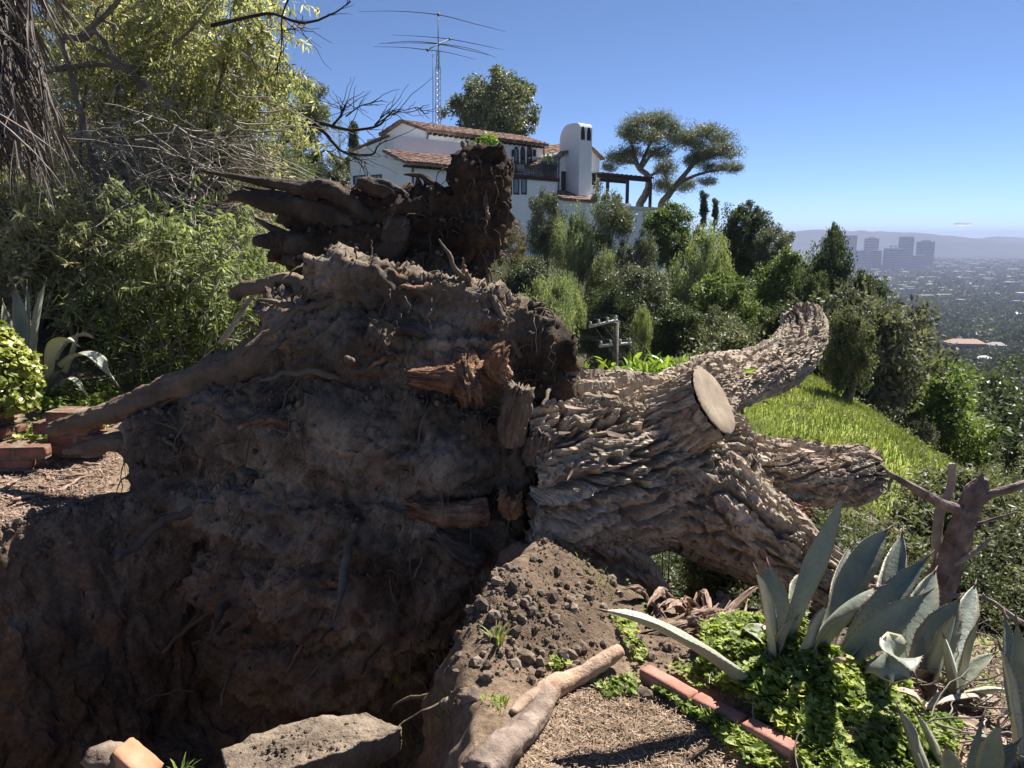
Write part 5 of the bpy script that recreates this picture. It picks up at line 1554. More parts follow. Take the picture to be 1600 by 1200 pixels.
# flat parapet block in front
VP = 1.3
u0, zt = on_front(619, 214, VP); u1, zb = on_front(728, 250, VP)
u0p = on_front(628, 220, VP)[0]
mb = MB(); hbox(mb, u0 - .2, u1, -2.0, VP, zb - 2.5, (zt + on_front(728, 222, VP)[1]) / 2); mb.build('wall', M['stucco'], house, False)
# lower wing
VL = 3.4
uL0, zL0 = on_front(642, 254, VL); uL1, _ = on_front(871, 280, VL)
_, zRt = on_front(640, 243, VL)
dE, _ = on_end(548, 280, uL0)
zTop, zBot = zL0, -1.5
zEndT = on_end(605, 215, uL0)[1]; zEndL = on_end(550, 240, uL0)[1]; vEnd = on_end(606, 215, uL0)[0]
mb = MB()
prof = [(VL, zBot), (dE, zBot), (dE, zEndL), (vEnd, zEndT), (VP - .9, zEndT - .1), (VP - .9, zTop + .5), (VL, zTop)]
va = np.array([hp(uL0, a, z_) for a, z_ in prof]); vb = np.array([hp(uL0 + 6.0, a, z_) for a, z_ in prof])
mb.add(np.vstack([va, vb]), [(0, 1, 2, 3, 4, 5, 6), tuple(range(13, 6, -1)), (0, 6, 13, 7), (1, 8, 9, 2), (6, 5, 12, 13), (5, 4, 11, 12), (4, 3, 10, 11), (3, 2, 9, 10)])
mb.build('wall', M['stucco'], house, False)
mb = MB(); mbt = MB()
q0, q1, q2, q3 = hp(uL0 - .15, dE - .2, zEndL + .05), hp(uL0 - .15, vEnd, zEndT + .08), hp(uL0 + .2, vEnd, zEndT + .08), hp(uL0 + .2, dE - .2, zEndL + .05)
mb.add(np.array([q0, q1, q2, q3] + [q + HZ * .14 for q in (q0, q1, q2, q3)]), [(0, 3, 2, 1), (4, 5, 6, 7), (0, 1, 5, 4), (1, 2, 6, 5), (2, 3, 7, 6), (3, 0, 4, 7)])
mb.build('verge', M['roof_tile'], house, False)
# wall under the terrace and the lower shed roof
u_t, z_t = on_front(795, 268, VL); zTer = on_front(868, 279, VL)[1]
mb = MB(); hbox(mb, uL0 + 6.0, uL1, -1.0, VL, zBot, zTer - .25); mb.build('wall', M['stucco'], house, False)
mb = MB(); hbox(mb, u_t - 1.2, uL1 + .1, -1.0, VL + .18, zTer - .25, zTer + .02); mb.build('terrace_slab', M['timber'], house, False)
uE0 = on_front(622, 245, VL + .5)[0]; uE1 = on_front(790, 266, VL + .5)[0]
zEv = on_front(700, 259, VL + .5)[1]
zRf = zEv + 1.0
tiled('roof', (hp(uE0 + .6, VL + .5, zEv), hp(uE1, VL + .5, zEv), hp(uE1, VP, zRf), hp(uE0 + .6, VP, zRf)))
rafters(house, hp(uE0 + .6, VL + .46, zEv), hp(uE1, VL + .46, zEv), 26, -HN * .4)
# low wall by the terrace with a potted shrub behind it
uw0, zw = on_front(742, 240, 1.8); uw1, _ = on_front(775, 243, 1.8)
mb = MB(); hbox(mb, uw0, uw1, -.2, 1.8, zTer, zw + .1); mb.build('wall', M['stucco'], house, False)
# railing
mb = MB()
ur0 = uw1; ur1 = uL1
for u_ in np.linspace(ur0, ur1, 60):
    hbox(mb, u_ - .012, u_ + .012, VL - .05, VL - .02, zTer, zTer + 1.0)
for z_ in (.08, 1.0):
    hbox(mb, ur0, ur1, VL - .06, VL - .01, zTer + z_ - .02, zTer + z_ + .02)
for v_ in np.linspace(.3, VL - .1, 12):
    hbox(mb, ur1 - .03, ur1, v_ - .012, v_ + .012, zTer, zTer + 1.0)
hbox(mb, ur1 - .04, ur1, .2, VL - .02, zTer + .98, zTer + 1.02)
o = mb.build('railing', M['iron'], house, False); tag(o, kind='stuff')
# windows: frames set in recesses, panes a sub-part
def window(px0, py0, px1, py1, plane, off, arch=False, mull=2, depth=.12, frame=None):
    fn = on_front if plane == 'f' else on_end
    a0, z1 = fn(px0, py0, off); a1, z0 = fn(px1, py1, off); _, z1b = fn(px1, py0, off); _, z0b = fn(px0, py1, off)
    z1 = (z1 + z1b) / 2; z0 = (z0 + z0b) / 2
    if a0 > a1: a0, a1 = a1, a0
    to = (lambda a, dd, z: hp(a, off + dd, z)) if plane == 'f' else (lambda a, dd, z: hp(off - dd, a, z))
    fw = .07
    if arch:
        r_ = (a1 - a0) / 2; zc = z1 - r_ * 1.6
        th = np.linspace(0, np.pi, 11)
        out = [(a0, z0), (a1, z0)] + [((a0 + a1) / 2 + r_ * np.cos(t), zc + 1.6 * r_ * np.sin(t)) for t in th]
    else:
        out = [(a0, z0), (a1, z0), (a1, z1), (a0, z1)]
    out = np.array(out); ce = out.mean(0)
    inn = ce + (out - ce) * (1 - 2 * fw / np.minimum(a1 - a0, z1 - z0))
    k = len(out)
    mb = MB()
    ring = [np.array([to(a, .05, z) for a, z in out]), np.array([to(a, .05, z) for a, z in inn]), np.array([to(a, -.02, z) for a, z in inn]), np.array([to(a, -.02, z) for a, z in out])]
    v = np.concatenate(ring); j = np.arange(k); j2 = (j + 1) % k
    f = np.concatenate([np.stack([s_ * k + j, s_ * k + j2, ((s_ + 1) % 4) * k + j2, ((s_ + 1) % 4) * k + j], -1) for s_ in range(4)])
    mb.add(v, f)
    for q in range(1, mull):
        a = a0 + (a1 - a0) * q / mull
        cs = [to(a - .025, .03, z0), to(a + .025, .03, z0), to(a + .025, .03, z1 - (.25 if arch else 0)), to(a - .025, .03, z1 - (.25 if arch else 0))]
        mb.add(np.array(cs), np.array([(0, 1, 2, 3)]))
    w = mb.build('window', frame or M['iron'], house, False)
    pane = MB().add(np.array([to(a, .015, z) for a, z in inn]), [tuple(range(k))]).build('pane', M['glass'], w, False)
    return w
window(552, 274, 572, 288, 'e', uL0, mull=2)
window(580, 273, 597, 288, 'e', uL0, mull=2)
for a, c_ in ((790, 799.5), (802, 811), (814, 822.5)):
    window(a, 277, c_, 304, 'f', VL, mull=1)
for a, c_ in ((803, 810), (813, 820), (823, 831)):
    window(a, 229, c_, 257, 'f', 0.0, arch=True, mull=1)
window(776, 228, 781, 254, 'f', 0.0, mull=1)
for x in (800.5, 834):
    u_, z_ = on_front(x, 238); mb = MB(); hbox(mb, u_ - .09, u_ + .09, 0, .2, z_ - .35, z_ + .2); mb.build('wall_lamp', M['iron'], house, False)
# downpipes
for (x, y0, y1, v_) in ((643.5, 256, 320, VL), (666.5, 209, 222, 0.0), (848.5, 222, 250, 0.0), (872, 245, 300, VL), (776, 345, 400, VL)):
    u_, z1 = on_front(x, y0, v_); _, z0 = on_front(x, y1, v_)
    path = np.array([hp(u_, v_ + .1, z0), hp(u_, v_ + .1, z1 - .3), hp(u_, v_ + .25, z1)])
    v, f = tube(path, .07, 8); MB().add(v, f).build('downpipe', M['copper'], house)
# right wing with chimney
VR = 2.2
uR0, _ = on_front(871, 240, VR); uR1, zR1 = on_front(894, 232, VR); uRe, zRe = on_front(937, 245, VR)
zRt0 = on_front(871, 241, VR)[1]; zRt1 = on_front(905, 226, VR)[1]; zRb = -2.5
uPk = on_front(912, 225, VR)[0]
mb = MB()
prof = [(uR0, zRb), (uRe, zRb), (uRe, zRe), (uPk, zRt1 + .2), (uR0, zRt0 - .1)]
va = np.array([hp(a, VR, z_) for a, z_ in prof]); vb = np.array([hp(a, VR - 6, z_) for a, z_ in prof])
mb.add(np.vstack([va, vb]), [(0, 1, 2, 3, 4), (9, 8, 7, 6, 5), (0, 4, 9, 5), (1, 6, 7, 2), (2, 7, 8, 3), (3, 8, 9, 4)])
mb.build('wall', M['stucco'], house, False)
tiled('roof', (hp(uR0 - 1.7, VR + .3, zRt0 - 1.0), hp(uR0 - 1.7, VR - 6, zRt0 - 1.0), hp(uPk, VR - 6, zRt1 + .3), hp(uPk, VR + .3, zRt1 + .3)))
tiled('roof', (hp(uRe + .4, VR - 6, zRe - .15), hp(uRe + .4, VR + .3, zRe - .15), hp(uPk, VR + .3, zRt1 + .3), hp(uPk, VR - 6, zRt1 + .3)))
window(877, 268, 889, 301, 'f', VR, mull=2, frame=M['timber'])
window(925, 271, 930, 289, 'f', VR, mull=1, frame=M['timber'])
# pitched link roof between the two wings
a0 = on_front(847, 225, -1.0)[0]
tiled('roof', (hp(a0, -1.0, on_front(847, 221, -1.0)[1] - 1.0), hp(a0 + 5, -1.0, on_front(847, 221, -1.0)[1] - 1.6), hp(a0 + 5, -4, zE - .4), hp(a0, -4, zE)))
mb = MB(); hbox(mb, a0 - .5, a0 + 5, -5, -1.3, 0, on_front(847, 221, -1.0)[1] - 1.2); mb.build('wall', M['stucco'], house, False)
VC = VR + 1.5
uC0 = on_front(905, 250, VC)[0]; uC1 = on_front(924.5, 250, VC)[0]
zC1 = on_front(910, 192, VC)[1]; zC0 = -2.0; dC = VC - 2.2
sh = .75
mb = MB()
th = np.linspace(0, np.pi, 9)
uc, hw = (uC0 + uC1) / 2, (uC1 - uC0) / 2
zs = zC1 - sh
# chimney shaft with a rounded shoulder on its long side
prof = [(VC, zC0), (dC, zC0), (dC, zs - .5)] + [(dC + 1.1 * (1 - np.cos(t)), zs - .5 + (sh + .5) * np.sin(t)) for t in np.linspace(.15, np.pi / 2, 8)] + [(VC - .25, zC1), (VC - .07, zC1 - .08), (VC, zC1 - .3)]
k = len(prof)
va = np.array([hp(uC0, a, z_) for a, z_ in prof]); vb = np.array([hp(uC1, a, z_) for a, z_ in prof])
mb.add(np.vstack([va, vb]), [tuple(range(k)), tuple(range(2 * k - 1, k - 1, -1))] + [(a, (a + 1) % k + 0 if False else a + k, (a + 1) % k + k, (a + 1) % k) for a in range(k)])
ch = mb.build('chimney', M['stucco'], house, False)
for s_ in (-1, 1):
    c_ = uc + s_ * hw * .48
    for face in ('front',):
        zc = zC1 - 1.35; r_ = hw * .33; hgt = .85
        tt = np.linspace(0, np.pi, 9)
        pts = [(c_ - r_, zc), (c_ + r_, zc)] + [(c_ + r_ * np.cos(t), zc + .25 + hgt * np.sin(t) ** .8) for t in tt]
        mb = MB().add(np.array([hp(a, VC + .004, z_) for a, z_ in pts]), [tuple(range(len(pts)))])
        n_ = len(pts); back = np.array([hp(a, VC - .5, z_) for a, z_ in pts])
        mb.build('flue_opening', M['timber'], ch, False)
# small tiled skirt at the chimney's foot
e0 = on_front(882, 311, VC + 1.0); e1 = on_front(932, 316, VC + 1.0)
tiled('roof', (hp(e0[0], VC + 1.0, e0[1]), hp(e1[0], VC + 1.0, e0[1] - .05), hp(e1[0], VR - .2, e0[1] + .9), hp(e0[0], VR - .2, e0[1] + .9)))
mb = MB(); hbox(mb, e0[0] + .2, on_front(985, 330, VC + .7)[0], -3, VC + .7, -4, e0[1] - .05); mb.build('wall', M['stucco'], house, False)
# right terrace with flat coping and the timber pergola
VT = VC + 1.2
t0, zt0 = on_front(984, 322, VT); t1, _ = on_front(1034, 324, VT)
mb = MB(); hbox(mb, t0, t1, -4, VT, -6, zt0 - .35); mb.build('wall', M['stucco'], house, False)
mb = MB(); hbox(mb, t0 - .1, t1 + .15, -4.1, VT + .15, zt0 - .35, zt0); mb.build('terrace_slab', M['pale_slab'], house, False)
pg = thing('pergola', 'dark timber pergola on the terrace right of the chimney', 'pergola', hp(t0, 1, zt0))
pu0, pz = on_front(934, 272, 3.0); pu1, _ = on_front(1017, 279, 3.0)
for v_ in (3.0, .2):
    mb = MB(); hbox(mb, pu0, pu1, v_ - .1, v_ + .1, pz - .3, pz); mb.build('beam', M['timber'], pg, False)
for u_ in np.linspace(pu0 + .2, pu1 - .2, 12):
    mb = MB(); hbox(mb, u_ - .06, u_ + .06, -.3, 3.5, pz, pz + .16); mb.build('slat', M['timber'], pg, False)
for x in (949, 980, 1016):
    u_ = on_front(x, 300, 3.0)[0]
    mb = MB(); hbox(mb, u_ - .12, u_ + .12, 2.9, 3.12, zt0 - .6, pz - .3); mb.build('post', M['timber'], pg, False)
mb = MB(); 
o0 = on_front(935, 300, 2.8)[0]; hbox(mb, o0, o0 + 5.2, -3, 2.6, -3, on_front(960, 318, 2.8)[1]); mb.build('wall', M['stucco'], house, False)
# things standing on the upper terrace
def pot_plant(name, label, px, py, v_, rr, mt, seed):
    u_, z_ = on_front(px, py, v_)
    b0 = hp(u_, v_, zTer)
    t = thing(name, label, 'potted plant', b0)
    pth = np.array([b0 + HZ * q for q in (0, .25, .5, .55)])
    v, f = tube(pth, [.22, .3, .36, .38], 14); MB().add(v, f).build('pot', M['terracotta'], t)
    g_ = np.random.default_rng(seed); n = 700
    d = g_.normal(size=(n, 3)); d /= np.linalg.norm(d, axis=1)[:, None]
    pos = b0 + HZ * (z_ - zTer) + d * np.asarray(rr) * (.4 + .6 * g_.random((n, 1)))
    mb = MB(); scatter_mesh(mb, lance, pos, rot_rand(n, g_), .25 + .2 * g_.random(n)); mb.build('foliage', M[mt], t, False)
pot_plant('potted_shrub', 'leafy green shrub in a pot behind the low terrace wall', 762, 226, .9, (.95, .95, .9), 'broadleaf', 3)
pot_plant('potted_shrub', 'round dark shrub in a pot at the right end of the upper terrace', 856, 256, 2.6, (.75, .75, .7), 'agave', 4)
for k, (x, lab) in enumerate(((807, 'dark chair in front of the left arched terrace window'), (836, 'white topped low table near the railing'))):
    u_ = on_front(x, 255, 2.0)[0]
    t = thing('terrace_chair' if k == 0 else 'terrace_table', lab, 'chair' if k == 0 else 'table', hp(u_, 2.0, zTer))
    mt = M['iron'] if k == 0 else M['stucco']
    mb = MB(); hbox(mb, u_ - .45, u_ + .45, 1.6, 2.3, zTer + .4, zTer + .5); mb.build('seat' if k == 0 else 'table_top', mt, t, False)
    for a in (-.4, .4):
        for b_ in (1.66, 2.24):
            mb = MB(); hbox(mb, u_ + a - .03, u_ + a + .03, b_ - .03, b_ + .03, zTer, zTer + .4); mb.build('leg', mt, t, False)
    if k == 0:
        mb = MB(); hbox(mb, u_ - .45, u_ + .45, 1.55, 1.62, zTer + .5, zTer + 1.0); mb.build('backrest', mt, t, False)
        for a in (-.48, .42):
            mb = MB(); hbox(mb, u_ + a, u_ + a + .06, 1.6, 2.3, zTer + .62, zTer + .68); mb.build('armrest', mt, t, False)

# --- radio mast
MY = 66.0
mast = thing('radio_mast', 'tall slim lattice radio mast with long drooping aerial rods above the house', 'antenna mast', P(684.5, 215, MY))
M['alu'] = plain('aluminium', (.42, .44, .48), .45, .5, .7)
M['aerial'] = plain('aerial_rod', (.10, .11, .14), .5)
def lattice(x0, x1, y0, y1):
    mb = MB()
    b0, b1 = P((x0 + x1) / 2, y1, MY), P((x0 + x1) / 2, y0, MY)
    w = size(x1 - x0, MY) / 2; H = b1[2] - b0[2]
    cs = [np.array([w * np.cos(a), w * np.sin(a), 0]) for a in (R(210), R(330), R(90))]
    ax_ = (b1 - b0)
    for c in cs:
        v, f = tube(np.array([b0 + c, b1 + c]), .028, 6); mb.add(v, f)
    n = max(3, int(H / .42))
    for k in range(n):
        p0, p1 = b0 + ax_ * k / n, b0 + ax_ * (k + 1) / n
        for q in range(3):
            a, c = cs[q], cs[(q + 1) % 3]
            v, f = tube(np.array([p0 + a, p1 + c]), .014, 4); mb.add(v, f)
            v, f = tube(np.array([p0 + a, p0 + c]), .014, 4); mb.add(v, f)
    return mb.build('lattice_section', M['alu'], mast, False)
lattice(680.5, 689, 105, 225); lattice(682, 687.5, 80, 108)
v, f = tube(np.array([P(684.8, 110, MY), P(684.8, 18, MY)]), [.045, .035], 8); MB().add(v, f).build('top_pole', M['aerial'], mast)
v, f = tube(np.array([P(676.5, 205, MY), P(676.5, 80, MY)]), .03, 6); MB().add(v, f).build('side_pole', M['aerial'], mast)
def rod(pts, dY):
    w = spline(np.array([P(a, b_, MY + d_) for (a, b_), d_ in zip(pts, dY)]), 30)
    v, f = tube(w, np.interp(np.linspace(0, 1, 30), [0, .5, 1], [.012, .038, .012]), 6); MB().add(v, f).build('aerial_rod', M['aerial'], mast)
rod([(560, 18), (620, 17.5), (685, 23), (745, 38), (792, 50)], (3, 1.5, 0, -1.5, -3))
rod([(612, 54.5), (660, 57), (702, 61), (750, 70), (786, 78)], (5, 3.5, 2, .5, -1))
rod([(590, 69), (640, 64.5), (685, 68), (735, 76), (776, 90)], (3, 1.5, 0, -1.5, -3))
rod([(594, 68), (640, 67), (685, 69), (735, 79), (772, 88)], (3, 1.6, .1, -1.4, -3))
rod([(583, 73), (630, 74), (668, 78), (700, 82), (744, 93)], (1, -.4, -2, -3, -4.5))
v, f = tube(np.array([P(702, 61, MY + 2), P(685, 68.5, MY), P(668, 78, MY - 2)]), .045, 6); MB().add(v, f).build('boom', M['aerial'], mast)
for (a, b_, d_) in ((702, 61, 2), (685, 69, 0), (668, 78, -2), (685, 23, 0)):
    v = ICO2[0] * .13 + P(a, b_, MY + d_); MB().add(v, ICO2[1]).build('clamp', M['aerial'], mast)

# --- utility pole with wires below the house
UY = 30.0
c0 = P(962, 540, UY)
up = thing('utility_pole', 'grey utility pole with two pale crossarms among the trees below the house', 'utility pole', (c0[0], c0[1], hz(c0[0], c0[1])))
v, f = tube(np.array([[c0[0], c0[1], hz(c0[0], c0[1]) - .5], [c0[0], c0[1], c0[2] + .9]]), [.15, .11], 12); MB().add(v, f).build('pole', M['limb'], up)
pw = plain('weathered_crossarm', (.55, .54, .52), .8)
for (a, b_, c_, d_, dz) in ((936, 541, 987, 536, 0), (920, 511, 965, 500, 1.0)):
    p0, p1 = P(a, b_, UY), P(c_, d_, UY + .0)
    v, f = tube(np.array([p0, p1]), .055, 6); MB().add(v, f).build('crossarm', pw, up)
    for t in (.06, .35, .65, .94):
        q = p0 * (1 - t) + p1 * t
        v, f = tube(np.array([q, q + [0, 0, .12], q + [0, 0, .2]]), [.03, .05, .03], 8); MB().add(v, f).build('insulator', pw, up)
        e = q + np.array([-4.5 - t, 6.0, 1.2]); w = spline(np.array([q + [0, 0, .2], (q + e) / 2 - [0, 0, .5], e]), 16)
        v, f = tube(w, .006, 4); MB().add(v, f).build('wire', M['iron'], up)
        e = q + np.array([3.6 + t, -9.0, -2.6 - dz]); w = spline(np.array([q + [0, 0, .2], (q + e) / 2 - [0, 0, .5], e]), 16)
        v, f = tube(w, .006, 4); MB().add(v, f).build('wire', M['iron'], up)

# --- the towers on the plain
M['tower'] = [plain('tower_glass_dark', (.10, .12, .16), .4, .5, 0, .1, .02), plain('tower_concrete', (.30, .29, .28), .7, .3, 0, .1, .02), plain('tower_stone', (.22, .22, .23), .7, .3, 0, .1, .02)]
M['tower_pane'] = plain('tower_window_band', (.04, .05, .065), .25, .6, 0, .1, .02)
TY = 4000.0
def tower(label, x0, x1, ytop, ybot, mi, crown=None, depth=34, Yd=TY, rot=R(12)):
    base = P((x0 + x1) / 2, ybot, Yd); top = P((x0 + x1) / 2, ytop, Yd)
    zb = -154.0; H = top[2] - zb; w = size(x1 - x0, Yd) / (math.cos(rot) + .35 * math.sin(rot))
    t = thing('office_tower', label, 'tower', (base[0], Yd, zb), 'office towers on the plain')
    cr, sr = math.cos(rot), math.sin(rot); Rm = np.array([[cr, sr, 0], [-sr, cr, 0], [0, 0, 1]])
    def bx(name, c0, c1, mt):
        v, f = box(c0, c1); MB().add(np.array(v) @ Rm + [base[0], Yd, zb], f).build(name, mt, t, False)
    hw = w / 2
    bx('shaft', (-hw, 0, 0), (hw, depth, H), M['tower'][mi])
    mb = MB(); nfl = int(H / 4.0)
    for k in range(2, nfl, 2):
        v, f = box((-hw - .25, -.25, k * 4.0), (hw + .25, depth + .25, k * 4.0 + 3.2)); mb.add(np.array(v) @ Rm + [base[0], Yd, zb], f)
    o = mb.build('window_bands', M['tower_pane'], t, False); tag(o, kind='stuff')
    if crown == 'step':
        bx('penthouse', (-hw * .5, depth * .25, H), (hw * .5, depth * .75, H + 7), M['tower'][mi])
    if crown == 'frame':
        bx('roof_frame', (-hw * .6, depth * .2, H + 9), (hw * .3, depth * .6, H + 13), M['tower'][1]); bx('frame_post', (-hw * .5, depth * .3, H), (-hw * .4, depth * .4, H + 9), M['tower'][1]); bx('frame_post', (hw * .1, depth * .3, H), (hw * .2, depth * .4, H + 9), M['tower'][1])
    if crown == 'cap':
        bx('crown_slab', (-hw * .94, depth * .06, H), (hw * .94, depth * .94, H + 4), M['tower'][0])
tower('wide dark slab tower at the left of the skyline beside the tall dark tree', 1306, 1338, 368, 420, 0)
tower('dark tower edge half hidden behind the top of the tall dark tree', 1284, 1304, 370, 420, 0)
tower('pale tower with chamfered top, second to the right of the tree', 1351, 1371, 372.5, 425, 1, 'step', 30)
tower('low dark block standing before the pale tower', 1359, 1376, 391.5, 432, 0, None, 30, 3700)
tower('broad grey block with a frame on its roof in the middle of the skyline', 1382, 1411, 388, 436, 2, 'frame', 34, 3650)
tower('tallest slim dark tower in the middle of the skyline', 1405, 1425, 371, 430, 0, 'cap')
tower('broad dark tower at the right end of the skyline', 1434, 1458, 377.5, 432, 0, 'step', 40)
tower('small dark annexe at the left foot of the rightmost tower', 1427, 1446, 399, 430, 0, None, 30, 3850)
tower('small low tower between the dark slab and the pale tower', 1336, 1350, 391, 425, 0, None, 25)
# a thin cloud above the sea, outside the haze
m, nt, b = mat('cloud', 1.0, 0.0); b.inputs['Base Color'].default_value = (.9, .9, .9, 1)
tr = nt.nodes.new('ShaderNodeBsdfTranslucent'); tr.inputs['Color'].default_value = (.95, .95, .95, 1)
ms = nt.nodes.new('ShaderNodeMixShader'); ms.inputs[0].default_value = .85
nt.links.new(b.outputs[0], ms.inputs[1]); nt.links.new(tr.outputs[0], ms.inputs[2]); nt.links.new(ms.outputs[0], nt.nodes['Material Output'].inputs['Surface'])
cc = P(1505, 350.5, 20000)
v = ICO3[0] * np.array([240, 120, 42]); v = v * (1 + .35 * fbm(ICO3[0] * np.array([2.5, 2, 2]), 3))[:, None] + cc
tag(MB().add(v, ICO3[1]).build('cloud', m), 'thin white lens-shaped cloud just above the sea horizon', 'cloud')
# ================================================================== trees and shrubs
LM = M
M['l_yellow'] = leaf_mat('sunny_yellow_leaf', [(.17, .175, .105), (.265, .27, .165), (.37, .365, .235), (.52, .50, .37)], .50, .40, .5, .9)
M['l_olive'] = leaf_mat('olive_leaf', [(.085, .095, .055), (.15, .16, .095), (.24, .245, .155)], .35, .5, .35, .5)
M['l_bank'] = leaf_mat('bank_leaf', [(.21, .21, .135), (.33, .325, .215), (.46, .45, .33)], .45, .5, .35, .5)
M['l_dark'] = leaf_mat('dark_leaf', [(.046, .062, .032), (.08, .102, .052), (.135, .16, .085)], .28, .5, .35, .4)
M['l_green'] = leaf_mat('fresh_green_leaf', [(.075, .11, .035), (.13, .175, .055), (.21, .26, .09)], .38, .5, .35, .5)
M['l_pepper'] = leaf_mat('feathery_leaf', [(.125, .155, .085), (.205, .24, .135), (.31, .34, .215)], .45, .5, .3, .6)
M['l_gum'] = leaf_mat('gum_leaf', [(.075, .088, .055), (.125, .14, .09), (.20, .21, .145)], .30, .45, .4, .6)
M['l_grey'] = leaf_mat('sage_leaf', [(.09, .095, .065), (.16, .165, .115), (.25, .25, .18)], .25, .6, .25, .3)
M['l_dry'] = leaf_mat('dry_leaf', [(.25, .21, .16), (.38, .33, .26), (.52, .47, .39)], .2, .7, .2, .6)
M['l_rust'] = leaf_mat('rusty_leaf', [(.09, .075, .03), (.16, .13, .05), (.24, .18, .08)], .3, .5, .3, .6)
M['frond'] = rough_mat('dead_palm_frond', (.07, .058, .05), (.17, .145, .125), (.33, .29, .26), 3, None, .01, .85, island=.4)

def leaves(n, g_, L, W, droop, fold=.25):
    """unit leaf blades as 2-face folded quads: returns vertices (n, 4, 3) at origin"""
    d = g_.normal(size=(n, 3)); d[:, 2] -= droop; d /= np.linalg.norm(d, axis=1)[:, None]
    s_ = np.cross(d, g_.normal(size=(n, 3))); s_ /= np.linalg.norm(s_, axis=1)[:, None]
    nn = np.cross(d, s_)
    l = (L * (.6 + .8 * g_.random(n)))[:, None]; w = (W * (.6 + .8 * g_.random(n)))[:, None]
    return np.stack([np.zeros((n, 3)), d * l * .45 + s_ * w + nn * w * fold, d * l, d * l * .45 - s_ * w + nn * w * fold], 1)
def crown_mesh(name, seed, shape, nclump, per, L, W, mt, droop=.3, clump=.33, flat=1.0, hang=0.0, hollow=.35, mats=None):
    """leaf blades gathered in clumps through an ellipsoid crown; shape = radii"""
    g_ = np.random.default_rng(seed)
    d = g_.normal(size=(nclump, 3)); d /= np.linalg.norm(d, axis=1)[:, None]
    r_ = hollow + (1 - hollow) * g_.random(nclump) ** .55
    r_ *= 1 + .65 * fbm(d * 1.6 + seed, 3)
    out = g_.random(nclump) < .14; r_ = np.where(out, r_ * (1.05 + .25 * g_.random(nclump)), r_)
    c = d * r_[:, None] * np.asarray(shape) * (1 - clump * .6)
    cs = np.min(shape) * clump * (.35 + .95 * g_.random(nclump))
    n = nclump * per
    e = g_.normal(size=(n, 3)); e /= np.linalg.norm(e, axis=1)[:, None]
    e *= (g_.random(n) ** .42)[:, None]; e[:, 2] *= flat
    if hang: e[:, 2] = e[:, 2] * (1 + hang) - hang * .5
    pos = np.repeat(c, per, 0) + e * np.repeat(cs, per)[:, None]
    v = leaves(n, g_, L, W, droop) + pos[:, None]
    f = np.arange(n * 4).reshape(n, 4)
    mb = MB().add(v.reshape(-1, 3), f)
    return mb.mesh(name, M[mt], False), c
CR = {}
def crowns(key, k, *a, **kw):
    CR[key] = [crown_mesh('crown', hash(key) % 1 + 31 * q + len(key) * 7, *a, **kw) for q in range(k)]
crowns('gum', 3, (1.7, 1.7, 2.2), 64, 200, .17, .026, 'l_gum', droop=.9, clump=.30)
crowns('pepper', 3, (2, 2, 2.3), 90, 200, .17, .022, 'l_pepper', droop=2.2, clump=.21, hang=1.6)
crowns('green', 2, (2, 2, 2.2), 100, 190, .16, .04, 'l_green', droop=.5, clump=.25)
crowns('dark', 3, (2.5, 2.5, 2.7), 130, 190, .19, .05, 'l_dark', droop=.4, clump=.25)
crowns('olive', 3, (2, 2, 1.8), 100, 170, .15, .038, 'l_olive', droop=.2, clump=.30)
crowns('sage', 2, (1.6, 1.6, 1.2), 80, 160, .14, .032, 'l_grey', droop=0, clump=.34)
crowns('rust', 1, (1.5, 1.5, 1.9), 44, 110, .14, .035, 'l_rust', droop=.5, clump=.32)
crowns('round', 2, (4.6, 4.2, 3.4), 170, 120, .30, .07, 'l_gum', droop=.5, clump=.22)
crowns('pine', 3, (1.9, 1.9, .75), 52, 46, .24, .017, 'l_gum', droop=-.2, clump=.75, flat=.8, hollow=.15)
crowns('cypress', 1, (.55, .55, 3.2), 60, 90, .20, .04, 'l_dark', droop=-1.6, clump=.6, hollow=.2)
crowns('thin', 3, (1.8, 1.8, 2.4), 34, 70, .13, .02, 'l_olive', droop=.8, clump=.30)

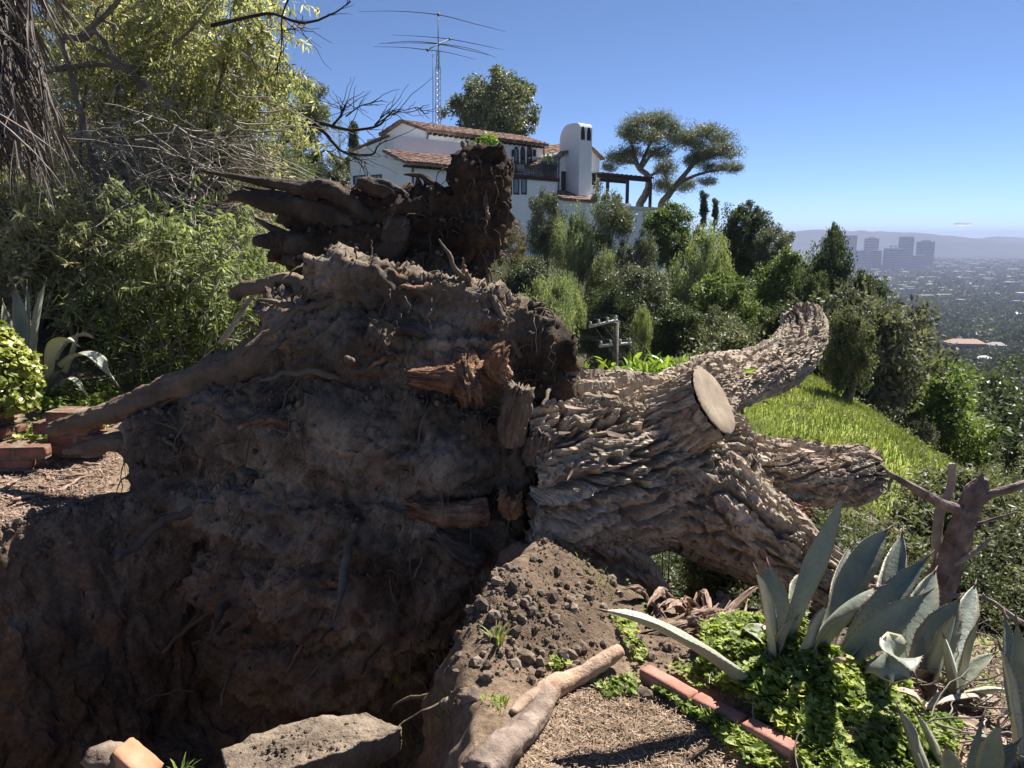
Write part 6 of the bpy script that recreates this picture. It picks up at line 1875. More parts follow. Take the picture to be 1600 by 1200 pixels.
def tree_at(name, label, cat, key, x0, y0, x1, y1, Yd, k=0, trunk=None, group=None, mt='limb', limbs=7, lean=0.0, root=None, zb=None):
    """a tree whose crown fills the box (x0,y0)-(x1,y1) of the picture at Yd metres; the trunk reaches down to the land"""
    c = P((x0 + x1) / 2, (y0 + y1) / 2, Yd)
    w, h = size(x1 - x0, Yd), size(y1 - y0, Yd)
    me, cl = CR[key][k % len(CR[key])]
    sh = {'gum': (1.7, 2.2), 'pepper': (2, 2.3), 'green': (2, 2.2), 'dark': (2.5, 2.7), 'olive': (2, 1.8), 'sage': (1.6, 1.2), 'rust': (1.5, 1.9), 'round': (4.6, 3.4), 'pine': (1.9, .75), 'cypress': (.55, 3.2), 'thin': (1.8, 2.4)}[key]
    sx, sz = w / 2 / sh[0], h / 2 / sh[1]
    bx_, by_ = (c[0] + lean * w, c[1]) if root is None else root
    z0 = hz(bx_, by_) if zb is None else zb
    base = np.array([bx_, by_, z0 - .1])
    t = thing(name, label, cat, base, group)
    g_ = np.random.default_rng(int(x0 * 7 + y0))
    tr = max(.05, .035 * w) if trunk is None else trunk
    topc = c + [0, 0, -.1 * h]
    path = spline(np.array([base, base * .6 + topc * .4 + g_.normal(size=3) * .05 * w, topc]), 22)
    v, f = tube(path, np.linspace(tr * 1.3, tr * .45, 22), 9, True, .25, 3)
    MB().add(v, f).build('trunk', M[mt], t)
    sel = g_.choice(len(cl), min(limbs, len(cl)), replace=False)
    rz = g_.random() * 6.28
    Rz = np.array([[math.cos(rz), -math.sin(rz), 0], [math.sin(rz), math.cos(rz), 0], [0, 0, 1]])
    for q in sel:
        e = c + (Rz @ cl[q]) * [sx, sx, sz]
        s0 = path[int(21 * (.45 + .5 * g_.random()))]
        pth = spline(np.array([s0, (s0 + e) / 2 + g_.normal(size=3) * .06 * w + [0, 0, -.04 * h], e]), 12)
        v, f = tube(pth, np.linspace(tr * .42, tr * .08, 12), 6, True, .2, 4)
        MB().add(v, f).build('branch', M[mt], t)
    inst('crown', me, t, c - base, (0, 0, rz), (sx, sx, sz))
    return t

# --- right behind the house and on its hill
tree_at('broad_tree', 'large round dark tree rising behind the house roof', 'tree', 'round', 690, 112, 856, 232, 88, 0, .5, limbs=14, zb=.2)
def stone_pine():
    Yp = 76.0
    base = P(1003, 322, Yp); t = thing('stone_pine', 'leaning umbrella pine with an open flat crown right of the house', 'pine tree', (base[0], Yp, hz(base[0], Yp)))
    def lp(pts, r0, r1, name='branch', n=26):
        w = spline(np.array([P(a, b_, Yp + d_) for a, b_, d_ in pts]), n); v, f = tube(w, np.linspace(r0, r1, n), 8, True, .2, 2)
        MB().add(v, f).build(name, M['limb'], t)
    g0 = P(996, 322, Yp)
    w = np.vstack([[[g0[0], Yp, hz(g0[0], Yp) - .2]], spline(np.array([P(a, b_, Yp) for a, b_ in ((1000, 318), (1012, 296), (1012, 275), (998, 262), (990, 240))]), 24)]); v, f = tube(w, np.linspace(.40, .20, len(w)), 10, True, .2, 2); MB().add(v, f).build('trunk', M['limb'], t)
    g0 = P(1022, 330, Yp + 2)
    w = np.vstack([[[g0[0], Yp + 2, hz(g0[0], Yp + 2) - .2]], spline(np.array([P(a, b_, Yp + 2) for a, b_ in ((1034, 318), (1048, 300), (1068, 275), (1085, 255))]), 24)]); v, f = tube(w, np.linspace(.40, .18, len(w)), 10, True, .2, 2); MB().add(v, f).build('trunk', M['limb'], t)
    br = [[(1000, 265, 0), (1020, 240, 0), (1045, 225, 1)], [(992, 245, 0), (985, 215, 0), (985, 195, 0)], [(995, 255, 0), (970, 250, -1), (955, 248, -1)], [(1000, 262, 0), (1020, 215, 1), (1035, 190, 1)],
          [(1070, 274, 2), (1090, 240, 2), (1100, 210, 2)], [(1085, 255, 2), (1110, 245, 1), (1135, 240, 0)], [(1060, 285, 2), (1100, 270, 2), (1150, 262, 2)], [(1048, 300, 2), (1040, 275, 3), (1035, 255, 3)], [(1085, 255, 2), (1115, 225, 3), (1130, 215, 3)], [(1010, 280, 0), (1025, 270, -1), (1050, 262, -1)]]
    for b_ in br: lp(b_, .2, .05)
    cl = [(1000, 190, 30, 12, 0), (1025, 186, 34, 12, 1), (985, 205, 30, 14, 0), (1040, 200, 34, 14, 1), (1010, 215, 40, 14, -1), (1060, 215, 30, 14, 1), (965, 248, 28, 13, -1), (985, 240, 26, 14, 0), (1030, 238, 30, 12, 1), (1100, 205, 34, 12, 2), (1080, 222, 34, 14, 2), (1122, 214, 32, 13, 3), (1130, 236, 34, 14, 0), (1105, 240, 36, 14, 1), (1148, 262, 20, 9, 2), (1120, 262, 34, 10, 2), (1085, 250, 26, 12, 1), (1040, 262, 24, 16, 3), (1070, 290, 26, 12, 3), (1035, 290, 22, 14, 2), (1105, 283, 22, 8, 2), (950, 262, 16, 8, -1)]
    for k, (x, y, hw, hh, d_) in enumerate(cl):
        me, _ = CR['pine'][k % 3]
        inst('needle_cloud', me, t, P(x, y, Yp + d_) - np.array(t.location), (0, 0, k * 1.3), (size(hw * 1.32, Yp) / 1.9, size(hw * 1.32, Yp) / 1.9, size(hh * 1.25, Yp) / .75))
stone_pine()
for x, y0, y1, w, Yd, lab in ((1099, 288, 372, 7.5, 62, 'taller of the two slim dark cypresses beside the pine'), (1117.5, 302, 366, 6, 62, 'shorter of the two slim dark cypresses beside the pine'), (553, 178, 292, 9, 66, 'narrow dark cypress at the left corner of the house'), (541, 238, 300, 13, 64, 'short dark columnar cypress hard against the left end of the house')):
    tree_at('cypress', lab, 'cypress tree', 'cypress', x - w, y0, x + w, y1, Yd, 0, .15, limbs=2, group='cypresses by the house')
T = [
    ('gum_tree', 'slender grey-leaved young eucalyptus before the windows of the house', 'gum', 820, 278, 882, 420, 47, 0, .12),
    ('gum_tree', 'slender young eucalyptus in front of the chimney foot', 'gum', 914, 290, 992, 410, 47, 1, .14),
    ('small_tree', 'small rusty-leaved tree against the white wall under the root plate', 'rust', 768, 335, 828, 430, 44, 0, .1),
    ('pepper_tree', 'light green feathery tree between the two young eucalyptuses', 'pepper', 856, 322, 938, 440, 46, 0, .14),
    ('bushy_tree', 'round olive-green tree right of the terrace wall', 'green', 995, 315, 1092, 430, 46, 0, .16),
    ('bushy_tree', 'grey-green leaning tree below the terrace wall', 'gum', 958, 350, 1030, 470, 42, 2, .14),
    ('pepper_tree', 'drooping pale green pepper tree just beyond the root plate', 'pepper', 800, 415, 915, 560, 31, 1, .16),
    ('pepper_tree', 'small bright green drooping tree beside the drooping pepper tree', 'pepper', 855, 425, 920, 520, 33, 2, .1),
    ('pepper_tree', 'small pale drooping tree above the utility pole', 'pepper', 985, 470, 1022, 545, 31, 1, .08),
    ('gum_tree', 'fine-leaved grey-green tree in the middle of the wood below the terrace', 'gum', 940, 395, 1050, 520, 40, 0, .2),
    ('pepper_tree', 'tall feathery tree beneath the two slim cypresses', 'pepper', 1058, 340, 1150, 480, 44, 1, .2),
    ('dark_tree', 'broad dark tree right of the slim cypresses', 'dark', 1120, 318, 1205, 440, 48, 2, .2),
    ('gum_tree', 'fine-leaved tree on the skyline stepping down towards the towers', 'gum', 1170, 335, 1245, 460, 46, 0, .2),
    ('green_tree', 'lighter green tree at the right of the wood above the upper limb', 'green', 1170, 390, 1280, 540, 38, 1, .2),
    ('green_tree', 'yellowish green tree in the middle of the wood above the trunk', 'green', 1070, 420, 1190, 560, 35, 0, .2),
    ('dark_tree', 'very dark tree just above the pale crossarms', 'dark', 900, 440, 1000, 590, 36, 1, .2),
    ('dark_tree', 'dark tree low above the leafy plants and trunk', 'dark', 1000, 470, 1110, 590, 33, 2, .2),
    ('big_tree', 'big dark tree standing alone against the towers, right of the wood', 'dark', 1245, 368, 1335, 560, 36, 1, .3),
    ('big_tree', 'lower dark tree leaning right below the left-hand towers', 'dark', 1300, 425, 1388, 570, 35, 2, .25),
    ('spire_tree', 'pointed top of the big dark tree line before the skyline', 'dark', 1284, 350, 1316, 450, 37, 2, .12),
    ('gum_tree', 'olive tree under the big dark tree beside the end of the upper limb', 'olive', 1280, 475, 1372, 630, 18.5, 0, .12),
    ('canyon_tree', 'dark round-topped tree in the canyon beyond the grass slope', 'dark', 1330, 570, 1450, 660, 42, 0, .2),
    ('canyon_tree', 'pale grey-green round tree beyond the dark canyon tree', 'olive', 1395, 528, 1460, 590, 60, 1, .2),
    ('canyon_shrub', 'twiggy grey bush at the lower edge of the grass slope', 'sage', 1340, 610, 1410, 690, 26, 0, .1),
    ('canyon_shrub', 'sage grey bush right below the grass crest', 'sage', 1395, 650, 1470, 730, 22, 1, .1),
    ('canyon_tree', 'slim thin-leaved tree behind the bare left branch of the snag', 'thin', 1395, 690, 1475, 850, 12.5, 0, .05),
    ('canyon_tree', 'slim airy tree between the snag and the tall agave leaf', 'thin', 1330, 790, 1400, 900, 11, 1, .045),
    ('canyon_tree', 'airy grey-green tree right behind the dead snag', 'thin', 1500, 690, 1600, 880, 13, 2, .055),
    ('canyon_tree', 'thin tree at the right edge above the fallen branch', 'thin', 1560, 760, 1660, 930, 11, 0, .05),
    ('canyon_shrub', 'grey-green brush left of the snag trunk', 'olive', 1240, 780, 1340, 880, 10.5, 0, .05),
    ('canyon_shrub', 'dark brush behind the broad agave fan', 'dark', 1470, 870, 1640, 1010, 9, 2, .06),
    ('canyon_shrub', 'dark green brush low between agave and snag', 'olive', 1380, 800, 1480, 960, 10, 2, .05),
    ('canyon_shrub', 'shady brush under the fallen limbs', 'dark', 940, 880, 1130, 1010, 7.5, 0, .05),
    ('canyon_shrub', 'shady brush under the leaning limb end', 'dark', 1120, 880, 1300, 1010, 8.0, 1, .05),
    ('pepper_tree', 'feathery tree behind the pale crossarms of the pole', 'pepper', 905, 380, 985, 500, 44, 2, .15),
    ('dark_tree', 'dark shrub-like tree at the foot of the wall behind the rusty tree', 'dark', 775, 405, 870, 500, 42, 1, .15),
    ('pepper_tree', 'feathery tree between the yellowish tree and the terrace wall', 'pepper', 1010, 400, 1100, 520, 43, 0, .15),
    ('gum_tree', 'fine-leaved tree at the lower middle of the wood', 'gum', 1085, 480, 1190, 600, 31, 1, .15),
    ('dark_tree', 'deep green tree tucked under the lighter green tree', 'dark', 1180, 470, 1290, 610, 30, 2, .15),
    ('dark_tree', 'shaded tree just above the end of the upper limb', 'dark', 1230, 420, 1300, 540, 33, 0, .15),
    # far left, behind the hillside shrubs
    ('gum_tree', 'sparse grey-olive tree behind the leafy hillside tree', 'gum', 415, 95, 520, 245, 22, 0, .12),
    ('gum_tree', 'thin feathery tree between the bare tree and the cypress', 'thin', 505, 170, 548, 300, 40, 1, .1),
    ('bush', 'bright yellow-green bush above the highest roots', 'green', 372, 222, 486, 312, 12, 1, .06),
    ('gum_tree', 'hazy grey shrub behind the yellow-green bush', 'gum', 460, 215, 545, 330, 26, 2, .1),
]
for q in T:
    nm, lab, key, x0, y0, x1, y1, Yd, k, tr = q
    tree_at(nm, lab, 'shrub' if 'shrub' in nm or nm == 'bush' else 'tree', key, x0, y0, x1, y1, Yd, k, tr, mt='pale_limb' if key == 'gum' else 'limb')

# --- the leafy bank on the left: trees and shrubs with long leaves close enough to see
def near_tree(name, label, cat, boxes, Yd, n, L, W, mt, seed, droop=.9, trunk_px=None, twigs=0, dry=0, depth=.6, tr=.035):
    """crown made of leafy sprays filling several picture boxes at about Yd metres"""
    g_ = np.random.default_rng(seed)
    bc = [P((a + c_) / 2, (b_ + d_) / 2, Yd + e) for a, b_, c_, d_, e in boxes]
    bs = [np.array([size(c_ - a, Yd) / 2, depth * (size(c_ - a, Yd) + size(d_ - b_, Yd)) / 4, size(d_ - b_, Yd) / 2]) for a, b_, c_, d_, e in boxes]
    root_ = P(*trunk_px, Yd) if trunk_px else bc[0]
    base = np.array([root_[0], root_[1], hz(root_[0], root_[1]) - .1])
    t = thing(name, label, cat, base)
    vol = np.array([np.prod(b_) ** (2 / 3) for b_ in bs]); vol /= vol.sum()
    mb = MB(); tw = MB()
    for c, s_, fr_ in zip(bc, bs, vol):
        nb = max(6, int(n * fr_ / 26))
        d = g_.normal(size=(nb, 3)); d /= np.linalg.norm(d, axis=1)[:, None]
        r_ = (.35 + .65 * g_.random(nb) ** .5) * (1 + .2 * fbm(d * 2 + seed, 2))
        cen = c + d * r_[:, None] * s_
        for q in range(nb):
            # a spray: a drooping twig with leaves along it
            dirv = d[q] * .7 + g_.normal(size=3) * .5 + [0, 0, -.25 * droop]; dirv /= np.linalg.norm(dirv)
            ln = .35 + .45 * g_.random(); k = 26
            tt = g_.random(k) ** .8
            ax_ = cen[q] + dirv * (tt * ln)[:, None] + np.array([0, 0, -1]) * (droop * .22 * tt ** 2 * ln)[:, None]
            v = leaves(k, g_, L, W, droop) + ax_[:, None]
            mb.add(v.reshape(-1, 3), np.arange(k * 4).reshape(k, 4), 1 if g_.random() < dry else 0)
            if q % 3 == 0:
                pth = cen[q] + dirv * (np.linspace(-.3, 1, 6) * ln)[:, None] + np.array([0, 0, -1]) * (droop * .22 * np.linspace(0, 1, 6) ** 2 * ln)[:, None]
                v, f = tube(pth, np.linspace(.006, .002, 6), 4, False); tw.add(v, f)
    mb.build('foliage', [M[mt], M['l_dry']], t, False)
    if tw.v: tag(tw.build('twigs', M['twig'], t), kind='stuff')
    for c, s_ in zip(bc, bs):
        for q in range(2):
            e = c + g_.normal(size=3) * s_ * .45
            pth = spline(np.array([base, base * .5 + e * .5 + g_.normal(size=3) * .15, e]), 20)
            v, f = tube(pth, np.linspace(tr, tr * .25, 20), 7, True, .25, 5); MB().add(v, f).build('branch', M['limb'], t)
    return t
near_tree('leafy_tree', 'tall sunlit tree with long drooping yellow-green leaves against the sky', 'tree', [(250, -60, 420, 130, 0), (300, 60, 432, 230, .2), (90, -80, 280, 110, .6), (330, 180, 430, 270, .3), (180, 40, 340, 180, .6)], 9.5, 24000, .115, .013, 'l_yellow', 11, 1.1, (230, 420), dry=.06)
near_tree('leafy_tree', 'half bare twiggy tree behind the palm trunk', 'tree', [(80, 120, 250, 290, .5), (200, 170, 340, 320, .8), (60, 240, 200, 360, .6)], 9.8, 11000, .10, .012, 'l_bank', 12, .8, (170, 470), dry=.5)
near_tree('hillside_shrub', 'shrub with pale glossy lance leaves in the middle of the bank', 'shrub', [(200, 330, 330, 450, 0), (280, 370, 400, 470, -.3), (150, 360, 250, 470, .2)], 7.6, 8000, .095, .012, 'l_pepper', 13, .9, (260, 560), dry=.05)
near_tree('hillside_shrub', 'shaded olive shrub below the palm trunk', 'shrub', [(-30, 260, 110, 400, .2), (40, 320, 180, 470, 0), (-40, 360, 80, 500, .3)], 7.8, 9000, .095, .012, 'l_bank', 14, .7, (60, 560), dry=.12)
near_tree('hillside_shrub', 'tangled shrub behind the left agave', 'shrub', [(80, 440, 230, 560, .2), (180, 450, 300, 580, .1), (20, 430, 120, 540, .5)], 8.2, 8500, .085, .011, 'l_bank', 15, .5, (150, 590), dry=.15)
near_tree('hillside_shrub', 'soft green feathery shrub left of the long root', 'shrub', [(210, 510, 330, 600, 0), (150, 540, 250, 610, 0)], 7.2, 3400, .085, .008, 'l_green', 16, .1, (230, 620))
near_tree('hillside_shrub', 'grey-brown half dry shrub under the yellow-green bush', 'shrub', [(280, 260, 420, 370, .5), (330, 330, 440, 450, .2), (230, 250, 340, 350, .8)], 9.0, 9000, .09, .012, 'l_grey', 17, .6, (350, 520), dry=.5)
near_tree('hillside_shrub', 'leafy green shrub behind the dark curved root', 'shrub', [(330, 420, 440, 540, 0), (390, 380, 470, 500, .3)], 8.0, 7000, .09, .012, 'l_pepper', 18, .7, (390, 560), dry=.1)
near_tree('hillside_shrub', 'bright tall shrub filling the bank behind the half bare tree', 'shrub', [(20, -80, 200, 140, 1.5), (60, 40, 240, 260, 1.6), (200, 200, 420, 420, 2.0), (0, 200, 220, 420, 1.8), (180, -80, 360, 120, 1.6), (220, 60, 400, 250, 1.6), (90, 150, 260, 300, 1.2)], 11.0, 26000, .13, .018, 'l_bank', 19, .8, (120, 480), dry=.4)
near_tree('hillside_shrub', 'dim undergrowth shrub deep in the bank', 'shrub', [(0, 380, 250, 560, 1.5), (220, 400, 450, 560, 1.5), (300, 260, 480, 420, 2.5)], 10.5, 10000, .12, .018, 'l_grey', 20, .5, (230, 560), dry=.1)
# dead twig tangle hanging in the bank
tt_ = thing('dead_brushwood', 'tangle of dry grey twigs sloping down through the bank', 'brushwood', G(260, 560))
g_ = np.random.default_rng(77); mb = MB()
for k in range(850):
    x, y = 60 + 380 * g_.random(), 150 + 330 * g_.random()
    if g_.random() < .6: x, y = 130 + 260 * g_.random(), 200 + 200 * g_.random()
    p0 = P(x, y, 8.0 + 1.6 * g_.random()); d = np.array([.7 * g_.normal() + .5, .5 * g_.normal(), .45 * g_.normal() - .35]); d /= np.linalg.norm(d)
    n = 8; t_ = np.linspace(0, 1, n)[:, None]; ln = .3 + .9 * g_.random()
    pth = p0 + d * ln * t_ + np.cumsum(g_.normal(size=(n, 3)) * .022, 0)
    v, f = tube(pth, np.linspace(.007, .002, n) * (.5 + 1.1 * g_.random()), 4, False); mb.add(v, f)
tag(mb.build('twigs', M['twig'], tt_), kind='stuff')
def bare_tree(name, label, Yd, limbs, mt, trunk_to=None):
    p0 = P(limbs[0][0][0], limbs[0][0][1], Yd)
    t = thing(name, label, 'tree', (p0[0], p0[1], hz(p0[0], p0[1])))
    g_ = np.random.default_rng(int(Yd * 10))
    if trunk_to is not None:
        e = np.array([p0[0] + trunk_to, p0[1], hz(p0[0] + trunk_to, p0[1]) - .2])
        v, f = tube(spline(np.array([e, (e + p0) / 2 + [.1, 0, 0], p0]), 20), np.linspace(size(7, Yd), size(4, Yd), 20), 9, True, .2, 3); MB().add(v, f).build('trunk', M[mt], t)
    for l in limbs:
        n = 34; w = spline(np.array([np.append(P(a, b_, Yd + (d_[0] if d_ else 0)), size(r_, Yd)) for a, b_, r_, *d_ in l]), n)
        w[:, :3] += np.cumsum(g_.normal(size=(n, 3)) * size(.35, Yd), 0) * np.linspace(0, 1, n)[:, None]
        v, f = tube(w[:, :3], np.maximum(w[:, 3], size(.35, Yd)), 7, True, .2, 6)
        o = MB().add(v, f).build('branch', M[mt], t)
        tw = MB()
        for q in range(int(5 + len(l))):
            i = g_.integers(8, n - 1); tg = w[min(i + 2, n - 1), :3] - w[i - 2, :3]; tg /= np.linalg.norm(tg) + 1e-9
            d = tg + g_.normal(size=3) * .7; ln = size(14 + 30 * g_.random(), Yd)
            pth = w[i, :3] + d * ln * np.linspace(0, 1, 7)[:, None] + np.cumsum(g_.normal(size=(7, 3)) * ln * .05, 0)
            v, f = tube(pth, np.linspace(size(.7, Yd), size(.25, Yd), 7), 4, False); tw.add(v, f)
        tag(tw.build('twigs', M[mt], o), kind='stuff')
    return t
bare_tree('bare_tree', 'dark bare tree with forked leafless limbs reaching towards the house gable', 18.0, [
    [(395, 290, 6), (430, 250, 4.5), (460, 240, 4), (472, 192, 3.4), (500, 192, 3), (545, 202, 2.4), (585, 197, 1.8), (600, 182, 1.3), (614, 168, .6)],
    [(472, 188, 3.6), (505, 205, 3), (520, 222, 2.4), (540, 238, 2), (580, 241, 1.6), (590, 228, 1.1), (606, 218, .5)],
    [(520, 196, 2.2), (533, 180, 1.6), (540, 165, 1), (546, 156, .6)], [(533, 180, 1.5), (534, 168, 1), (533, 162, .5)],
    [(540, 182, 1.3), (565, 165, .9), (600, 158, .6)], [(585, 196, 1.2), (610, 180, .8), (640, 170, .6), (655, 168, .5), (666, 182, .4)],
    [(540, 240, 1.3), (558, 248, .9), (575, 256, .5)], [(470, 230, 3.5), (478, 215, 2.5), (486, 190, 1.6)], [(440, 250, 3), (470, 268, 2.2), (500, 240, 1.4), (520, 235, .6)], [(586, 195, 1.2), (602, 178, .8), (616, 170, .4)]], 'dark_twig', 0.4)
bare_tree('overhanging_branch', 'dark leafless branch poking into the sky at the top left', 8.5, [
    [(330, 40, 3.2), (400, 24, 2.4), (430, 22, 2.2), (475, 36, 2), (520, 22, 1.3), (549, 3, .7)],
    [(470, -40, 1.6), (443, 18, 1.3), (441, 65, 1.0), (440, 85, .9), (432, 108, .7)], [(443, 48, .9), (460, 44, .6), (480, 42, .4)]], 'dark_twig', None)
bare_tree('twisted_branch', 'thick grey branches crossing in front of the half bare tree', 8.6, [
    [(95, 55, 5), (130, 60, 5), (150, 50, 4), (180, 90, 3), (210, 110, 2)], [(60, 110, 5), (110, 105, 4.5), (150, 100, 3.5), (200, 110, 2.5), (240, 140, 1.5)], [(120, 62, 5), (145, 40, 4), (170, 20, 3.5), (200, -20, 3)], [(140, 70, 3.4), (200, 110, 2.4), (250, 150, 1.5), (280, 160, .8)], [(270, 70, 2.6), (300, 45, 2), (330, 10, 1.2)], [(205, 115, 1.6), (230, 150, 1.2), (238, 170, .6)], [(180, 40, 2.5), (150, 25, 2), (165, 5, 1.5)]], 'limb', .3)
bare_tree('leaning_stem', 'pale thin stem rising from behind the long root', 6.2, [[(345, 535, 5), (360, 515, 4.2), (380, 485, 3.6), (410, 448, 2.6)], [(350, 530, 2), (370, 532, 1.4), (382, 540, .8)]], 'pale_limb', None)

# --- palm trunk with its skirt of dead fronds, top left
pc = P(-95, 60, 5.2)
palm = thing('palm_tree', 'palm trunk thickly clad in hanging dead grey-brown fronds', 'palm tree', (pc[0] - .15, pc[1], hz(pc[0] - .15, pc[1]) - .1))
v, f = tube(np.array([[pc[0] - .15, pc[1], hz(pc[0] - .15, pc[1]) - .1], [pc[0] - .12, pc[1], 2.2], [pc[0] - .08, pc[1], 4.5]]), [.17, .16, .17], 16, True, .15, 6); MB().add(v, f).build('trunk', M['limb'], palm)
fm = []
for s_ in range(4):
    g_ = np.random.default_rng(90 + s_); mb = MB()
    pth0 = spline(np.array([[0, 0, 0], [.10, 0, -.10], [.14, 0, -.45], [.10, 0, -.8]]), 10)
    v, f = tube(pth0, np.linspace(.016, .006, 10), 5, False); mb.add(v, f)
    for k in range(34):
        a = g_.random(); p0 = pth0[int(a * 9)]; ln = .25 + .35 * g_.random(); sx = g_.normal() * .30
        n = 6; t_ = np.linspace(0, 1, n)
        pth = p0 + np.column_stack([.05 * t_ + .05 * g_.normal() * t_, sx * t_ * (1 - .35 * t_), -ln * t_ ** .9])
        w = (.006 + .006 * g_.random()) * np.interp(t_, [0, .3, 1], [.6, 1, .1]); an = g_.random() * 3.14
        sd_ = np.array([np.sin(an), np.cos(an), 0.])
        rows = np.stack([pth - sd_ * w[:, None], pth + np.array([-sd_[1], sd_[0], 0]) * (w * .5)[:, None], pth + sd_ * w[:, None]], 1).reshape(-1, 3)
        mb.add(rows, grid_faces(3, n))
    fm.append(mb.mesh('dead_frond', M['frond'], False))
g_ = np.random.default_rng(5)
pl_ = np.array(palm.location)
for k in range(230):
    z = 2.05 + 2.2 * (k / 230); a = k * 2.399 + g_.normal() * .2; r_ = .20 + .36 * g_.random()
    inst('dead_frond', fm[k % 4], palm, (np.cos(a) * r_ + .05, np.sin(a) * r_, z + .65 - pl_[2] + 0 * r_), (g_.normal() * .12, g_.normal() * .15, a), tuple(np.array([1, 1, .75 + .4 * g_.random()]) * .9))

# --- grass on the bench
g_ = np.random.default_rng(31)
n = 46000
x = 2.4 + 8.2 * g_.random(n); y = 9.5 + 14.5 * g_.random(n) ** .8
k = g_.random(n) < grass_mask(x, y); x, y = x[k], y[k]; n = len(x)
z = height(x, y) - .03
h = .05 + .10 * g_.random(n) * (1 + fbm(np.column_stack([x, y, x * 0]) * .9, 3)); a = g_.random(n) * 6.28
dx, dy = np.cos(a), np.sin(a); w = .012
ln = h * (.2 + .6 * g_.random(n))
v = np.stack([np.column_stack([x - dy * w, y + dx * w, z]), np.column_stack([x + dy * w, y - dx * w, z]), np.column_stack([x + dx * ln, y + dy * ln, z + h + .03])], 1)
M['meadow'] = leaf_mat('meadow_blade', [(.14, .16, .055), (.20, .235, .07), (.29, .31, .12)], .32, .65, .15, .8, 0)
tag(MB().add(v.reshape(-1, 3), np.arange(n * 3).reshape(n, 3)).build('meadow_grass', M['meadow'], None, False), 'short bright green grass on the slope beyond the fallen limbs', 'grass', kind='stuff')

g_ = np.random.default_rng(131); mb = MB()
xy = np.column_stack([4.6 + 6 * g_.random(500), 9.6 + 13.5 * g_.random(500)]); xy = xy[grass_mask(xy[:, 0], xy[:, 1]) > .1]
xy = xy[fbm(np.column_stack([xy * .6, xy[:, :1] * 0]), 3) > -.05]
for x, y in xy:
    n = 26; c = np.array([x, y, hz(x, y) + .03]); r_ = .05 + .16 * g_.random()
    v = leaves(n, g_, .07, .018, -.4) + (c + g_.normal(size=(n, 3)) * [r_, r_, .03])[:, None]
    mb.add(v.reshape(-1, 3), np.arange(n * 4).reshape(n, 4))
tag(mb.build('meadow_weeds', M['l_olive'], None, False), 'patches of darker weeds in the grass slope', 'weeds', kind='stuff')
g_ = np.random.default_rng(132); mb = MB(); n = 900
r_ = np.sqrt(1700 ** 2 + (6500 ** 2 - 1700 ** 2) * g_.random(n)); a = R(12) + R(30) * g_.random(n)
px_, py_ = r_ * np.sin(a), r_ * np.cos(a); pz_ = macro(px_, py_)
for x, y, z, q in zip(px_, py_, pz_, r_):
    w, d, h = (8 + 16 * g_.random()) * (1 + q / 3500), (6 + 10 * g_.random()) * (1 + q / 3500), 9 + 9 * g_.random() * (1 + q / 5000)
    v, f = box((x - w / 2, y - d / 2, z - 2), (x + w / 2, y + d / 2, z + h)); mb.add(v, f)
tag(mb.build('rooftops', rough_mat('city_roofs', (.16, .15, .14), (.30, .28, .26), (.50, .48, .45), .02, None, .01, .9, island=.5), None, False), 'scattered pale roofs of the city plain', 'buildings', kind='stuff')
# --- dark shrubs under the wood and brush on the near slope
g_ = np.random.default_rng(141)
def clump_row(n, xr, yr, keys, names, sc_r, cond=None):
    k = 0
    while k < n:
        x, y = xr[0] + (xr[1] - xr[0]) * g_.random(), yr[0] + (yr[1] - yr[0]) * g_.random()
        if cond and not cond(x, y): continue
        q = g_.integers(len(keys)); key = keys[q]
        me, _ = CR[key][g_.integers(len(CR[key]))]
        s_ = sc_r[0] + (sc_r[1] - sc_r[0]) * g_.random(); z = hz(x, y)
        t = thing('shrub', names[q][0], 'shrub', (x, y, z - .05), names[q][1])
        hh = {'dark': 2.7, 'olive': 1.8, 'sage': 1.2, 'thin': 2.4}[key] * s_
        for b_ in range(3):
            a = g_.random() * 6.28; v, f = tube(np.array([[x, y, z - .1], [x + .25 * hh * math.cos(a), y + .25 * hh * math.sin(a), z + hh * .9]]), [.03 * hh, .012 * hh], 5); MB().add(v, f).build('stem', M['limb'], t)
        inst('crown', me, t, (0, 0, hh * .62), (0, 0, g_.random() * 6.28), (s_, s_, s_ * .9))
        k += 1
clump_row(46, (-6, 20), (26, 56), ['dark', 'thin', 'olive'], [('dark round shrub on the slope below the house', 'dark shrubs on the slope below the house'), ('airy feathery shrub on the slope below the house', 'airy shrubs below the house'), ('olive-grey shrub on the slope below the house', 'olive shrubs below the house')], (.8, 1.3), lambda x, y: x < .42 * y and not (y < 33 and abs(x - y * .134) < 3.0))
clump_row(60, (3.0, 13), (6.5, 14), ['olive', 'sage', 'thin'], [('olive shrub on the slope behind the agaves', 'olive shrubs on the slope'), ('grey-green low bush on the slope behind the agaves', 'grey bushes on the slope'), ('airy thin-leaved shrub on the slope behind the agaves', 'airy shrubs on the slope')], (.25, .55), lambda x, y: not (x < 9.2 and y > 9.8) and x > .42 * y)
clump_row(26, (1.2, 4.2), (4.8, 9), ['dark', 'olive'], [('dark shrub in the shade under the fallen limbs', 'shrubs under the fallen limbs'), ('olive shrub in the shade under the fallen limbs', 'shrubs under the fallen limbs')], (.14, .26))
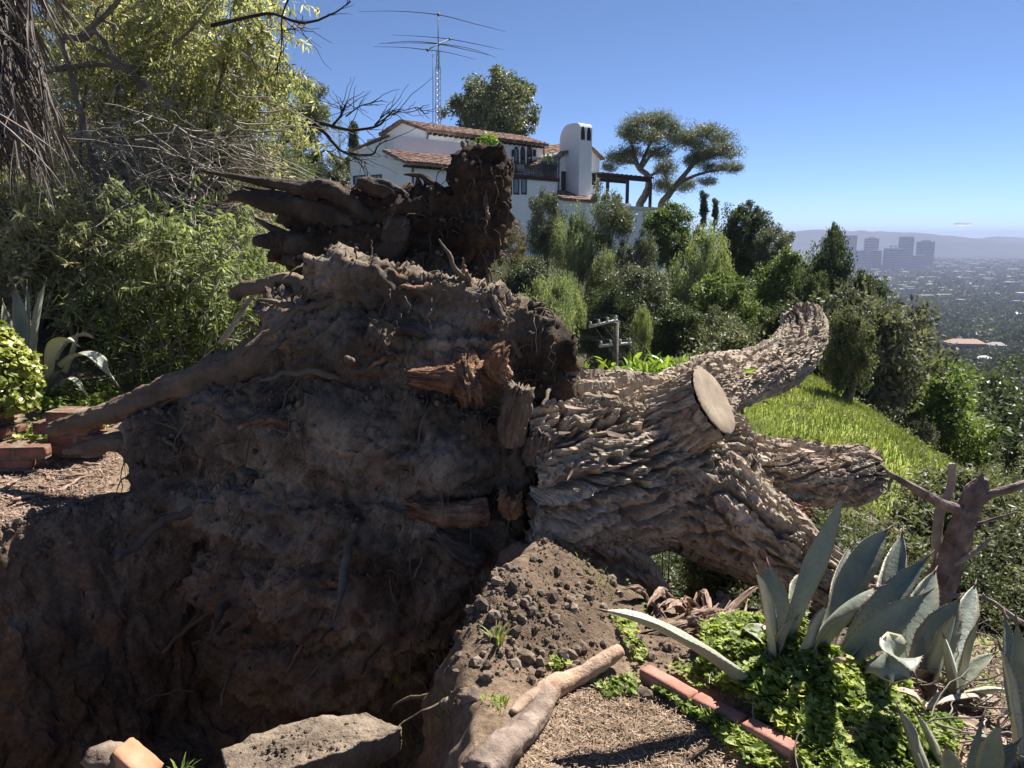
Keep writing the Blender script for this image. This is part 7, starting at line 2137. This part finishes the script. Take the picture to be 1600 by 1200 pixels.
# --- brush and trees in the canyon and on the plain
g_ = np.random.default_rng(41)
pts = []
def in_view(x, y):
    a = np.degrees(np.arctan2(x, y)); return (a > 14) & (a < 41)
for (r0, r1, want, gap) in ((26, 70, 70, 4.2), (70, 150, 110, 7.0), (150, 300, 110, 11.0)):
    got = 0; tries = 0
    while got < want and tries < 40000:
        tries += 1
        r_ = math.sqrt(r0 ** 2 + (r1 ** 2 - r0 ** 2) * g_.random()); a = R(15 + 25 * g_.random())
        x, y = r_ * math.sin(a), r_ * math.cos(a)
        if r_ < 60 and math.degrees(a) < 24: continue
        if all((x - p_[0]) ** 2 + (y - p_[1]) ** 2 > gap ** 2 for p_ in pts[-260:]):
            pts.append((x, y, r_)); got += 1
kinds = [('dark', 'dark leafy tree in the canyon woods', 'dark canyon trees'), ('olive', 'olive-grey round tree in the canyon woods below the terrace', 'olive canyon trees'), ('sage', 'low sage-grey bush on the canyon side', 'grey canyon bushes'), ('green', 'fresh green tree in the canyon woods below the terrace', 'green canyon trees'), ('gum', 'grey-leaved tree in the canyon woods below the terrace', 'grey-leaved canyon trees'), ('pepper', 'pale green drooping tree in the canyon woods', 'pale canyon trees')]
kp = np.array([.34, .27, .16, .06, .12, .05])
hts = {'dark': (2.5, 2.7), 'olive': (2, 1.8), 'sage': (1.6, 1.2), 'green': (2, 2.2), 'gum': (1.7, 2.2), 'pepper': (2, 2.3)}
tv, tf = tube(np.array([[0, 0, 0], [.05, .03, .5], [0, 0, 1.0]]), [.07, .05, .03], 6)
trunk_me = MB().add(tv, tf).mesh('trunk', M['limb'])
zz = height(np.array([p_[0] for p_ in pts]), np.array([p_[1] for p_ in pts]))
for (x, y, r_), z in zip(pts, zz):
    key, lab, gr = kinds[g_.choice(6, p=kp)]
    me, _ = CR[key][g_.integers(len(CR[key]))]
    s_ = (1.0 + .7 * g_.random()) * (1 if r_ < 70 else 1.35 if r_ < 150 else 1.7); sz_ = s_ * (.8 + .45 * g_.random())
    hh = hts[key][1] * sz_
    t = thing('canyon_bush' if key == 'sage' else 'canyon_tree', lab, 'bush' if key == 'sage' else 'tree', (x, y, z - .1), gr)
    inst('trunk', trunk_me, t, (0, 0, 0), (0, 0, g_.random() * 6), (s_ * 2, s_ * 2, hh * .9))
    inst('crown', me, t, (0, 0, hh * .92), (0, 0, g_.random() * 6.28), (s_, s_, sz_))
def wood(name, label, r0, r1, n, tri, rad_, hgt, leaf, mt, seed, a0=13, a1=40):
    g_ = np.random.default_rng(seed)
    r_ = np.sqrt(r0 ** 2 + (r1 ** 2 - r0 ** 2) * g_.random(n)); a = R(a0) + R(a1 - a0) * g_.random(n)
    x, y = r_ * np.sin(a), r_ * np.cos(a); z = macro(x, y)
    keep = fbm(np.column_stack([x, y, x * 0]) / (r0 * .12), 3) > -.32
    x, y, z = x[keep], y[keep], z[keep]; n = len(x)
    s_ = .6 + .8 * g_.random(n)
    d = g_.normal(size=(n, tri, 3)); d /= np.linalg.norm(d, axis=2)[..., None]
    d[..., 2] = np.abs(d[..., 2]) * .9 + .1 * d[..., 2]
    pos = np.stack([x, y, z + hgt * .35], -1)[:, None] + d * (.55 + .45 * g_.random((n, tri, 1))) * np.array([rad_, rad_, hgt * .65]) * s_[:, None, None]
    lv = leaves(n * tri, g_, leaf, leaf * .45, 0) + pos.reshape(-1, 1, 3)
    o = MB().add(lv.reshape(-1, 3), np.arange(n * tri * 4).reshape(-1, 4)).build(name, M[mt], None, False)
    return tag(o, label, 'trees', kind='stuff')
M['far_leaf'] = leaf_mat('distant_leaf', [(.03, .042, .024), (.058, .072, .042), (.10, .112, .066)], .2, .7, .15, .02, 0)
M['far_leaf_pale'] = leaf_mat('distant_pale_leaf', [(.075, .085, .05), (.125, .135, .085), (.20, .20, .135)], .2, .7, .15, .02, 0)
wood('undergrowth', 'grey-green brush covering the near canyon sides', 45, 130, 3000, 90, 1.7, 1.8, .26, 'far_leaf_pale', 50, 16, 40)
wood('undergrowth', 'grey-green brush covering the canyon floor and far sides', 130, 300, 3600, 44, 2.4, 2.6, .6, 'far_leaf_pale', 51, 16, 40)
wood('woods', 'dark woods on the lower canyon slopes', 280, 750, 2300, 60, 5.5, 9, 2.0, 'far_leaf', 52)
wood('woods', 'paler trees scattered through the lower canyon woods', 280, 900, 500, 60, 5.0, 8, 1.9, 'far_leaf_pale', 53)
wood('street_trees', 'mass of trees over the near part of the city plain', 750, 2200, 9000, 12, 9, 13, 5.5, 'far_leaf', 54)
wood('street_trees', 'dim trees over the far part of the city plain', 2200, 6500, 6000, 6, 17, 15, 15, 'far_leaf', 55)
# houses among the trees
M['far_wall'] = plain('distant_house_wall', (.52, .48, .43), .9, .2, 0, .15, .05)
M['far_pink'] = plain('distant_pink_wall', (.36, .24, .21), .9, .2, 0, .15, .05)
M['far_roof'] = [plain('distant_grey_roof', (.30, .29, .28), .9), plain('distant_tan_roof', (.34, .24, .19), .9), plain('distant_white_roof', (.50, .50, .50), .9)]
def far_house(x, y, w, d, h, rz, wm, rm, label, group=None):
    z = float(macro(np.array([x]), np.array([y]))[0])
    t = thing('distant_house', label, 'house', (x, y, z), group)
    cr, sr = math.cos(rz), math.sin(rz); Rm = np.array([[cr, sr, 0], [-sr, cr, 0], [0, 0, 1]])
    v, f = box((-w / 2, -d / 2, -4), (w / 2, d / 2, h)); MB().add(np.array(v) @ Rm + [x, y, z], f).build('wall', wm, t, False)
    o_ = .6; rv_ = np.array([(-w / 2 - o_, -d / 2 - o_, h), (w / 2 + o_, -d / 2 - o_, h), (w / 2 + o_, d / 2 + o_, h), (-w / 2 - o_, d / 2 + o_, h), (-w / 2 + d * .3, 0, h + d * .22), (w / 2 - d * .3, 0, h + d * .22)])
    MB().add(rv_ @ Rm + [x, y, z], [(0, 1, 5, 4), (2, 3, 4, 5), (1, 2, 5), (3, 0, 4), (3, 2, 1, 0)]).build('roof', rm, t, False)
    for k in range(max(2, int(w / 5))):
        xx = -w / 2 + (k + .5) * w / max(2, int(w / 5))
        q = np.array([(xx - .9, -d / 2 - .03, h * .3), (xx + .9, -d / 2 - .03, h * .3), (xx + .9, -d / 2 - .03, h * .8), (xx - .9, -d / 2 - .03, h * .8)])
        MB().add(q @ Rm + [x, y, z], [(0, 1, 2, 3)]).build('window', M['tower_pane'], t, False)
g_ = np.random.default_rng(61)
c = P(1510, 506, 620); far_house(c[0], c[1], 27, 14, 11, R(-8), M['far_pink'], M['far_roof'][1], 'long low pinkish building among the canyon woods')
c = P(1540, 518, 520); far_house(c[0], c[1], 9, 7, 8, R(15), M['far_wall'], M['far_roof'][2], 'white-roofed house just below the long pinkish building')
c = P(1378, 548, 150); far_house(c[0], c[1], 7, 6, 7, R(10), M['far_wall'], M['far_roof'][2], 'small white roof among trees right of the big dark tree')
for k in range(48):
    r_ = 520 + 3400 * g_.random() ** 1.3; a = R(17 + 21 * g_.random())
    sc_ = .62 + r_ / 3600
    far_house(r_ * math.sin(a), r_ * math.cos(a), (12 + 14 * g_.random()) * sc_, (9 + 5 * g_.random()) * sc_, (6 + 5 * g_.random()) * sc_, R(g_.uniform(-40, 40)), M['far_wall'] if g_.random() < .8 else M['far_pink'], M['far_roof'][g_.choice(3, p=[.4, .35, .25])], 'small pale house far off among the trees of the plain', 'distant houses on the plain')
# open sports field
c = P(1572, 438, 2100); zf = float(macro(np.array([c[0]]), np.array([c[1]]))[0])
v, f = box((c[0] - 45, c[1] - 90, zf - 3), (c[0] + 40, c[1] + 120, zf + 1.2))
tag(MB().add(v, f).build('field', plain('field_turf', (.20, .30, .05), .9)), 'bright green open field among the trees far away', 'field', kind='structure')
